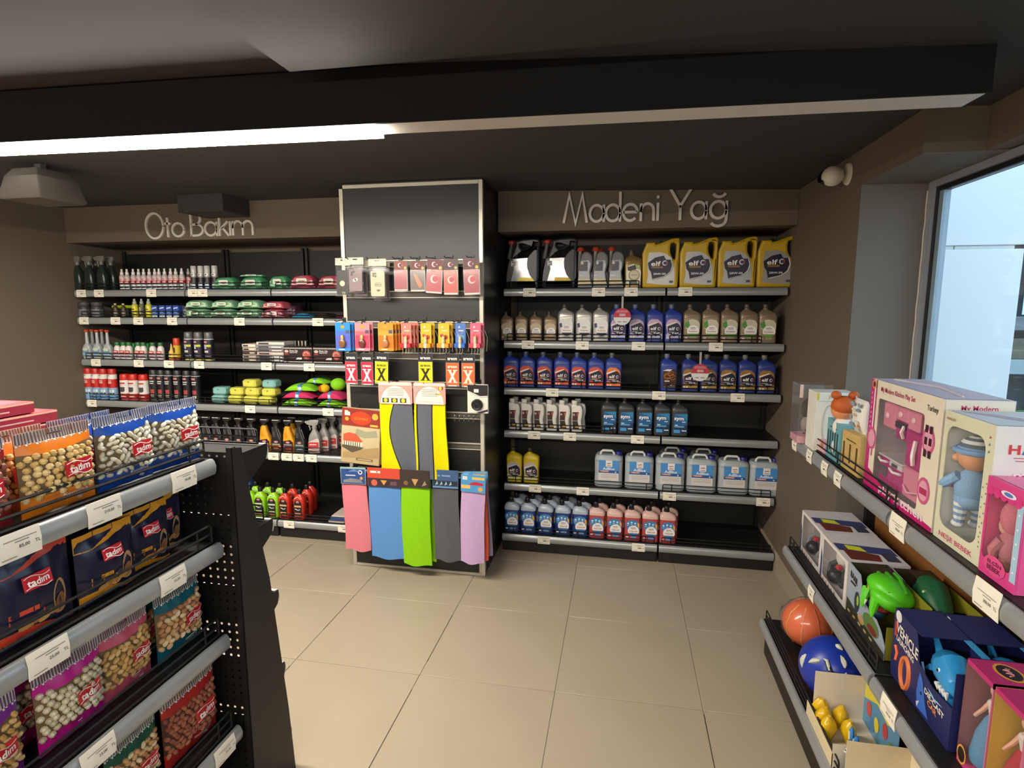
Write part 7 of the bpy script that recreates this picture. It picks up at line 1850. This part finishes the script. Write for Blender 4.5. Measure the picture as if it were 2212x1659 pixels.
def snake_head(q, h):
    G = '58c81c:.4'
    R = Matrix.Rotation(rad(-25), 3, 'X')
    q.ell((.02, .0, h * .92), (.075, .070, .042), G, 18, 12, R); q.ell((.055, -.02, h * .84), (.052, .055, .030), G, 14, 9, R)
    q.ell((-.012, .01, h * .86), (.046, .050, .045), G, 14, 9)
    for s in (-.024, 0, .024): q.tube([(-.04, .01 + s, h * 1.10), (.02, s, h * 1.155), (.08, s - .005, h * 1.02)], .006, '46a818:.4', 6)
    q.tube([(.055, -.055, h * .86), (.085, -.075, h * .72), (.092, -.080, h * .60)], [.016, .011, .003], G, 8); q.tube([(-.02, -.05, h * .84), (-.005, -.065, h * .70), (.0, -.072, h * .52)], [.016, .012, .004], G, 8)
    for x, z_ in ((.004, .58), (.04, .62), (.078, .66)): q.tube([(x, -.062, h * (z_ + .1)), (x + .004, -.068, h * z_)], [.005, .0006], 'e8e4d4:.4', 6)
    q.ell((.03, -.03, h * .66), (.04, .03, .02), '7a2418:.5', 12, 7); q.ell((.0, -.055, h * .92), (.010, .007, .008), 'd8d040:.3', 10, 6); q.ell((.0, -.062, h * .92), (.003, .003, .006), '14140c:.3', 6, 5)
    q.ell((-.05, -.01, h * .66), (.026, .03, .030), 'c8a83c:.5', 10, 7); q.ell((-.03, -.02, h * .44), (.045, .03, .035), '2c5078:.5', 12, 7)
def dino_head(q, h):
    G = '1c5a34:.45'
    q.tube([(-.05, .0, h * 1.0), (.0, -.005, h * .98), (.05, -.012, h * .84), (.10, -.016, h * .70)], [.030, .044, .040, .026], G, 12); q.tube([(.0, -.008, h * .70), (.05, -.016, h * .62), (.095, -.02, h * .54)], [.030, .024, .016], '17482a:.45', 10)
    q.ell((.02, -.035, h * 1.02), (.016, .010, .013), G, 10, 7); q.ell((.024, -.042, h * 1.02), (.006, .005, .006), 'c8c890:.3', 8, 6)
    for i in range(10): x = .015 + i * .009; q.tube([(x, -.045, h * (.80 - i * .018)), (x + .001, -.047, h * (.74 - i * .018))], [.0035, .0006], 'dcd8c8:.4', 5)
    q.ell((-.06, 0, h * .7), (.04, .04, .05), G, 10, 7)
dino_box(snake_head, False).put((X2 + .062, -1.452, tz[1]), 'open toy box with a bright green snake head puppet', 'puppet boxes', RZT)
dino_box(dino_head, True).put((X2 + .186, -1.475, tz[1]), 'open toy box with a dark green crocodile puppet behind the snake one', 'puppet boxes', RZT)

# shark launcher boxes
def shark_box():
    w, h, d = .31, .205, .118
    b = MB(); th = .002; NVY = '22265a:.45'
    b.box(-w / 2, w / 2, d / 2 - th, d / 2, 0, h, NVY); b.box(-w / 2, -w / 2 + th, -d / 2, d / 2 - th, 0, h, NVY); b.box(w / 2 - th, w / 2, -d / 2, d / 2 - th, 0, h, NVY); b.box(-w / 2, w / 2, -d / 2, d / 2 - th, 0, th, NVY); b.box(-w / 2, -w * .02, -d / 2, d / 2, h - th, h, NVY); b.box(-.02 * w, w / 2, d * .34, d * .5, h - th, h, '3a9ad0:.45')
    b.shape([[(-w / 2, 0), (w / 2, 0), (w / 2, h * .55), (w * .2, h * .52), (-w * .02, h * .62), (-w * .10, h), (-w / 2, h)]], NVY, .002, 0, -d / 2)
    p = MB(); y = -d / 2 - .0016
    p.disc(-w * .42, h * .93, w * .055, y, 'dcdcdc:.45', n=14); p.rect(-w * .40, -w * .40 + .004, h * .93, h * .935, y - .0004, '8a8a8a:.5')
    p.txt('VEHICLE', h * .15, -w * .24, h * .74, y - .0006, 'efe4d4:.45', .02, w=w * .40, slope=-.12); p.rect(-w * .47, -w * .43, h * .62, h * .84, y - .0004, 'b83a34:.45'); p.txt('LAUNCHING', h * .085, -w * .26, h * .60, y - .0006, 'efe4d4:.45', .02, w=w * .32, slope=-.12)
    p.tube([(q[0], y - .001, q[1]) for q in ell_pts(-w * .22, h * .27, w * .075, h * .22)], .006, 'e07a44:.45', 5, True); p.tube([(-w * .42, y - .0008, h * .5), (-w * .38, y - .0008, h * .42), (-w * .40, y - .0008, h * .30)], .005, 'e0683c:.45', 5)
    p.flat([(w * .02, h * .54), (w * .07, h * .46), (w * .14, h * .20), (w * .20, h * .06), (w * .02, h * .04), (-w * .01, h * .22), (.0, h * .40)], y - .0005, '3a6ac4:.45'); p.disc(w * .065, h * .28, .005, y - .0009, '1a2040:.45', n=8); p.flat([(-w * .0, h * .10), (w * .05, h * .16), (w * .02, h * .04)], y - .0009, 'c8d0d8:.45')
    p.txt('DIE-CAST', h * .075, w * .26, h * .36, y - .0006, 'efe4d4:.45', .02, w=w * .30, slope=-.1); p.txt('CAR', h * .075, w * .24, h * .27, y - .0006, 'e08a3c:.45', .02, w=w * .14, slope=-.1)
    q = MB(); SB2 = '2c8cc8:.3'
    q.tube([(-.01, .0, h * .66), (.03, -.01, h * .74), (.075, -.02, h * .80), (.125, -.03, h * .72), (.145, -.03, h * .64)], [.020, .038, .046, .034, .012], SB2, 14); q.tube([(.03, -.01, h * .50), (.08, -.03, h * .44), (.135, -.035, h * .46)], [.016, .022, .010], '2470a8:.3', 10)
    q.flat([(-.01, h * .72), (.03, h * .70), (-.045, h * .98), (-.055, h * .94)], -.012, SB2); q.shape([[(-.02, h * .70), (.03, h * .72), (-.05, h * 1.0)]], SB2, .008, .001, -.01); q.shape([[(-.01, h * .62), (.02, h * .60), (-.035, h * .48)]], SB2, .008, .001, -.03)
    for i in range(4): q.tube([(.085 + i * .014, -.062, h * .66), (.087 + i * .014, -.060, h * .57)], [.006, .0008], 'e4e4e0:.4', 5)
    q.ell((.088, -.060, h * .83), (.006, .005, .006), 'd8e4ec:.2', 8, 6); q.ell((.088, -.0645, h * .83), (.003, .003, .004), '101418:.2', 6, 5)
    cv = MB(); cv.tube([(-.02, -.045, h * .60), (.02, -.055, h * .48), (.08, -.06, h * .40), (.14, -.055, h * .44)], .003, '8ab8d8:.2', 5)
    return T('shark_launcher_box', 'toy box', [('carton', b, [('print', p)]), ('shark', q, [('rim', cv)])])
SHK = shark_box()
SHK.put((X2 + .056, -1.812, tz[1]), 'dark blue toy box with a blue shark launcher in front', 'shark launcher boxes', RZT)
SHK.put((X2 + .178, -1.822, tz[1]), 'dark blue shark launcher box standing behind the front one', 'shark launcher boxes', RZT)
# princess doll boxes
def princess(dress, wallc):
    w, h, d = .098, .262, .115
    b = MB(); th = .002
    b.box(-w / 2, w / 2, d / 2 - th, d / 2, 0, h, 'c83a78:.4'); b.box(w / 2 - th, w / 2, -d / 2, d / 2, 0, h, 'd87a9c:.4'); b.box(-w / 2, w / 2, -d / 2, d / 2, 0, h * .06, 'c83a78:.4'); b.box(-w / 2, w / 2, -d / 2, d / 2, h - .012, h, 'b8286c:.4'); b.box(-w / 2, -w / 2 + th, -d / 2, d / 2, 0, h, wallc)
    b.box(-w / 2 + th, w / 2 - th, d * .30, d * .31, h * .06, h - .012, '7a4c54:.6')
    p = MB(); p.T = top_T(h); p.flat(ell_pts(0, 0, w * .36, d * .24), 0, 'e0a040:.45'); p.flat(ell_pts(0, 0, w * .30, d * .19), -.0004, '2a1c1c:.45'); p.tube([(-w * .16 + w * .32 * i / 8, -.0012, .008 * math.sin(i * 2.2)) for i in range(9)], .0018, 'd8909c:.45', 4); p.T = None
    y = -d / 2 - .0008; p.flat(ell_pts(-w * .3, h * .10, w * .18, h * .09), y, 'e0a040:.45'); p.flat(ell_pts(-w * .3, h * .10, w * .14, h * .07), y - .0004, '2a1c1c:.45')
    g_ = MB(); g_.rect(-w / 2, w / 2, h * .06, h - .012, -d / 2, 'clear_film')
    q = MB(); SK = 'd8a488:.45'; q.T = Matrix.Translation((-.008, -d / 2 + .046, 0))
    q.ell((0, 0, h * .80), (.014, .014, .019), SK, 12, 8); q.ell((.004, .004, h * .81), (.018, .017, .022), 'c89a58:.6', 12, 8); q.tube([(0, 0, h * .76), (0, 0, h * .68)], [.006, .012], SK, 8)
    q.lathe([(.011, h * .56), (.014, h * .62), (.017, h * .68), (.012, h * .70)], 'd8d0c8:.7', n=12); q.lathe([(.038, h * .10), (.040, h * .14), (.032, h * .36), (.018, h * .52), (.011, h * .56)], dress, n=14)
    for s in (-1, 1): q.tube([(s * .015, 0, h * .67), (s * .026, -.01, h * .55), (s * .036, -.02, h * .46)], [.006, .005, .004], SK, 7)
    return T('princess_doll_box', 'toy box', [('carton', b, [('print', p)]), ('window', g_), ('doll', q)])
princess('5a8ab0:.8::cloth', '8a4c58:.5').put((X2 + .062, -2.035, tz[1]), 'pink box with a doll in a blue skirt, first of the doll boxes', 'princess doll boxes', RZT)
PD2 = princess('a82438:.8::cloth', 'c8a018:.5')
PD2.put((X2 + .062, -2.14, tz[1]), 'pink box with a doll in a dark red dress and yellow side', 'princess doll boxes', RZT)
PD2.put((X2 + .186, -2.06, tz[1]), 'pink doll box standing behind the first one', 'princess doll boxes', RZT)
PD2.put((X2 + .186, -2.17, tz[1]), 'pink doll box in the back at the right edge of the picture', 'princess doll boxes', RZT)

# ---- bottom shelf: balls and display cartons
c = atz(1783, 1440, tz[2] + .115)
b = MB(); b.ell((0, 0, .112), (.112, .112, .112), '1c349c:.35', 28, 18); c.x += .022
m = MB()
def on_ball(az, el, r=.1126): return (r * math.cos(el) * math.cos(az), r * math.cos(el) * math.sin(az), .112 + r * math.sin(el))
a0 = math.atan2(CAM.y - c.y, CAM.x - c.x); e0 = .35
def ball_path(pts): return [on_ball(a0 + p[0], e0 + p[1]) for p in pts]
for s in (0, 2.09, 4.19):
    pa = [(.10 * math.cos(s + .0) * k, .10 * math.sin(s) * k) for k in (1.0, 2.4, 4.0)] + [(.10 * 4.8 * math.cos(s + .22), .10 * 4.8 * math.sin(s + .22))]
    m.tube([tuple(Vector((v[0], v[1], v[2] - .112)) * .93 + Vector((0, 0, .112))) for v in ball_path(pa)], [.013, .012, .012, .004], '20222c:.4', 6); m.tube([tuple(Vector((v[0], v[1], v[2] - .112)) * 1.0 + Vector((0, 0, .112))) for v in ball_path(pa)], [.005, .0055, .006, .002], 'c8c8b8:.4', 6)
    pb = [(.5 * math.cos(s + .5 + t_ * .14) * (1 + .14 * t_), .5 * math.sin(s + .5 + t_ * .14) * (1 + .1 * t_)) for t_ in range(5)]
    m.tube(ball_path(pb), [.003, .008, .010, .007, .001], 'c8c8b8:.4', 6)
    pb = [(1.05 * math.cos(s + .9 + t_ * .12), 1.0 * math.sin(s + .9 + t_ * .12)) for t_ in range(5)]
    m.tube(ball_path(pb), [.003, .008, .010, .007, .001], 'c8c8b8:.4', 6)
m.ell(on_ball(a0, e0, .108), (.013, .013, .013), '20222c:.4', 12, 8)
T('football', 'ball', [('ball', b, [('motif', m)])]).put((c.x, c.y, tz[2]), 'blue football with pale swirl motif on the bottom toy shelf', None)
c = atz(1728, 1345, tz[2] + .10); c.x += .03
b = MB(); b.ell((0, 0, .10), (.098, .098, .098), 'd8602c:.5', 22, 14)
for i in range(9): a = i * .7; b.tube([(.098 * math.cos(a) * math.cos(e_), .098 * math.sin(a) * math.cos(e_), .10 + .098 * math.sin(e_)) for e_ in (-.9, -.4, .1, .6, 1.1)], .004, ('e88a5c:.5', 'b84420:.5', 'c8882c:.5')[i % 3], 5)
f = MB(); rg = random.Random(5); rings = []
for j in range(9):
    e_ = -1.45 + 2.9 * j / 8
    rings.append([((.108 + rg.uniform(-.006, .008)) * math.cos(e_) * math.cos(a), (.108 + rg.uniform(-.006, .008)) * math.cos(e_) * math.sin(a), .104 + .103 * math.sin(e_)) for a in [2 * PI * i / 16 for i in range(16)]])
f.loft(rings, 'clear_film'); f.tube([(.07, .02, .17), (.10, .03, .20), (.13, .02, .205)], [.03, .012, .03], 'clear_film', 8)
T('wrapped_ball', 'ball', [('ball', b), ('plastic_bag', f)]).put((c.x, c.y, tz[2]), 'orange ball in a crumpled clear plastic bag', None)

bx0 = at(1768, 1560, -1.30)
dc = thing('display_carton', 'open yellow and blue display carton of wrapped figures', 'display box', (1.614, -1.502, tz[2] + .001), RZT)
w, h, d = .25, .165, .185
b = MB(); b.box(-w / 2, w / 2, -d / 2, d / 2, 0, .002, 'cfc4b0:.6'); b.box(-w / 2, -w / 2 + .002, -d / 2 + .02, d / 2, .002, h, 'dcd0bc:.6'); b.box(-w / 2, w / 2, d / 2 - .002, d / 2, .002, h * 1.15, '5a8cb0:.5'); b.box(w / 2 - .002, w / 2, -d / 2, d / 2, .002, h * .5, 'dcd0bc:.6'); b.box(-w / 2, w / 2, -d / 2, -d / 2 + .002, .002, h * .30, 'd8c8a0:.6')
part('carton', b, dc)
p = MB(); y = d / 2 - .0028
p.flat([(-w * .48, h * 1.12), (w * .48, h * 1.12), (w * .48, h * .9), (w * .2, h * .7), (-w * .1, h * .8), (-w * .48, h * .55)], y, 'd8c83c:.5'); p.txt('FUNZ', h * .2, -w * .22, h * .98, y - .0005, '2a4a7c:.5', .03, w=w * .4)
for (cx, cz, c_) in ((-.08, .075, 'c0504c:.5'), (-.02, .06, 'd8c83c:.5'), (.04, .085, 'b84444:.5'), (.08, .05, '6a9a5c:.5'), (-.05, .04, '4a7ab0:.5')): p.flat(ell_pts(cx, cz, .018, .026), y - .0005, c_)
part('print', p, dc)
for i, (px_, py_, pz_, r_) in enumerate(((-.10, -.055, .06, 1), (-.055, -.060, .045, 1), (-.01, -.06, .04, 1), (-.07, .0, .035, .9), (.0, .0, .035, 1))):
    b = MB(); rg = random.Random(20 + i); rings = []
    for j in range(7):
        v = j / 6; rr = .030 * math.sin(PI * min(.97, max(.08, v))) ** .5
        rings.append([((rr + rg.uniform(-.003, .003)) * math.cos(a), (rr * .8 + rg.uniform(-.003, .003)) * math.sin(a), v * .075) for a in [2 * PI * k / 10 for k in range(10)]])
    b.loft(rings, 'd8b01c:.22::foil')
    a_ = Matrix.Rotation(RZT, 3, 'Z') @ Vector((px_, py_, 0))
    tag(link('wrapped_figure', mesh('wrapped_figure', b), None, (1.614 + a_.x, -1.502 + a_.y, tz[2] + .004), .4 * i), 'yellow foil wrapped figure in the display carton, %s' % ('farthest at the front', 'second along the front', 'nearest along the front', 'farther one in the middle', 'nearer one in the middle')[i], 'toy', 'foil wrapped figures')
bn = at(1835, 1640, -1.52)
t = thing('rabbit_figure', 'small blue rabbit figure standing in front of the display carton', 'figure', (1.578, -1.628, tz[2] + .001), RZT)
b = MB(); BL = '2c7cc4:.4'
b.ell((0, 0, .030), (.017, .015, .024), BL, 12, 8); b.ell((0, -.002, .068), (.021, .019, .019), BL, 14, 9)
for s in (-1, 1):
    b.tube([(s * .008, 0, .082), (s * .014, .0, .102), (s * .019, .001, .122), (s * .020, .001, .134)], [.005, .008, .008, .003], BL, 8); b.tube([(s * .014, -.004, .050 - .008), (s * .024, -.008, .032)], [.006, .005], BL, 7); b.ell((s * .010, -.006, .006), (.010, .014, .007), BL, 8, 6)
part('body', b, t)
b = MB()
for s in (-1, 1): b.tube([(s * .0125, -.0065, .098), (s * .018, -.0065, .122)], [.004, .003], 'd8cfa0:.5', 6); b.ell((s * .007, -.019, .074), (.005, .004, .006), 'ece8dc:.4', 8, 6); b.ell((s * .007, -.0225, .073), (.002, .002, .003), '14141a:.3', 6, 5)
b.ell((0, -.020, .062), (.006, .004, .004), 'dcd4c8:.4', 8, 6); part('face', b, t)
dc = thing('display_carton', 'plain cream display carton nearest on the bottom toy shelf', 'display box', (1.630, -1.765, tz[2] + .001), RZT)
w, h, d = .20, .13, .19
b = MB(); b.box(-w / 2, w / 2, -d / 2, d / 2, 0, .002, 'cfc4b0:.6'); b.box(-w / 2, -w / 2 + .002, -d / 2 + .01, d / 2, .002, h, 'd8c8a8:.6'); b.box(-w / 2, w / 2, d / 2 - .002, d / 2, .002, h, 'd8c8a8:.6'); b.box(w / 2 - .002, w / 2, -d / 2, d / 2, .002, h * .6, 'd8c8a8:.6'); part('carton', b, dc)
